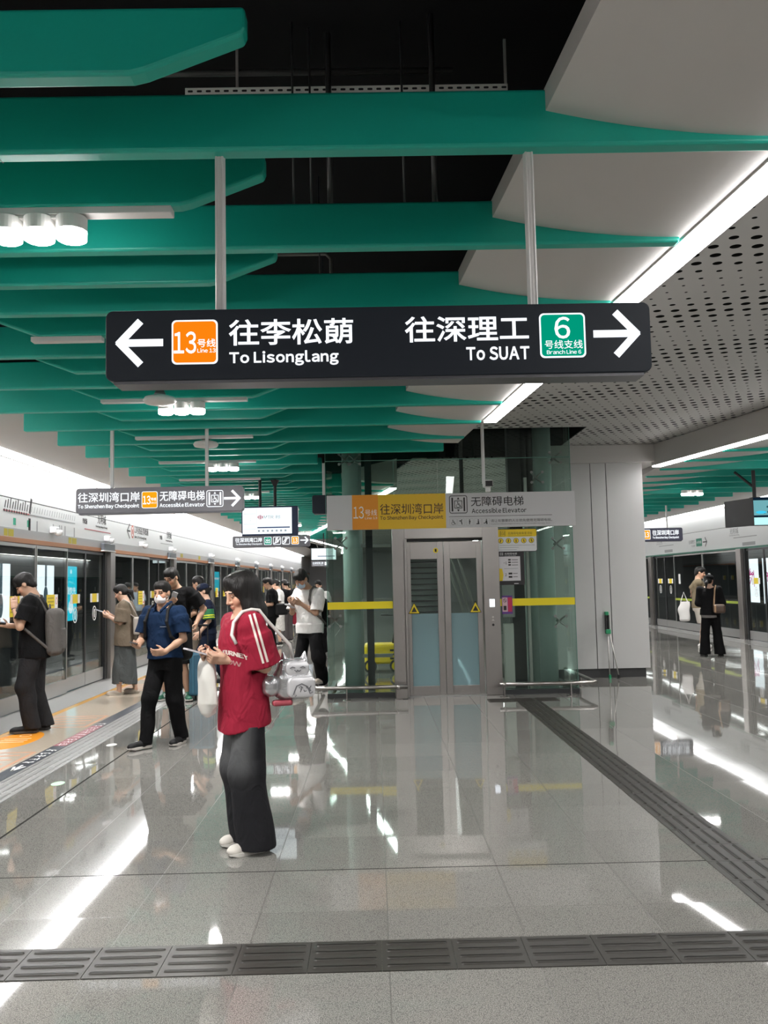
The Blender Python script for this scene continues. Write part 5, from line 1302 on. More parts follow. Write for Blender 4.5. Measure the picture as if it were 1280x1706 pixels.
class Person:
    def __init__(s, label, pos, face, H, group=None, vox=.006, skin=(.50, .30, .205), slim=1.0):
        s.H, s.q, s.vox, s.skin, s.slim = H, H/1.70, vox, skin, slim
        f = unit((face[0], face[1], 0)); s.th = math.atan2(-f[0], f[1])
        s.root = thing('person', label, 'person', (pos[0], pos[1], 0), group); s.root.rotation_euler = (0, 0, s.th)
        s.rot = Matrix.Rotation(s.th, 4, 'Z')
        s.b = Sdf(); s.sh = {}; s.shoe_specs = []
    # ---- skeleton
    def pose(s, lean=0.0, sway=(0, 0), head=(0, 0, 0), ankL=None, ankR=None, wrL=None, wrR=None, elL=(-.4, -1, -.3), elR=(.4, -1, -.3),
             kneeL=(-.1, 1, 0), kneeR=(.1, 1, 0), hipdrop=0, shw=.185, neck_fwd=.0, toeL=None, toeR=None, toeup=(0, 0)):
        q = s.q; s.lean = lean
        hz = (.885-hipdrop)*q
        s.pel = V3(sway[0], sway[1], hz)
        up = V3(0, math.sin(lean), math.cos(lean)); s.up = up
        s.hip = {'L': s.pel+V3(-.085*q, 0, 0), 'R': s.pel+V3(.085*q, 0, 0)}
        s.chest = s.pel+up*.38*q; s.sho = s.pel+up*.50*q; s.nb = s.pel+up*.555*q+V3(0, neck_fwd*.4, 0)
        s.shd = {'L': s.sho+V3(-shw*q, 0, 0), 'R': s.sho+V3(shw*q, 0, 0)}
        s.hR = rot_xyz(*head)
        s.hc = s.nb+V3(0, neck_fwd, 0)+V3(0, .02*q, .0)+s.hR[2]*.115*q+V3(0, 0, .018*q)
        ank = {'L': ankL if ankL is not None else (-.085, -.02, .075), 'R': ankR if ankR is not None else (.085, -.02, .075)}
        s.ank, s.knee = {}, {}
        for k, hint in (('L', kneeL), ('R', kneeR)):
            s.knee[k], s.ank[k] = ik(s.hip[k], np.array(ank[k])*q, .411*q, .404*q, hint)
        s.toe = {'L': unit((toeL or (-.15, 1))+(0,)), 'R': unit((toeR or (.15, 1))+(0,))}; s.toeup = dict(zip('LR', toeup))
        wr = {'L': wrL if wrL is not None else (-.26, .03, .84), 'R': wrR if wrR is not None else (.26, .03, .84)}
        s.elb, s.wri = {}, {}
        for k, hint in (('L', elL), ('R', elR)):
            s.elb[k], s.wri[k] = ik(s.shd[k], np.array(wr[k])*q, .285*q, .245*q, hint)
        return s
    # ---- body
    def body(s, hands=None, lips=True, eyes_open=True, female=False, browdark=(.03, .022, .02)):
        b, q = s.b, s.q; sl = s.slim
        b.ell(s.pel+V3(0, 0, .03*q), V3(.150, .105, .12)*q*sl, k=.04)
        b.cone(s.pel+s.up*.08*q, s.chest, .105*q*sl, .11*q*sl, k=.05)
        b.ell(s.chest+s.up*.02*q, V3(.150*sl, .10*sl, .15)*q, k=.05)
        b.cone(s.shd['L']*.85+s.sho*.15, s.shd['R']*.85+s.sho*.15, .052*q, k=.05)
        b.cone(s.nb-s.up*.03*q, s.hc-s.hR[2]*.07*q-s.hR[1]*.02*q, .058*q*(.9 if female else 1), .053*q*(.9 if female else 1), k=.025)
        b.cone(s.nb-s.up*.035*q+V3(-.08*q, 0, 0), s.nb+s.up*.0*q, .035*q, .045*q, k=.04); b.cone(s.nb-s.up*.035*q+V3(.08*q, 0, 0), s.nb, .035*q, .045*q, k=.04)
        for k in 'LR':
            b.cone(s.shd[k], s.elb[k], .046*q*sl, .036*q*sl, k=.03); b.cone(s.elb[k], s.elb[k]*.6+s.wri[k]*.4, .036*q*sl, .036*q*sl, k=.02); b.cone(s.elb[k]*.6+s.wri[k]*.4, s.wri[k], .036*q*sl, .0245*q, k=.02)
            b.cone(s.hip[k], s.knee[k], .066*q*sl, .048*q*sl, k=.04); b.cone(s.knee[k], s.knee[k]*.65+s.ank[k]*.35, .050*q, .053*q, k=.03); b.cone(s.knee[k]*.65+s.ank[k]*.35, s.ank[k], .052*q, .034*q, k=.02)
            t = s.toe[k]; a = s.ank[k]; b.cone(a-V3(0, 0, .03*q), a+t*.13*q+V3(0, 0, -.05*q+s.toeup[k]), .036*q, .028*q, k=.02)
        s._head(b)
        for k in 'LR':
            hd = (hands or {}).get(k) or dict(d=unit(s.wri[k]-s.elb[k]), n=(1 if k == 'L' else -1, 0, 0), curl=(.35, .35, .3))
            s._hand(b, k, **hd)
        P, F = b.mesh(s.vox); P = smooth_mesh(P, F, 1)
        s.P, s.F = P, F
        col = np.tile(np.array(s.skin), (len(P), 1)); r = np.random.RandomState(3)
        L = (P-s.hc)@s.hR.T/q; S_, Fw, U = L[:, 0], L[:, 1], L[:, 2]
        a = np.abs(S_)
        col[(Fw > .03) & (np.abs(L).max(1) < .13)] *= (1.03, 1.0, .98)
        ck = ((a-.042)/.022)**2+((U+.03)/.024)**2 < 1; col[ck & (Fw > .04)] *= (1.06, .92, .90)
        if lips: col[((S_/.023)**2+((U+.064)/.0115)**2 < 1) & (Fw > .075)] = np.array(s.skin)*(.95, .68, .66)
        brow = (a > .014) & (a < .052) & (np.abs(U-(.031-.12*(a-.03)**2*10)) < .0045) & (Fw > .05); col[brow] = browdark
        ew = (np.abs(a-.031) < .0155) & (np.abs(U-.006) < (.0055 if eyes_open else .0028)) & (Fw > .055)
        col[ew] = (.05, .03, .025)
        mesh_obj('body', P, F, SKINM, s.root, colors=col)
        return s
    def hl(s, a, f, u): return s.hc+s.q*(a*s.hR[0]+f*s.hR[1]+u*s.hR[2])
    def _head(s, b):
        q, R, H = s.q, s.hR, s.hl
        def e(c, r, k=.015, op='u'): b.ell(H(*c), np.array(r)*q, R, k*q, op)
        e((0, -.012, .035), (.073, .092, .086)); e((0, .020, -.035), (.059, .066, .083), .025); e((0, .030, -.085), (.043, .048, .032), .02)
        e((0, .070, -.101), (.019, .016, .015), .02)
        for d in (-1, 1):
            e((d*.036, .060, -.028), (.024, .020, .026), .02)
        b.cone(H(-.038, .078, .027), H(.038, .078, .027), .011*q, k=.02*q)
        for d in (-1, 1):
            e((d*.031, .100, .008), (.016, .016, .012), .014, 's')
            e((d*.031, .0765, .006), (.0145, .011, .010), .004)
        b.cone(H(0, .088, .016), H(0, .106, -.028), .0075*q, .0115*q, k=.012*q); e((-.012, .092, -.032), (.009, .010, .008), .008); e((.012, .092, -.032), (.009, .010, .008), .008)
        e((0, .087, -.058), (.022, .009, .0065), .006); e((0, .085, -.069), (.018, .010, .0075), .006)
        for d in (-1, 1): e((d*.074, -.010, -.004), (.010, .021, .031), .008); 
    def _hand(s, b, k, d=None, n=None, curl=(.5, .6, .4), thumb=(.55, .6, .5), tcurl=.4, spread=.0, fr=1.0):
        q = s.q; d = unit(d); n = np.array(n, float); n = unit(n-d*(n@d)); w = np.cross(d, n); sg = 1 if k == 'R' else -1; W = w*sg
        o = s.wri[k]; R = np.array([w, d, n])
        fr = max(fr, s.vox/.0062)
        b.cone(o-d*.01*q, o+d*.03*q, .023*q, .025*q, k=.02)
        b.box(o+d*.052*q, V3(.038, .042, .0145)*q, .012*q, R, k=.018)
        for i, ln in enumerate((.070, .078, .072, .057)):
            p = o+d*.088*q+W*(.029-.0195*i)*q+W*spread*(1.5-i)*0
            dd = d + W*spread*(1.5-i); dd = unit(dd); ang = 0; r = (.0088, .0082, .0074, .0066)
            L3 = (ln*.45, ln*.30, ln*.25)
            for j in range(3):
                ang += curl[j]*(1+.08*i); v = dd*math.cos(ang)+n*math.sin(ang); p2 = p+v*L3[j]*q
                b.cone(p, p2, r[j]*q*fr, r[j+1]*q*fr, k=.005); p = p2
        p = o+d*.022*q+W*.028*q; v = unit(W*thumb[0]+d*thumb[1]+n*thumb[2]); p2 = p+v*.042*q
        b.cone(p, p2, .0125*q*fr**.5, .0105*q*fr**.5, k=.012); v2 = unit(v+d*tcurl-W*tcurl*.5+n*tcurl*.3); b.cone(p2, p2+v2*.034*q, .010*q*fr**.5, .0075*q*fr**.5, k=.006)
    # ---- clothes: each is its own blended surface
    def garment(s, name, S, m, vox=None, it=1, label=None):
        P, F = S.mesh(vox or max(s.vox, .0065)); P = smooth_mesh(P, F, it)
        o = mesh_obj(name, P, F, m, s.root)
        if label: o['label'] = label
        return o, P, F
    def shirt(s, m, hem, name='shirt', wid=1.0, dep=1.0, sleeve=.62, sw=.075, sw1=.085, flare=1.0, fold=.006, seed=1, neck=.068, neckz=.0, neckf=.03, label=None, long=False, tilt=0.0, band=None):
        q = s.q; S = Sdf(); top = s.sho[2]+.055*q
        def cy(z): return s.pel[1]+(z-s.pel[2])*math.tan(s.lean)
        def cx(z): return s.pel[0]
        hb = hem-(.07 if tilt else 0)
        zs = [hb, hb+.12*q, s.pel[2]+.10*q, s.pel[2]+.24*q, s.pel[2]+.38*q, s.sho[2]-.03*q, s.sho[2]+.02*q]
        A = np.array([.178*flare, .176*flare, .165, .168, .176, .172, .15])*q*wid*s.slim; Bd = np.array([.138*flare, .136*flare, .125, .125, .128, .110, .085])*q*dep*s.slim
        o = sorted(range(len(zs)), key=lambda i: zs[i]); zs = [zs[i] for i in o]; A = A[o]; Bd = Bd[o]
        S.loft(zs, [cx(z) for z in zs], [cy(z) for z in zs], A, Bd, k=.04, pw=2.3)
        for k in 'LR':
            S.cone(s.nb-s.up*.045*q, s.shd[k], .055*q, .06*q, k=.05)
            if sleeve > 0:
                e = s.shd[k]+(s.elb[k]-s.shd[k])*sleeve
                a0 = s.shd[k]-V3(0, 0, .022*q); m0 = s.shd[k]+(e-s.shd[k])*.35
                S.cone(a0, m0, sw*.80*q, (sw+(sw1-sw)*.3)*q, k=.045); S.cone(m0-(e-m0)*.1, e, (sw+(sw1-sw)*.3)*q, sw1*q, k=.03, flat=True)
            if long:
                S.cone(s.shd[k], s.elb[k], sw*q, sw1*q, k=.04); S.cone(s.elb[k], s.elb[k]*.06+s.wri[k]*.94, sw1*q, .045*q, k=.03, flat=False)
        if tilt: S.fn(lambda x, y, z: (hem-tilt*y)-z+0*x, 'clip')
        if fold: S.fn(folds(fold, seed), 'disp')
        # open neck, hollow hem, hollow sleeves
        nc = s.nb+s.up*.02*q
        S.cone(nc-s.up*.05*q+V3(0, .0, 0), nc+s.up*.12*q+V3(0, neckf, 0), neck*q, (neck+.02)*q, k=.012, op='s')
        if neckz: S.cone(nc+V3(0, .06*q, -.02*q), nc+V3(0, .13*q, -neckz*q), .05*q, .02*q, k=.02, op='s')
        zc = hem+.02
        S.loft([hb-.03, hem+.035], [cx(hem)]*2, [cy(hem)]*2, [A[0]-.018]*2, [Bd[0]-.018]*2, k=.008, op='s')
        if sleeve > 0:
            for k in 'LR':
                e = s.shd[k]+(s.elb[k]-s.shd[k])*sleeve; u = unit(s.elb[k]-s.shd[k])
                S.cone(e-u*.03*q, e+u*.03*q, (sw1-.018)*q, (sw1-.018)*q, k=.006, op='s', flat=True)
        r = s.garment(name, S, m, label=label); s.sh[name] = r; s.over = (S, hem+.012)
        return r
    def _tuck(s, S):                      # what a shirt covers stays inside the shirt
        if getattr(s, 'over', None) is None: return
        O, zc = s.over
        def f(x, y, z):
            zz = np.ravel(z); k = zz > zc; out = np.full(np.broadcast(x, y, z).shape, -1.0, np.float32)
            if k.any(): out[:, :, k] = O.field(x, y, zz[k][None, None, :]) + .016
            return out
        S.fn(f, 'clip')
    def trousers(s, m, name='trousers', waist=None, r=(.098, .075, .062), hem=.03, fold=.006, seed=2, rk=None, seat=1.0, skirt=None, label=None):
        q = s.q; S = Sdf(); waist = waist or s.pel[2]+.10*q
        S.loft([s.pel[2]-.10*q, s.pel[2], waist], s.pel[0], [s.pel[1]-.012, s.pel[1]-.01, s.pel[1]], V3(.158, .158, .138)*q*s.slim*seat, V3(.120, .122, .108)*q*s.slim*seat, k=.04, pw=2.3)
        for k in 'LR':
            h, kn, an = s.hip[k]+V3(0, -.01, 0), s.knee[k], s.ank[k]
            S.cone(h, kn, r[0]*q*s.slim, r[1]*q*s.slim, k=.035)
            if hem < kn[2]-.02:
                d = an-kn; e = kn+d*min((kn[2]-hem)/max(kn[2]-an[2], .05), 1.10)
                S.cone(kn, e, r[1]*q*s.slim, r[2]*q, k=.035)
            else:
                S.cone(h, kn+(kn-h)*0, r[0]*q*s.slim, r[1]*q*s.slim, k=.03)
        if fold: S.fn(folds(fold, seed), 'disp')
        s._tuck(S)
        if hem > 0: S.fn(lambda x, y, z: (hem-z)+0*x+0*y, 'clip')
        return s.garment(name, S, m, label=label)
    def skirt(s, m, hem, name='skirt', top=None, a=(.15, .20), b=(.12, .15), fold=.01, seed=5, label=None, split=False):
        q = s.q; S = Sdf(); top = top or s.pel[2]+.12*q
        zs = [hem, (hem+s.pel[2])/2, s.pel[2], top]
        S.loft(zs, s.pel[0], s.pel[1], V3(a[1], (a[0]+a[1])/2+.01, a[0]+.015, a[0])*q, V3(b[1], (b[0]+b[1])/2+.005, b[0]+.01, b[0])*q, k=.02, pw=2.2)
        if fold: S.fn(folds(fold, seed, 1.6), 'disp')
        if name != 'shirt_hem': s._tuck(S)
        S.loft([hem-.05, hem+.03], s.pel[0], s.pel[1], a[1]*q-.015, b[1]*q-.015, k=.01, op='s')
        return s.garment(name, S, m, label=label)
    def shoes(s, m, sole_m, L=.265, wd=.098, high=.0, style='sneaker', tilt=(0, 0)):
        q = s.q
        for i, k in enumerate('LR'):
            a = s.ank[k]; t = s.toe[k]; w = np.cross(t, V3(0, 0, 1)); zb = a[2]-.078*q; tu = s.toeup[k]
            heel = a-t*.065*q; heel[2] = zb; Lq = L*q
            def pt(u, v, z): return heel+t*u*Lq+w*v+V3(0, 0, z+tu*u*1.6)
            S = Sdf()
            S.cone(pt(.14, 0, .045), pt(.40, 0, .045), .036*q, .040*q, k=.02); S.cone(pt(.40, 0, .040), pt(.80, .004, .034), .040*q, .033*q, k=.02); S.ell(pt(.84, 0, .032), V3(.042, .045, .028)*q, k=.02)
            if style == 'sneaker': S.cone(pt(.13, 0, .05), pt(.26, 0, .085+high), .036*q, .038*q, k=.02)
            zf = lambda x, y, z: (zb+.010+tu*1.6*np.clip(((x-heel[0])*t[0]+(y-heel[1])*t[1])/Lq, 0, 1)) - z
            S.fn(zf, 'clip')
            if style == 'slide': S.cone(pt(.0, 0, .07), pt(.45, 0, .085), .05*q, .035*q, k=.01, op='s')
            o, P, F = s.garment('shoe', S, m, vox=max(.005, s.vox*.8))
            pr = [(0, .20), (.04, .62), (.14, .80), (.30, .74), (.48, .78), (.66, .98), (.80, 1.0), (.92, .80), (.985, .40)]
            sd = [(u, v*wd*q/2) for u, v in pr] + [(u, -v*wd*q/2) for u, v in reversed(pr)]
            n = len(sd); mb = MB(); vs = []
            for z, g in ((.0, .94), (.006, 1.0), (.026, 1.0)):
                vs += [tuple(pt(.5+(u-.5)*(g if g < 1 else 1), v*g, z+(.008 if (u > .9 and z < .02) else 0))) for u, v in sd]
            fs = [(i_*n+j, i_*n+(j+1) % n, (i_+1)*n+(j+1) % n, (i_+1)*n+j) for i_ in range(2) for j in range(n)] + [tuple(range(n-1, -1, -1)), tuple(range(2*n, 3*n))]
            me = bpy.data.meshes.new('sole'); me.from_pydata(vs, [], fs); me.materials.append(sole_m)
            so = bpy.data.objects.new('sole', me); COL.objects.link(so); so.parent = o
    def hair(s, kind='short', m=None, fringe=.0, vox=None, seed=3, extra=None, hl=.0):
        q, R, H = s.q, s.hR, s.hl; S = Sdf()
        def e(c, r, k=.012, op='u'): S.ell(H(*c), np.array(r)*q, R, k*q, op)
        e((0, -.016, .042), (.080, .101, .092+hl))
        if kind != 'buzz': e((0, .030, .085+hl*.5), (.066, .062, .042), .03)
        if kind in ('short', 'buzz'):
            e((0, -.070, -.03), (.062, .040, .055), .03)
        if fringe: e((0, .078, .062), (.056, .024, .022+fringe), .02); e((-.03, .074, .05), (.03, .02, .02+fringe*.6), .015)
        if kind == 'bun': e((0, -.115, .02), (.035, .035, .035), .02); e((0, -.05, -.02), (.066, .055, .05), .03)
        if kind == 'pony':
            e((0, -.05, -.01), (.07, .055, .06), .03); S.cone(H(0, -.10, .0), H(0, -.145, -.05), .026*q, .034*q, k=.02); S.cone(H(0, -.145, -.05), H(0, -.14, -.17), .034*q, .012*q, k=.02)
        if extra: extra(S, H, e)
        g = random.Random(seed); A = [(g.uniform(60, 140), g.uniform(60, 140), g.uniform(-20, 20), g.uniform(0, 6)) for _ in range(4)]
        S.fn(lambda x, y, z: .0007*sum(np.sin(a*(x-s.hc[0])+b*(y-s.hc[1])+c*(z-s.hc[2])+p) for a, b, c, p in A), 'disp')
        if kind != 'free':
            e((0, .115, -.035), (.066, .070, .080+(.0 if fringe else .012)), .012, 's')
            if kind in ('short', 'buzz', 'pony', 'bun'):
                for d in (-1, 1): e((d*.088, .004, -.022), (.030, .034, .045), .01, 's')
                up = R[2]; zc = s.hc-up*.075*q
                if kind in ('short', 'buzz'): S.fn(lambda x, y, z: -((x-zc[0])*up[0]+(y-zc[1])*up[1]+(z-zc[2])*up[2]), 'clip')
        o, P, F = s.garment('hair', S, m or HAIRM, vox=vox or max(.005, s.vox*.8))
        return o
    # ---- small children
    def strip_on(s, name, target, pts, wd, m, normal_hint, lift=.004, nsub=18):
        """a thin ribbon laid on a garment: pts are local points, dropped onto the garment along normal_hint"""
        o, P, F = target; bv = BVHTree.FromPolygons([tuple(p) for p in P], [tuple(int(i) for i in f) for f in F])
        pts = [np.array(p, float) for p in pts]; path = []
        for a, b in zip(pts[:-1], pts[1:]): path += [a+(b-a)*i/nsub for i in range(nsub)]
        path.append(pts[-1]); d = -unit(normal_hint); rows = []
        for i, p in enumerate(path):
            t = unit(path[min(i+1, len(path)-1)]-path[max(i-1, 0)]); w = unit(np.cross(t, d)); row = []
            for j in (-1, 0, 1):
                st = p+w*j*wd/2-d*.4; hit = bv.ray_cast(Vector(st), Vector(d), .9)
                if hit[0] is None: row = None; break
                row.append(np.array(hit[0])-d*lift)
            if row: rows.append(row)
        if len(rows) < 2: return None
        vs = [p for r in rows for p in r]; fs = [(3*i+j, 3*i+j+1, 3*i+3+j+1, 3*i+3+j) for i in range(len(rows)-1) for j in (0, 1)]
        n = len(vs); vs2 = vs+[p+d*.004 for p in vs]
        fs2 = fs+[tuple(q+n for q in f[::-1]) for f in fs]
        return mesh_obj(name, vs2, np.array(fs2), m, o)
    def text_on(s, name, target, txt, org, u, v, size, m, bold=.02, arch=0.0, lift=.004):
        o, P, F = target; bv = BVHTree.FromPolygons([tuple(p) for p in P], [tuple(int(i) for i in f) for f in F])
        u, v = unit(u), unit(v); n = np.cross(u, v); vs, fs = text_geo(txt, bold)[0]
        x0, x1 = vs[:, 0].min(), vs[:, 0].max(); y0, y1 = vs[:, 1].min(), vs[:, 1].max(); sc = size/(x1-x0); out = []
        for p in vs:
            a = (p[0]-(x0+x1)/2)*sc; b = (p[1]-y0)*sc - arch*(a/size*2)**2
            st = np.array(org)+u*a+v*b; hit = bv.ray_cast(Vector(st+n*.5), Vector(-n), 1.0)
            q = np.array(hit[0]) if hit[0] is not None else st
            out.append(q+n*(lift if p[2] > 0 else .0))
        me = bpy.data.meshes.new(name); me.from_pydata([tuple(p) for p in out], [], fs); me.materials.append(m)
        ob = bpy.data.objects.new(name, me); COL.objects.link(ob); ob.parent = o; return ob
    def held(s, name, label, cat, p, group=None):
        """a separate thing carried by the figure; p is local"""
        t = thing(name, label, cat, tuple(s.root.location + (s.rot @ Vector(p)).xyz), group); t.rotation_euler = (0, 0, s.th)
        t['_o'] = 0; del t['_o']; return t
    def part(s, t, p, name, mb, m, bevel=0, smooth=False):
        me = bpy.data.meshes.new(name); me.from_pydata([tuple(np.array(v)-np.array(p)) for v in mb.v], [], mb.f); me.materials.append(m)
        if smooth: me.polygons.foreach_set('use_smooth', [True]*len(me.polygons))
        o = bpy.data.objects.new(name, me); COL.objects.link(o); o.parent = t
        if bevel: b = o.modifiers.new('bevel', 'BEVEL'); b.width = bevel; b.segments = 2; b.limit_method = 'ANGLE'
        return o
    def partS(s, t, p, name, S, m, vox=.006, it=1):
        P, F = S.mesh(vox); P = smooth_mesh(P, F, it); return mesh_obj(name, P, F, m, t, off=p)
    def phone(s, label, c, u, n, m=None, size=(.074, .155, .009), screen=True):
        """flat phone: c centre, u long axis, n direction its screen faces"""
        u = unit(u); n = np.array(n, float); n = unit(n-u*(n@u)); w = np.cross(u, n)
        t = s.held('phone', label, 'phone', c)
        def slab(a, b, d0, d1):
            mb = MB(); mb.poly((Vector(c), Vector(w), Vector(u)), rrect(-a, a, -b, b, .010, 4), d0, d1); return mb
        s.part(t, c, 'case', slab(size[0]/2, size[1]/2, -size[2]/2, size[2]/2), m or mat('phone_case', (.03, .03, .035), .3))
        s.part(t, c, 'display', slab(size[0]/2-.004, size[1]/2-.004, size[2]/2-.001, size[2]/2+.0006), mat('phone_screen', (.05, .06, .07), .1, emit=.25, emit_col=(.7, .8, 1)))
        return t

    def mask(s, m, label=None):
        q, R, H = s.q, s.hR, s.hl; S = Sdf()
        S.ell(H(0, .026, -.058), V3(.064, .076, .056)*q, R, .01); S.ell(H(0, .086, -.048), V3(.026, .020, .036)*q, R, .03*q)
        f_ = R[1]; c0 = H(0, .034, 0)
        S.fn(lambda x, y, z: -((x-c0[0])*f_[0]+(y-c0[1])*f_[1]+(z-c0[2])*f_[2]), 'clip')
        o, P, F = s.garment('face_mask', S, m, vox=max(.0045, s.vox*.8), label=label)
        mb = MB()
        for d in (-1, 1):
            for u in (-.025, -.075): mb.tube([H(d*.058, .042, u), H(d*.070, .012, (u-.03)*.6), H(d*.078, -.012, -.012+.2*u)], .0016, 5)
        me = bpy.data.meshes.new('ear_loop'); me.from_pydata(mb.v, [], mb.f); me.materials.append(m); ob = bpy.data.objects.new('ear_loop', me); COL.objects.link(ob); ob.parent = o
    def glasses(s):
        q, R, H = s.q, s.hR, s.hl; mb = MB()
        for d in (-1, 1):
            mb.tube([H(d*.033+.020*math.cos(a), .098-.1*abs(.020*math.cos(a)), .004+.016*math.sin(a)) for a in np.linspace(0, 2*PI, 17)], .0016*q, 6)
            mb.tube([H(d*.053, .094, .006), H(d*.072, .05, .008), H(d*.078, -.01, .006)], .0016*q, 6)
        mb.tube([H(-.013, .100, .008), H(.013, .100, .008)], .0016*q, 6)
        me = bpy.data.meshes.new('glasses'); me.from_pydata(mb.v, [], mb.f); me.materials.append(mat('glasses_frame', (.02, .02, .02), .3)); o = bpy.data.objects.new('glasses', me); COL.objects.link(o); o.parent = s.root
    def cap(s, m):
        q, R, H = s.q, s.hR, s.hl; S = Sdf()
        S.ell(H(0, -.012, .060), V3(.088, .106, .078)*q, R, .01); u = R[2]; c0 = H(0, 0, .040)
        S.fn(lambda x, y, z: -((x-c0[0])*u[0]+(y-c0[1])*u[1]+(z-c0[2])*u[2]), 'clip')
        o, P, F = s.garment('cap', S, m, vox=max(.005, s.vox*.8))
        S = Sdf(); S.ell(H(0, .115, .046), V3(.068, .072, .010)*q, R, .01); P, F = S.mesh(.005); mesh_obj('peak', P, F, m, o)
    def backpack(s, label, m, z=1.13, h=.44, w=.30, d=.15, back=-.215, strap_m=None, straps='LR', x=0.0, pocket=True, cat='backpack'):
        q = s.q; cy = s.pel[1]+(z*q-s.pel[2])*math.tan(s.lean)+back*q; c = np.array((x, cy, z*q)); t = s.held('backpack', label, cat, c)
        ca, sa = math.cos(s.lean), math.sin(s.lean); R = np.array([(1, 0, 0), (0, ca, -sa), (0, sa, ca)])
        S = Sdf(); S.box(c, V3(w/2, d/2, h/2)*q, .07*q, R, k=.02); S.fn(folds(.004, 5), 'disp'); s.partS(t, c, 'body', S, m, max(.007, s.vox))
        if pocket: S = Sdf(); S.box(c-s.up*.08*q-np.array(R[1])*d*.36*q, V3(w*.38, .035, h*.24)*q, .025*q, R, k=.02); s.partS(t, c, 'front_pocket', S, m, max(.007, s.vox))
        S = Sdf(); S.cone(c+s.up*h*.49*q+V3(-.03, .05, 0)*q, c+s.up*h*.58*q+V3(0, .05, 0)*q, .009*q, k=.005); S.cone(c+s.up*h*.49*q+V3(.03, .05, 0)*q, c+s.up*h*.58*q+V3(0, .05, 0)*q, .009*q, k=.005); s.partS(t, c, 'grab_handle', S, m, .006)
        for k in straps:
            sg = -1 if k == 'L' else 1; sp = s.sho+V3(sg*.105*q, 0, 0); S = Sdf()
            pts = [c+s.up*h*.40*q+V3(sg*.06*q, d*.4*q, 0), sp+V3(0, -.06*q, .045*q), sp+V3(0, .01*q, .072*q), sp+V3(sg*.01*q, .085*q, .02*q), sp+V3(sg*.03*q, .135*q, -.10*q), sp+V3(sg*.055*q, .10*q, -.25*q), sp+V3(sg*.095*q, .0, -.33*q), c-s.up*h*.35*q+V3(sg*w*.4*q, d*.3*q, 0)]
            for a, b in zip(pts[:-1], pts[1:]): S.cone(a, b, .0155*q, k=.01)
            s.partS(t, c, 'strap', S, strap_m or m, max(.006, s.vox*.9))
        return t
# ================================================================ PEOPLE
SOLE_W = mat('white_rubber', (.62, .60, .56), .6); SOLE_B = mat('black_rubber', (.02, .02, .02), .7)
def DOWN3(p, d): return np.array(p, float)+V3(0, 0, -d)

# ---- woman in the red shirt
W = Person('woman with long hair in an oversized red shirt and wide charcoal jeans', (-.79, 5.27), (-.86, -.51), 1.625, vox=.0048, skin=(.56, .345, .245), slim=.92)
W.pose(lean=.02, head=(.10, .34, 0), ankL=(-.10, -.03, .075), ankR=(.09, -.06, .075), wrL=(-.065, .145, 1.165), wrR=(.055, .17, 1.18), elL=(-.42, -1, -.6), elR=(.42, -1, -.6), neck_fwd=-.035, toeL=(-.02, 1), toeR=(.10, 1), shw=.170)
hn = dict(d=(.10, .95, .12), n=(.72, -.05, .62), curl=(.75, .75, .5), thumb=(.35, .75, .75), tcurl=.4)
hn2 = dict(d=(-.10, .95, .10), n=(-.72, -.05, .62), curl=(.75, .75, .5), thumb=(.35, .75, .75), tcurl=.4)
W.body(hands={'L': hn, 'R': hn2}, eyes_open=False, female=True)
def long_hair(S, H, e):
    e((0, -.026, .045), (.084, .102, .094), .02)
    S.cone(H(0, -.055, .03), DOWN3(H(0, -.078, -.05), .10), .078, .076, k=.03); S.cone(DOWN3(H(0, -.078, -.05), .09), DOWN3(H(0, -.10, -.06), .19), .074, .050, k=.03)
    for d in (-1, 1):
        S.cone(H(d*.056, -.012, .06), DOWN3(H(d*.066, -.022, -.04), .08), .038, .034, k=.03); S.cone(DOWN3(H(d*.066, -.022, -.04), .07), DOWN3(H(d*.072, -.045, -.06), .18), .034, .022, k=.03)
        S.cone(H(d*.014, .060, .108), H(d*.060, .048, .045), .014, .016, k=.03); S.cone(H(d*.060, .048, .045), DOWN3(H(d*.071, .018, -.05), .03), .018, .018, k=.03)
        S.cone(DOWN3(H(d*.071, .018, -.05), .02), DOWN3(H(d*.076, .010, -.06), .15), .020, .014, k=.03)
    e((0, .145, -.050), (.058, .085, .118), .025, 's')
W.hair('free', extra=long_hair, vox=.0045)
RED_C = mat('red_cotton', (.265, .014, .034), .8, noise=.10, nscale=14, spec=.15, wrinkle=.7)
W.shirt(RED_C, .715, wid=1.12, dep=1.22, sleeve=.95, sw=.080, sw1=.112, flare=1.02, fold=.011, seed=4, neck=.066, neckf=.05, neckz=.05, tilt=.16)
CREAM = mat('cream_print', (.68, .60, .55), .8)
sh = W.sh['shirt']
sL, eL = W.shd['L'], W.elb['L']; ax = unit(eL-sL)
cam_dir = np.array((W.rot.inverted() @ (Vector((0, 0, CAM_H))-W.root.location)).xyz); cd = unit(cam_dir-V3(0, 0, cam_dir[2]))
perp = unit(np.cross(ax, cd))
for k, o_ in enumerate((-.008, .024)):
    p = [sL+V3(0, 0, .055)+perp*(o_*.8)+ax*t*.30 for t in (.0, .33, .66, .97)]
    W.strip_on('sleeve_stripe', sh, p, .013, CREAM, cd)
front = W.pel+W.up*.30*W.q+V3(.0, .15, 0)
tu = V3(1, 0, 0)*-1
W.text_on('lettering', sh, 'OUR JOURNEY', front+V3(-.06, 0, .01), (-1, 0, 0), (0, 0, 1), .24, CREAM, .02, arch=.035)
W.text_on('lettering', sh, 'TO GROW', front+V3(-.06, 0, -.042), (-1, 0, 0), (0, 0, 1), .17, mat('faded_print', (.42, .22, .22), .8), .0, arch=.02)
JEAN = mat('charcoal_denim', (.016, .016, .0185), .85, noise=.2, nscale=9, spec=.15, wrinkle=.5)
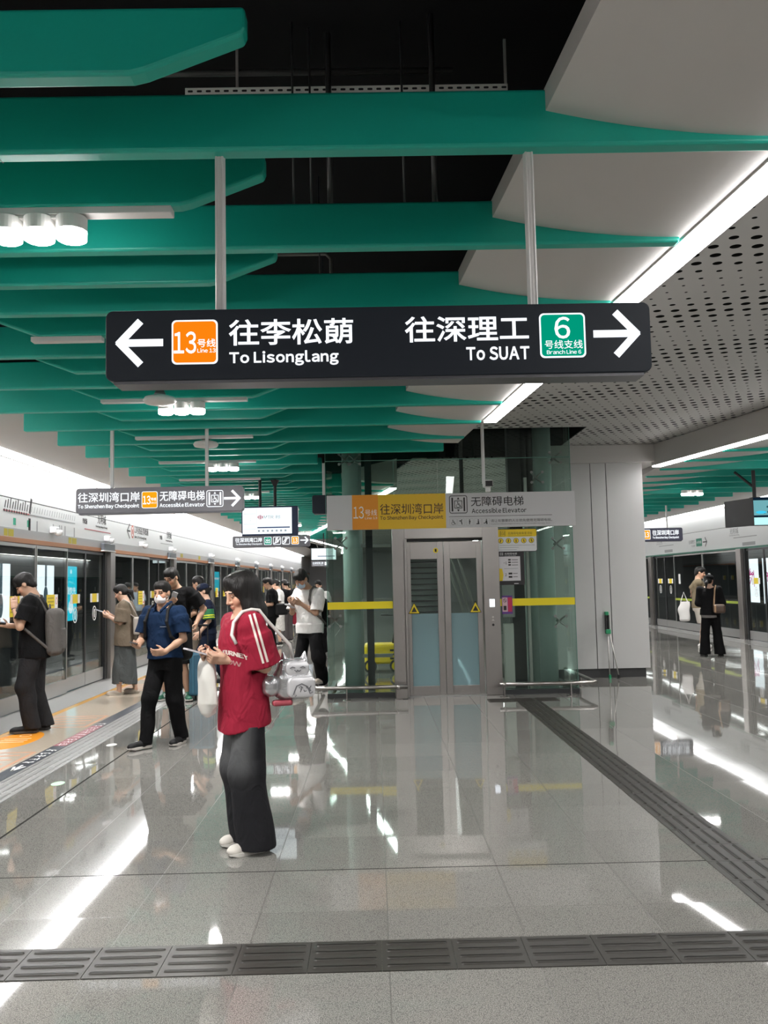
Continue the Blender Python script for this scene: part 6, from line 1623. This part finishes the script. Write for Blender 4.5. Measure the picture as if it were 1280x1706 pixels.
def worn_denim():                      # stone-washed patch on the front of the thighs
    nt = JEAN.node_tree; N = nt.nodes.new; L = nt.links; b = nt.nodes['Principled BSDF']
    tc = N('ShaderNodeTexCoord'); sp = N('ShaderNodeSeparateXYZ'); L.new(tc.outputs['Object'], sp.inputs[0])
    def mr(o, a, b_): n = N('ShaderNodeMapRange'); n.interpolation_type = 'SMOOTHSTEP'; n.inputs[1].default_value = a; n.inputs[2].default_value = b_; L.new(o, n.inputs[0]); return n.outputs[0]
    a, c = mr(sp.outputs[2], .33, .62), mr(sp.outputs[1], -.02, .09)
    m1 = N('ShaderNodeMath'); m1.operation = 'MULTIPLY'; L.new(a, m1.inputs[0]); L.new(c, m1.inputs[1])
    mx = N('ShaderNodeMix'); mx.data_type = 'RGBA'; mx.inputs[7].default_value = (.085, .088, .09, 1)
    src = b.inputs['Base Color'].links[0].from_socket; L.new(src, mx.inputs[6]); L.new(m1.outputs[0], mx.inputs[0]); L.new(mx.outputs[2], b.inputs['Base Color'])
worn_denim()
W.trousers(JEAN, r=(.098, .116, .120), hem=.028, fold=.007, seed=8, seat=1.0)
W.shoes(mat('offwhite_mesh', (.60, .57, .52), .7), SOLE_W, L=.25, wd=.095)
W.phone('phone held in both hands by the woman in red', (-.005, .292, 1.163), (0, .93, .30), (0, -.38, .92), mat('pale_phone', (.55, .52, .55), .3))
# plastic bag hanging from her hands
pb = np.array((.03, .215, 1.12)); t = W.held('plastic_bag', 'translucent white plastic bag hanging from the hands of the woman in red', 'bag', pb)
PLAST = bpy.data.materials.new('white_plastic_film'); PLAST.use_nodes = True; nt = PLAST.node_tree; b_ = nt.nodes['Principled BSDF']
b_.inputs['Base Color'].default_value = (.80, .79, .74, 1); b_.inputs['Roughness'].default_value = .35; b_.inputs['Alpha'].default_value = .72
b_.inputs['Subsurface Weight'].default_value = 0
S = Sdf(); zb = .80
S.loft([zb-.03, zb, zb+.06, zb+.20, zb+.27, zb+.33, zb+.35], [.05, .04, .03, .03, .03, .03, .03], .215, [.012, .04, .074, .084, .070, .03, .014], [.012, .035, .055, .05, .035, .016, .010], k=.01)
S.fn(folds(.014, 12, 4.0), 'disp')
W.partS(t, pb, 'bag', S, PLAST, .006)
S = Sdf(); S.cone((.03, .215, 1.125), (.045, .21, 1.16), .012, .008); S.cone((.03, .215, 1.125), (-.005, .21, 1.155), .012, .008); W.partS(t, pb, 'handle', S, PLAST, .005)
# silver shoulder bag
bc = np.array((-.155, -.225, .985)); t = W.held('shoulder_bag', 'shiny silver puffy bag with ears behind the back of the woman in red', 'bag', bc)
SILVER = mat('silver_film', (.62, .62, .64), .27, .75, bump=.5, nscale=13)
SILVER2 = mat('silver_pale', (.74, .74, .76), .24, .5, bump=.3, nscale=14)
GREYL = mat('grey_line_print', (.12, .12, .13), .5)
bu = unit(np.array([-.25, -.97, 0.0])); bn = unit(np.array([-.97, .25, 0.0]))   # long axis, face normal (to the camera side)
Rb = np.array([bu, bn, [0, 0, 1]])
def bp(u, n, z): return bc+bu*u+bn*n+V3(0, 0, z)
S = Sdf(); S.box(bp(.02, 0, -.03), (.122, .075, .095), .07, Rb, k=.03); S.box(bp(.02, 0, .055), (.09, .055, .065), .04, Rb, k=.03)
S.fn(folds(.005, 3, 2.5), 'disp'); W.partS(t, bc, 'body', S, SILVER, .0055)
S = Sdf(); S.box(bp(-.118, .02, -.035), (.052, .06, .062), .05, Rb, k=.02); W.partS(t, bc, 'side_pocket', S, SILVER, .0055)
fd = Vector(-bu) if Vector(-bu).cross(Vector((0, 0, 1))).dot(Vector(bn)) > 0 else Vector(bu)
mb = MB(); mb.rect((Vector(bp(.055, .07, -.045)), fd, Vector((0, 0, 1))), -.085, .085, -.062, .062, -.02, .0175, .038); W.part(t, bc, 'front_pocket', mb, SILVER2, bevel=.012, smooth=True)
mb = MB(); mb.rect((Vector(bp(.035, .058, .062)), fd, Vector((0, 0, 1))), -.072, .072, -.040, .042, -.02, .0145, .034); W.part(t, bc, 'face_panel', mb, SILVER2, bevel=.010, smooth=True)
for d in (-.055, .06):
    S = Sdf(); S.cone(bp(.025+d, .0, .10), bp(.025+d*1.15, 0, .155), .028, .006, k=.01); W.partS(t, bc, 'ear', S, SILVER, .005)
mb = MB(); fb = (Vector(bp(.035, .075, .06)), Vector(-bu), Vector((0, 0, 1)))
if Vector(-bu).cross(Vector((0, 0, 1))).dot(Vector(bn)) < 0: fb = (fb[0], Vector(bu), fb[2])
for d in (-1, 1): mb.stroke(fb, [(d*.045, .006), (d*.032, .014), (d*.016, .008)], .005, 0, .003)
mb.stroke(fb, [(-.018, -.006), (-.008, -.014), (0, -.006), (.008, -.014), (.018, -.006)], .005, 0, .003)
W.part(t, bc, 'face_print', mb, GREYL)
mb = MB(); fb2 = (Vector(bp(.055, .0885, -.055)), fb[1], fb[2]); g = random.Random(2)
for k in range(16): a, b__ = g.uniform(-.06, .06), g.uniform(-.035, .012); mb.stroke(fb2, [(a, b__), (a+g.uniform(-.018, .018), b__+g.uniform(-.012, .016))], .0045, 0, .002)
mb.stroke(fb2, [(-.05, -.03), (-.03, .018), (0, .03), (.035, .012), (.05, -.03)], .006, 0, .002); W.part(t, bc, 'pocket_print', mb, GREYL)
mb = MB(); s0 = W.shd['L']+V3(.045, -.01, .076)
mb.tube([bp(.02, .0, .115), bp(.0, .02, .20), s0+V3(-.02, -.085, -.06), s0+V3(-.01, -.045, -.005), s0, s0+V3(-.005, .06, -.012), s0+V3(-.012, .115, -.07), s0+V3(-.03, .135, -.14), s0+V3(-.06, .12, -.19)], .0105, 8); W.part(t, bc, 'strap', mb, mat('white_strap', (.62, .60, .57), .6), smooth=True)
S = Sdf(); S.box(bp(-.05, .03, -.135), (.06, .03, .018), .015, Rb, k=.01); W.partS(t, bc, 'lower_pouch', S, mat('pink_red_pouch', (.35, .06, .08), .5), .006)
BLK = cloth('black_cotton', (.0065, .0065, .007)); BLK2 = cloth('black_trouser', (.005, .005, .0055)); NAVY = cloth('navy_polo', (.006, .018, .048))
CHAR = cloth('faded_charcoal', (.020, .020, .0215), noise=.35, ns=6); TAUPE = cloth('taupe_cotton', (.17, .135, .10)); SLATE = cloth('slate_cloth', (.075, .082, .082))
WHT = cloth('white_cotton', (.70, .69, .67)); KHAKI = cloth('khaki_cloth', (.24, .20, .16)); UNI = cloth('navy_uniform', (.010, .014, .030))
MASKW = mat('mask_white', (.74, .70, .70), .8); MASKB = mat('mask_blue', (.40, .52, .62), .8)
SHOE_B = mat('black_shoe', (.006, .006, .0065), .6, spec=.25); SHOE_G = mat('green_shoe', (.01, .10, .055), .5); SHOE_BE = mat('beige_shoe', (.42, .37, .31), .6)
GREYBAG = cloth('grey_backpack', (.105, .098, .092)); BLKBAG = mat('black_bag', (.006, .006, .0065), .65, spec=.25)
ASIA1, ASIA2, ASIA3 = (.47, .285, .195), (.40, .235, .155), (.55, .345, .25)
CARRY = lambda k: dict(d=(.15 if k == 'L' else -.15, .93, .25), n=(.72 if k == 'L' else -.72, -.1, .62), curl=(.75, .75, .5), thumb=(.3, .8, .75), tcurl=.4)

# ---- walking man with mask
P = Person('walking man in a navy polo shirt and white face mask with black trousers', (-2.07, 8.65), (-.40, -.92), 1.61, vox=.006, skin=ASIA2)
P.pose(lean=.04, head=(.10, .06, 0), ankL=(-.085, -.16, .078), ankR=(.085, .20, .085), wrL=(-.165, .225, .975), wrR=(.13, .27, 1.03), elL=(-.6, -1, -.2), elR=(.7, -1, -.2), toeR=(.35, 1), toeL=(-.12, 1), shw=.190, hipdrop=.012)
P.body(hands={'L': dict(d=(.65, .72, -.05), n=(.5, -.5, .3), curl=(.45, .6, .4)), 'R': dict(d=(-.35, .92, .05), n=(-.35, -.15, .9), curl=(.6, .8, .5), thumb=(.35, .7, .8))})
P.hair('short', hl=-.004); P.mask(MASKW, 'white face mask')
P.shirt(NAVY, .845, wid=1.06, dep=1.06, sleeve=.80, sw=.076, sw1=.084, fold=.008, seed=11, neck=.062, neckf=.05, neckz=.07)
q = P.q; S = Sdf()
for d in (-1, 1):
    S.cone(P.nb+V3(d*.05, -.055, .035)*q, P.nb+V3(d*.072, .02, .020)*q, .016*q, .017*q, k=.01); S.cone(P.nb+V3(d*.072, .02, .020)*q, P.nb+V3(d*.042, .105, -.045)*q, .017*q, .012*q, k=.01)
S.cone(P.nb+V3(-.05, -.055, .035)*q, P.nb+V3(.05, -.055, .035)*q, .016*q, k=.01); P.garment('collar', S, NAVY, vox=.006)
P.strip_on('pocket_edge', P.sh['shirt'], [P.chest+V3(-.13, .1, -.03), P.chest+V3(-.045, .12, -.03)], .008, mat('grey_thread', (.12, .14, .18), .8), (0, 1, 0))
P.trousers(BLK2, r=(.098, .080, .070), hem=.055, fold=.008, seed=12)
P.shoes(SHOE_B, mat('light_sole', (.50, .47, .44), .6), L=.275)
P.phone('dark phone in the right hand of the man in the navy polo', P.wri['R']+V3(-.035, .10, .035), (-.55, .85, .15), (-.1, -.4, .9))
P.backpack('black backpack on the back of the man in the navy polo', BLKBAG, z=1.08, w=.34, h=.46, d=.17)

# ---- man in black with grey backpack, hand on face
P = Person('man in black at the left edge with one hand on his face', (-3.73, 9.64), (-.985, -.17), 1.74, vox=.006, skin=ASIA1)
P.pose(lean=.03, head=(-.05, .60, 0), neck_fwd=.0, ankL=(-.09, .0, .085), ankR=(.09, -.09, .085), wrL=(-.10, .185, 1.30), wrR=(.02, .26, 1.125), elL=(-.25, .25, -1), elR=(.5, -.8, -.7), toeL=(-.05, 1), toeR=(.1, 1))
P.body(hands={'L': dict(d=(.30, .12, .95), n=(.93, .10, -.28), curl=(.20, .25, .2), thumb=(.5, .7, .35)), 'R': dict(d=(-.1, .97, .15), n=(-.35, -.1, .9), curl=(.7, .75, .5), thumb=(.4, .7, .8))})
P.hair('short', fringe=.02, hl=.006)
P.shirt(BLK, .80, wid=1.12, dep=1.14, sleeve=.78, sw=.078, sw1=.092, fold=.010, seed=21, neck=.062, neckf=.04)
P.trousers(CHAR, r=(.102, .092, .086), hem=.055, fold=.010, seed=22)
P.shoes(SHOE_B, mat('dark_sole', (.04, .04, .04), .7), L=.285, wd=.105)
P.phone('black phone in the hand of the man with the grey backpack', P.wri['R']+V3(-.02, .11, .045), (-.1, .98, .15), (-.05, -.3, .95))
mb = MB(); w0 = P.wri['L']; ud = unit(P.wri['L']-P.elb['L'])
S = Sdf(); S.cone(w0-ud*.012, w0+ud*.006, .030*P.q, k=.003, flat=True); P.garment('watch', S, mat('watch_black', (.02, .018, .018), .4), vox=.005)
P.backpack('grey backpack on the back of the man at the left edge', GREYBAG, z=1.05, w=.31, h=.50, d=.17, back=-.215, strap_m=GREYBAG)

# ---- woman in taupe
P = Person('woman with ponytail in a taupe shirt and grey wide culottes facing the glass doors', (-3.64, 12.8), (-1, -.08), 1.59, vox=.0075, skin=ASIA3, slim=1.04)
P.pose(lean=.0, head=(-.08, .42, 0), neck_fwd=.0, ankL=(-.10, .07, .075), ankR=(.09, -.14, .075), wrL=(-.06, .235, 1.20), wrR=(.045, .235, 1.215), elL=(-.5, -.8, -.9), elR=(.5, -.8, -.9), toeL=(-.05, 1), toeR=(.25, 1), shw=.175)
P.body(hands={k: CARRY(k) for k in 'LR'}, eyes_open=False, female=True)
P.hair('pony'); P.shirt(TAUPE, .70, wid=1.10, dep=1.20, sleeve=.92, sw=.080, sw1=.100, fold=.009, seed=31, neck=.064, neckf=.03)
P.skirt(SLATE, .165, name='culottes', a=(.152, .215), b=(.125, .185), fold=.016)
P.shoes(SHOE_BE, SHOE_BE, style='slide', L=.25)
P.phone('white phone held by the woman in taupe', (0, .355, 1.205), (0, .9, .35), (0, -.4, .9), mat('pale_phone', (.55, .52, .55), .3))
c = np.array((-.14, -.235, .98)); t = P.held('tote_bag', 'small pale tote behind the woman in taupe', 'bag', c)
S = Sdf(); S.box(c, (.05, .09, .13), .03, k=.02); S.fn(folds(.008, 3), 'disp'); P.partS(t, c, 'body', S, mat('pale_tote', (.40, .36, .32), .8), .009)
mb = MB(); mb.tube([c+V3(0, .03, .12), P.shd['L']+V3(.03, -.09, .02), P.shd['L']+V3(.03, 0, .07), P.shd['L']+V3(.03, .09, .0), c+V3(0, .07, .12)], .010, 8); P.part(t, c, 'strap', mb, mat('pale_tote', (.40, .36, .32), .8), smooth=True)

# ---- man in black with phone and suitcase
P = Person('man with glasses in a black shirt reading a phone and holding a suitcase handle', (-2.73, 12.05), (-.25, -.97), 1.80, vox=.0075, skin=ASIA2, slim=1.06)
P.pose(head=(-.25, .42, 0), neck_fwd=.03, ankL=(-.16, .0, .085), ankR=(.13, .04, .085), wrL=(-.315, .075, .975), wrR=(-.05, .27, 1.245), elL=(-.6, -1, 0), elR=(.9, -.3, -.8), toeL=(-.6, 1), toeR=(.1, 1), shw=.200)
P.body(hands={'L': dict(d=(-.1, .45, -.9), n=(.9, .3, .1), curl=(.9, 1.0, .6)), 'R': dict(d=(-.80, .45, .35), n=(-.1, -.6, .75), curl=(.6, .8, .5), thumb=(.3, .7, .8))})
P.hair('short', hl=.004); P.glasses()
P.shirt(BLK, .86, wid=1.08, dep=1.10, sleeve=.80, sw=.078, sw1=.090, fold=.008, seed=41, neck=.064)
P.text_on('chest_print', P.sh['shirt'], '口口', P.chest+V3(0, .12, -.02), (-1, 0, 0), (0, 0, 1), .12, mat('grey_print', (.35, .35, .36), .8), .02)
P.trousers(BLK2, name='shorts', r=(.105, .100, .09), hem=.50, fold=.008, seed=42)
P.shoes(SHOE_G, SOLE_W, L=.285)
for o in [x for x in P.root.children if x.name.startswith('shoe')]:
    bb_ = np.array([v.co[:] for v in o.data.vertices]); ctr = bb_.mean(0); k = 'L' if ctr[0] < 0 else 'R'; tt = P.toe[k]; ww = np.cross(tt, V3(0, 0, 1))
    tri = (o, bb_, np.array([list(p.vertices) for p in o.data.polygons]))
    for sd in (-1, 1):
        for j in range(3): P.strip_on('side_stripe', tri, [ctr+tt*(.02*j-.01)+ww*sd*.05+V3(0, 0, -.01), ctr+tt*(.02*j-.035)+ww*sd*.05+V3(0, 0, .045)], .011, WHT, ww*sd, lift=.003, nsub=6)
P.phone('phone raised in front of the chest of the man with glasses', P.wri['R']+V3(-.085, .06, .085), (-.55, .3, .75), (.3, -.8, .4), mat('grey_phone', (.35, .35, .36), .3))
# ---- suitcase
t = thing('suitcase', 'blue grey wheeled suitcase with extended handle beside the man with glasses', 'suitcase', (-2.36, 12.0, 0))
CASE = mat('blue_case', (.030, .105, .165), .4)
o = MB().box(-2.53, -2.19, 11.88, 12.12, .065, .645).build('shell', CASE, t, bevel=.035, seg=4)
mb = MB()
for z in np.linspace(.13, .58, 1): mb.box(-2.475, -2.455, 11.872, 11.884, .10, .61); mb.box(-2.37, -2.35, 11.872, 11.884, .10, .61); mb.box(-2.265, -2.245, 11.872, 11.884, .10, .61)
mb.build('rib', mat('blue_rib', (.045, .15, .22), .4), t, bevel=.004)
MB().box(-2.535, -2.185, 11.992, 12.008, .06, .65).build('zip_seam', BLACK, t, bevel=.003)
for x in (-2.415, -2.305): MB().tube([(x, 12.07, .63), (x, 12.07, 1.0)], .009, 10).build('handle_rod', BLACK, t)
mb = MB(); mb.tube([(-2.425, 12.07, 1.0), (-2.295, 12.07, 1.0)], .016, 10); mb.build('grip', BLACK, t, smooth=True)
MB().box(-2.43, -2.29, 11.96, 12.0, .648, .668).build('top_handle', BLACK, t, bevel=.006)
for x in (-2.48, -2.24):
    for y in (11.92, 12.08):
        mb = MB(); mb.tube([(x-.018, y, .033), (x+.018, y, .033)], .033, 16); mb.box(x-.024, x+.024, y-.02, y+.02, .045, .075); mb.build('wheel', mat('wheel_rubber', (.03, .03, .032), .5), t)

# ---- man further back in black and khaki shorts
P = Person('man in black shirt and khaki shorts seen from the side behind the suitcase', (-2.86, 14.4), (-.92, .25), 1.70, vox=.010, skin=ASIA1)
P.pose(head=(-.1, .22, 0), ankL=(-.09, .05, .08), ankR=(.09, -.08, .08), wrL=(-.20, .20, 1.0), wrR=(.16, .22, 1.05))
P.body(); P.hair('short'); P.glasses(); P.shirt(BLK, .88, wid=1.08, dep=1.08, sleeve=.85, sw1=.09, seed=51); P.trousers(KHAKI, name='shorts', r=(.105, .10, .1), hem=.50, seed=52); P.shoes(SHOE_B, SOLE_W)
# ---- guard with cap
P = Person('guard in navy uniform and cap with green and yellow armband walking left', (-2.58, 13.55), (-.90, -.28), 1.60, vox=.0085, skin=ASIA3)
P.pose(lean=.05, head=(-.05, .25, 0), ankL=(-.08, .26, .08), ankR=(.08, -.30, .11), wrL=(-.20, .16, .88), wrR=(.2, .05, .86), elL=(-.3, -1, -.2), shw=.178, hipdrop=.03, toeup=(0, 0))
P.body(female=True); P.hair('bun'); P.cap(UNI)
P.shirt(UNI, .80, wid=1.04, dep=1.06, sleeve=.86, sw=.074, sw1=.080, seed=61, neck=.06); P.trousers(UNI, r=(.098, .08, .075), hem=.05, seed=62); P.shoes(SHOE_B, SOLE_B)
u = unit(P.elb['L']-P.shd['L']); a = P.shd['L']+u*.10; S = Sdf(); S.cone(a, a+u*.15, .087, .089, k=.002, flat=True); arm, _, _ = P.garment('armband', S, mat('armband_green', (.01, .13, .045), .6), vox=.008)
S = Sdf(); S.cone(a+u*.085, a+u*.103, .0915, k=.002, flat=True); S.cone(a+u*.118, a+u*.136, .0915, k=.002, flat=True); Pp, Ff = S.mesh(.006); mesh_obj('yellow_stripe', Pp, Ff, mat('armband_yellow', (.60, .65, .02), .5), arm)
mb = MB(); mb.tube([P.nb+V3(-.06, .06, 0), P.chest+V3(-.02, .15, -.10)], .006, 6); mb.box(P.chest[0]-.05, P.chest[0]+.01, P.chest[1]+.14, P.chest[1]+.15, P.chest[2]-.22, P.chest[2]-.11)
me = bpy.data.meshes.new('lanyard'); me.from_pydata(mb.v, [], mb.f); me.materials.append(WHT); o = bpy.data.objects.new('lanyard', me); COL.objects.link(o); o.parent = P.root

# ---- man in white with mask leaning by the lift
P = Person('man in a white shirt and pale blue mask reading a phone beside the glass lift', (-.90, 12.0), (-.62, -.78), 1.745, vox=.0065, skin=ASIA2, slim=.95)
P.pose(lean=.02, head=(.12, .52, 0), neck_fwd=.05, ankL=(-.13, -.09, .26), ankR=(.075, .13, .085), wrL=(-.055, .235, 1.245), wrR=(.07, .245, 1.255), elL=(-.7, -.6, -.8), elR=(.7, -.6, -.8), kneeL=(-.75, .8, 0), toeL=(-.1, 1), toeR=(.15, 1))
P.body(hands={k: CARRY(k) for k in 'LR'}, eyes_open=False)
P.hair('short', fringe=.025, hl=.008); P.mask(MASKB, 'pale blue face mask')
P.shirt(WHT, .865, wid=1.10, dep=1.24, sleeve=.92, sw=.078, sw1=.096, fold=.010, seed=71, neck=.064)
P.trousers(BLK2, r=(.098, .088, .085), hem=.075, fold=.009, seed=72)
P.shoes(SHOE_BE, mat('grey_sole', (.30, .28, .26), .6), L=.28)
P.phone('pale phone in both hands of the man in white', (.0, .375, 1.245), (0, .92, .35), (0, -.4, .9), mat('pale_phone', (.55, .52, .55), .3))
P.backpack('grey strapped dark backpack on the man in white', BLKBAG, z=1.10, w=.28, h=.40, d=.13, back=-.20, strap_m=GREYBAG, straps='L', x=-.03)

# ---- distant people
def far(label, pos, face, H, top, low, hem=.85, skirt=None, hk='short', skin=ASIA1, vox=.011, wr=None, lowr=(.10, .085, .08), lhem=.05, sleeve=.85, pitch=.35, **kw):
    P = Person(label, pos, face, H, vox=vox, skin=skin)
    wl, wrr = wr or ((-.12, .24, 1.08), (.12, .24, 1.10))
    P.pose(head=(0, pitch, 0), neck_fwd=.03, wrL=wl, wrR=wrr, **kw); P.body(female=hk != 'short'); P.hair(hk, vox=.009)
    P.shirt(top, hem*P.q, wid=1.08, dep=1.10, sleeve=sleeve, sw1=.09, seed=int(pos[1]*7))
    if skirt: P.skirt(low, skirt, fold=.012)
    else: P.trousers(low, r=lowr, hem=lhem, seed=int(pos[1]*5))
    P.shoes(SHOE_B if low is not KHAKI else SHOE_BE, SOLE_W); return P
FLORAL = mat('pale_floral_cloth', (.52, .50, .47), .85, noise=.55, nscale=26); GREYT = cloth('grey_trouser', (.085, .075, .075))
P = far('man with cropped hair in black carrying a black shoulder bag in the far crowd', (-2.30, 19.6), (-.95, -.15), 1.69, BLK, BLK2, hem=.80, skin=ASIA1)
c = np.array((-.20, -.20, .98)); t = P.held('shoulder_bag', 'black shoulder bag on the cropped haired man in the far crowd', 'bag', c)
S = Sdf(); S.box(c, (.06, .14, .13), .05, k=.02); P.partS(t, c, 'body', S, BLKBAG, .01); mb = MB(); mb.tube([c+V3(0, .05, .1), P.shd['L']+V3(.02, 0, .075), P.shd['R']+V3(-.1, .09, -.2)], .014, 8); P.part(t, c, 'strap', mb, BLKBAG)
far('woman in white top and pale patterned skirt in the far crowd', (-2.42, 22.1), (-1, -.05), 1.66, WHT, FLORAL, hem=.90, skirt=.36, hk='bun', skin=ASIA3)
P = far('person in black top and grey trousers holding a red bag in the far crowd', (-2.36, 23.6), (-.6, .6), 1.66, BLK, GREYT, hem=.82, hk='pony', wr=((-.26, .03, .86), (.26, .05, .86)))
c = np.array((.29, .05, .62)); t = P.held('paper_bag', 'red paper bag in the hand of a person in the far crowd', 'bag', c)
RB = mat('red_paper', (.38, .02, .05), .6)
mb = MB(); mb.box(c[0]-.05, c[0]+.05, c[1]-.13, c[1]+.13, c[2]-.18, c[2]+.14); P.part(t, c, 'body', mb, RB, bevel=.005); mb = MB(); mb.tube([c+V3(0, -.07, .14), c+V3(0, 0, .25), c+V3(0, .07, .14)], .005, 6); P.part(t, c, 'handle', mb, RB)
far('bending person in black far down the platform', (-2.95, 33.0), (.8, -.3), 1.62, BLK, BLK2, skin=ASIA2, vox=.013)
far('woman in a white top standing behind the left glass of the lift', (-1.20, 19.0), (-.3, -1), 1.60, WHT, BLK2, hk='pony', skin=ASIA3, wr=((-.25, .03, .85), (.25, .03, .85)), pitch=.1)
far('person in pale clothes behind the man in white and the far crowd', (-2.05, 26.0), (.3, -1), 1.66, cloth('pale_blue_cotton', (.42, .48, .55)), GREYT, vox=.013, pitch=.1, wr=((-.25, .03, .85), (.25, .03, .85)))
# ---- right hand pair
P = Person('woman in black cap and flared black trousers seen from behind at the right', (6.42, 16.7), (.25, .97), 1.545, vox=.009, skin=ASIA3)
P.pose(head=(-.5, .05, .10), ankL=(-.14, .0, .075), ankR=(.15, .0, .075), wrL=(-.15, .20, 1.05), wrR=(.18, .18, 1.02), toeL=(-.3, 1), toeR=(.3, 1))
P.body(female=True); P.hair('pony', hl=.0); P.cap(BLK)
P.shirt(BLK, .86*P.q, wid=1.16, dep=1.2, sleeve=0, long=True, sw=.075, sw1=.07, seed=81); P.skirt(cloth('grey_hem', (.18, .17, .165)), .80*P.q, name='shirt_hem', top=.95*P.q, a=(.18, .185), b=(.14, .145), fold=.003)
P.trousers(BLK2, r=(.105, .088, .115), hem=.035, seed=82); P.shoes(SHOE_B, SOLE_B)
c = np.array((.14, -.19, .90)); t = P.held('shoulder_bag', 'brown handbag with tan strap on the back of the woman in the black cap', 'bag', c)
S = Sdf(); S.box(c, (.11, .06, .085), .045, k=.02); P.partS(t, c, 'body', S, mat('brown_leather', (.075, .045, .03), .4), .009)
mb = MB(); mb.tube([c+V3(-.09, 0, .06), P.shd['R']+V3(-.08, -.10, .0), P.shd['R']+V3(-.05, 0, .075), P.shd['R']+V3(-.05, .1, -.02)], .014, 8); P.part(t, c, 'strap', mb, mat('tan_strap', (.36, .22, .12), .5))
S = Sdf(); S.box(c+V3(-.075, -.045, 0), (.018, .02, .07), .01, k=.01); P.partS(t, c, 'tan_trim', S, mat('tan_strap', (.36, .22, .12), .5), .008)
P = Person('man in a tan shirt and white shoes standing behind the woman in the black cap', (6.92, 18.6), (.92, -.30), 1.72, vox=.009, skin=ASIA1)
P.pose(head=(-.1, .25, 0), ankL=(-.09, .02, .08), ankR=(.09, .0, .08), wrL=(-.12, .16, .98), wrR=(-.22, -.12, 1.10), elR=(.5, -1, -.4))
P.body(); P.hair('short'); P.shirt(cloth('tan_cotton', (.20, .16, .105)), .84, wid=1.1, dep=1.1, sleeve=.85, sw1=.09, seed=91); P.trousers(cloth('cream_shorts', (.46, .42, .37)), name='shorts', r=(.105, .10, .1), hem=.52, seed=92); P.shoes(WHT, SOLE_W)
c = np.array((-.06, -.30, .82)); t = P.held('tote_bag', 'large white tote bag hanging beside the man in the tan shirt', 'bag', c)
S = Sdf(); S.loft([.56, .60, .80, .98], -.06, -.30, [.03, .05, .045, .02], [.11, .125, .12, .105], k=.01, pw=3); S.fn(folds(.012, 4), 'disp'); P.partS(t, c, 'body', S, mat('white_canvas', (.66, .65, .64), .8), .010)
mb = MB(); mb.tube([c+V3(0, -.07, .15), c+V3(0, 0, .36), c+V3(0, .07, .15)], .012, 8); P.part(t, c, 'handle', mb, mat('white_canvas', (.66, .65, .64), .8))
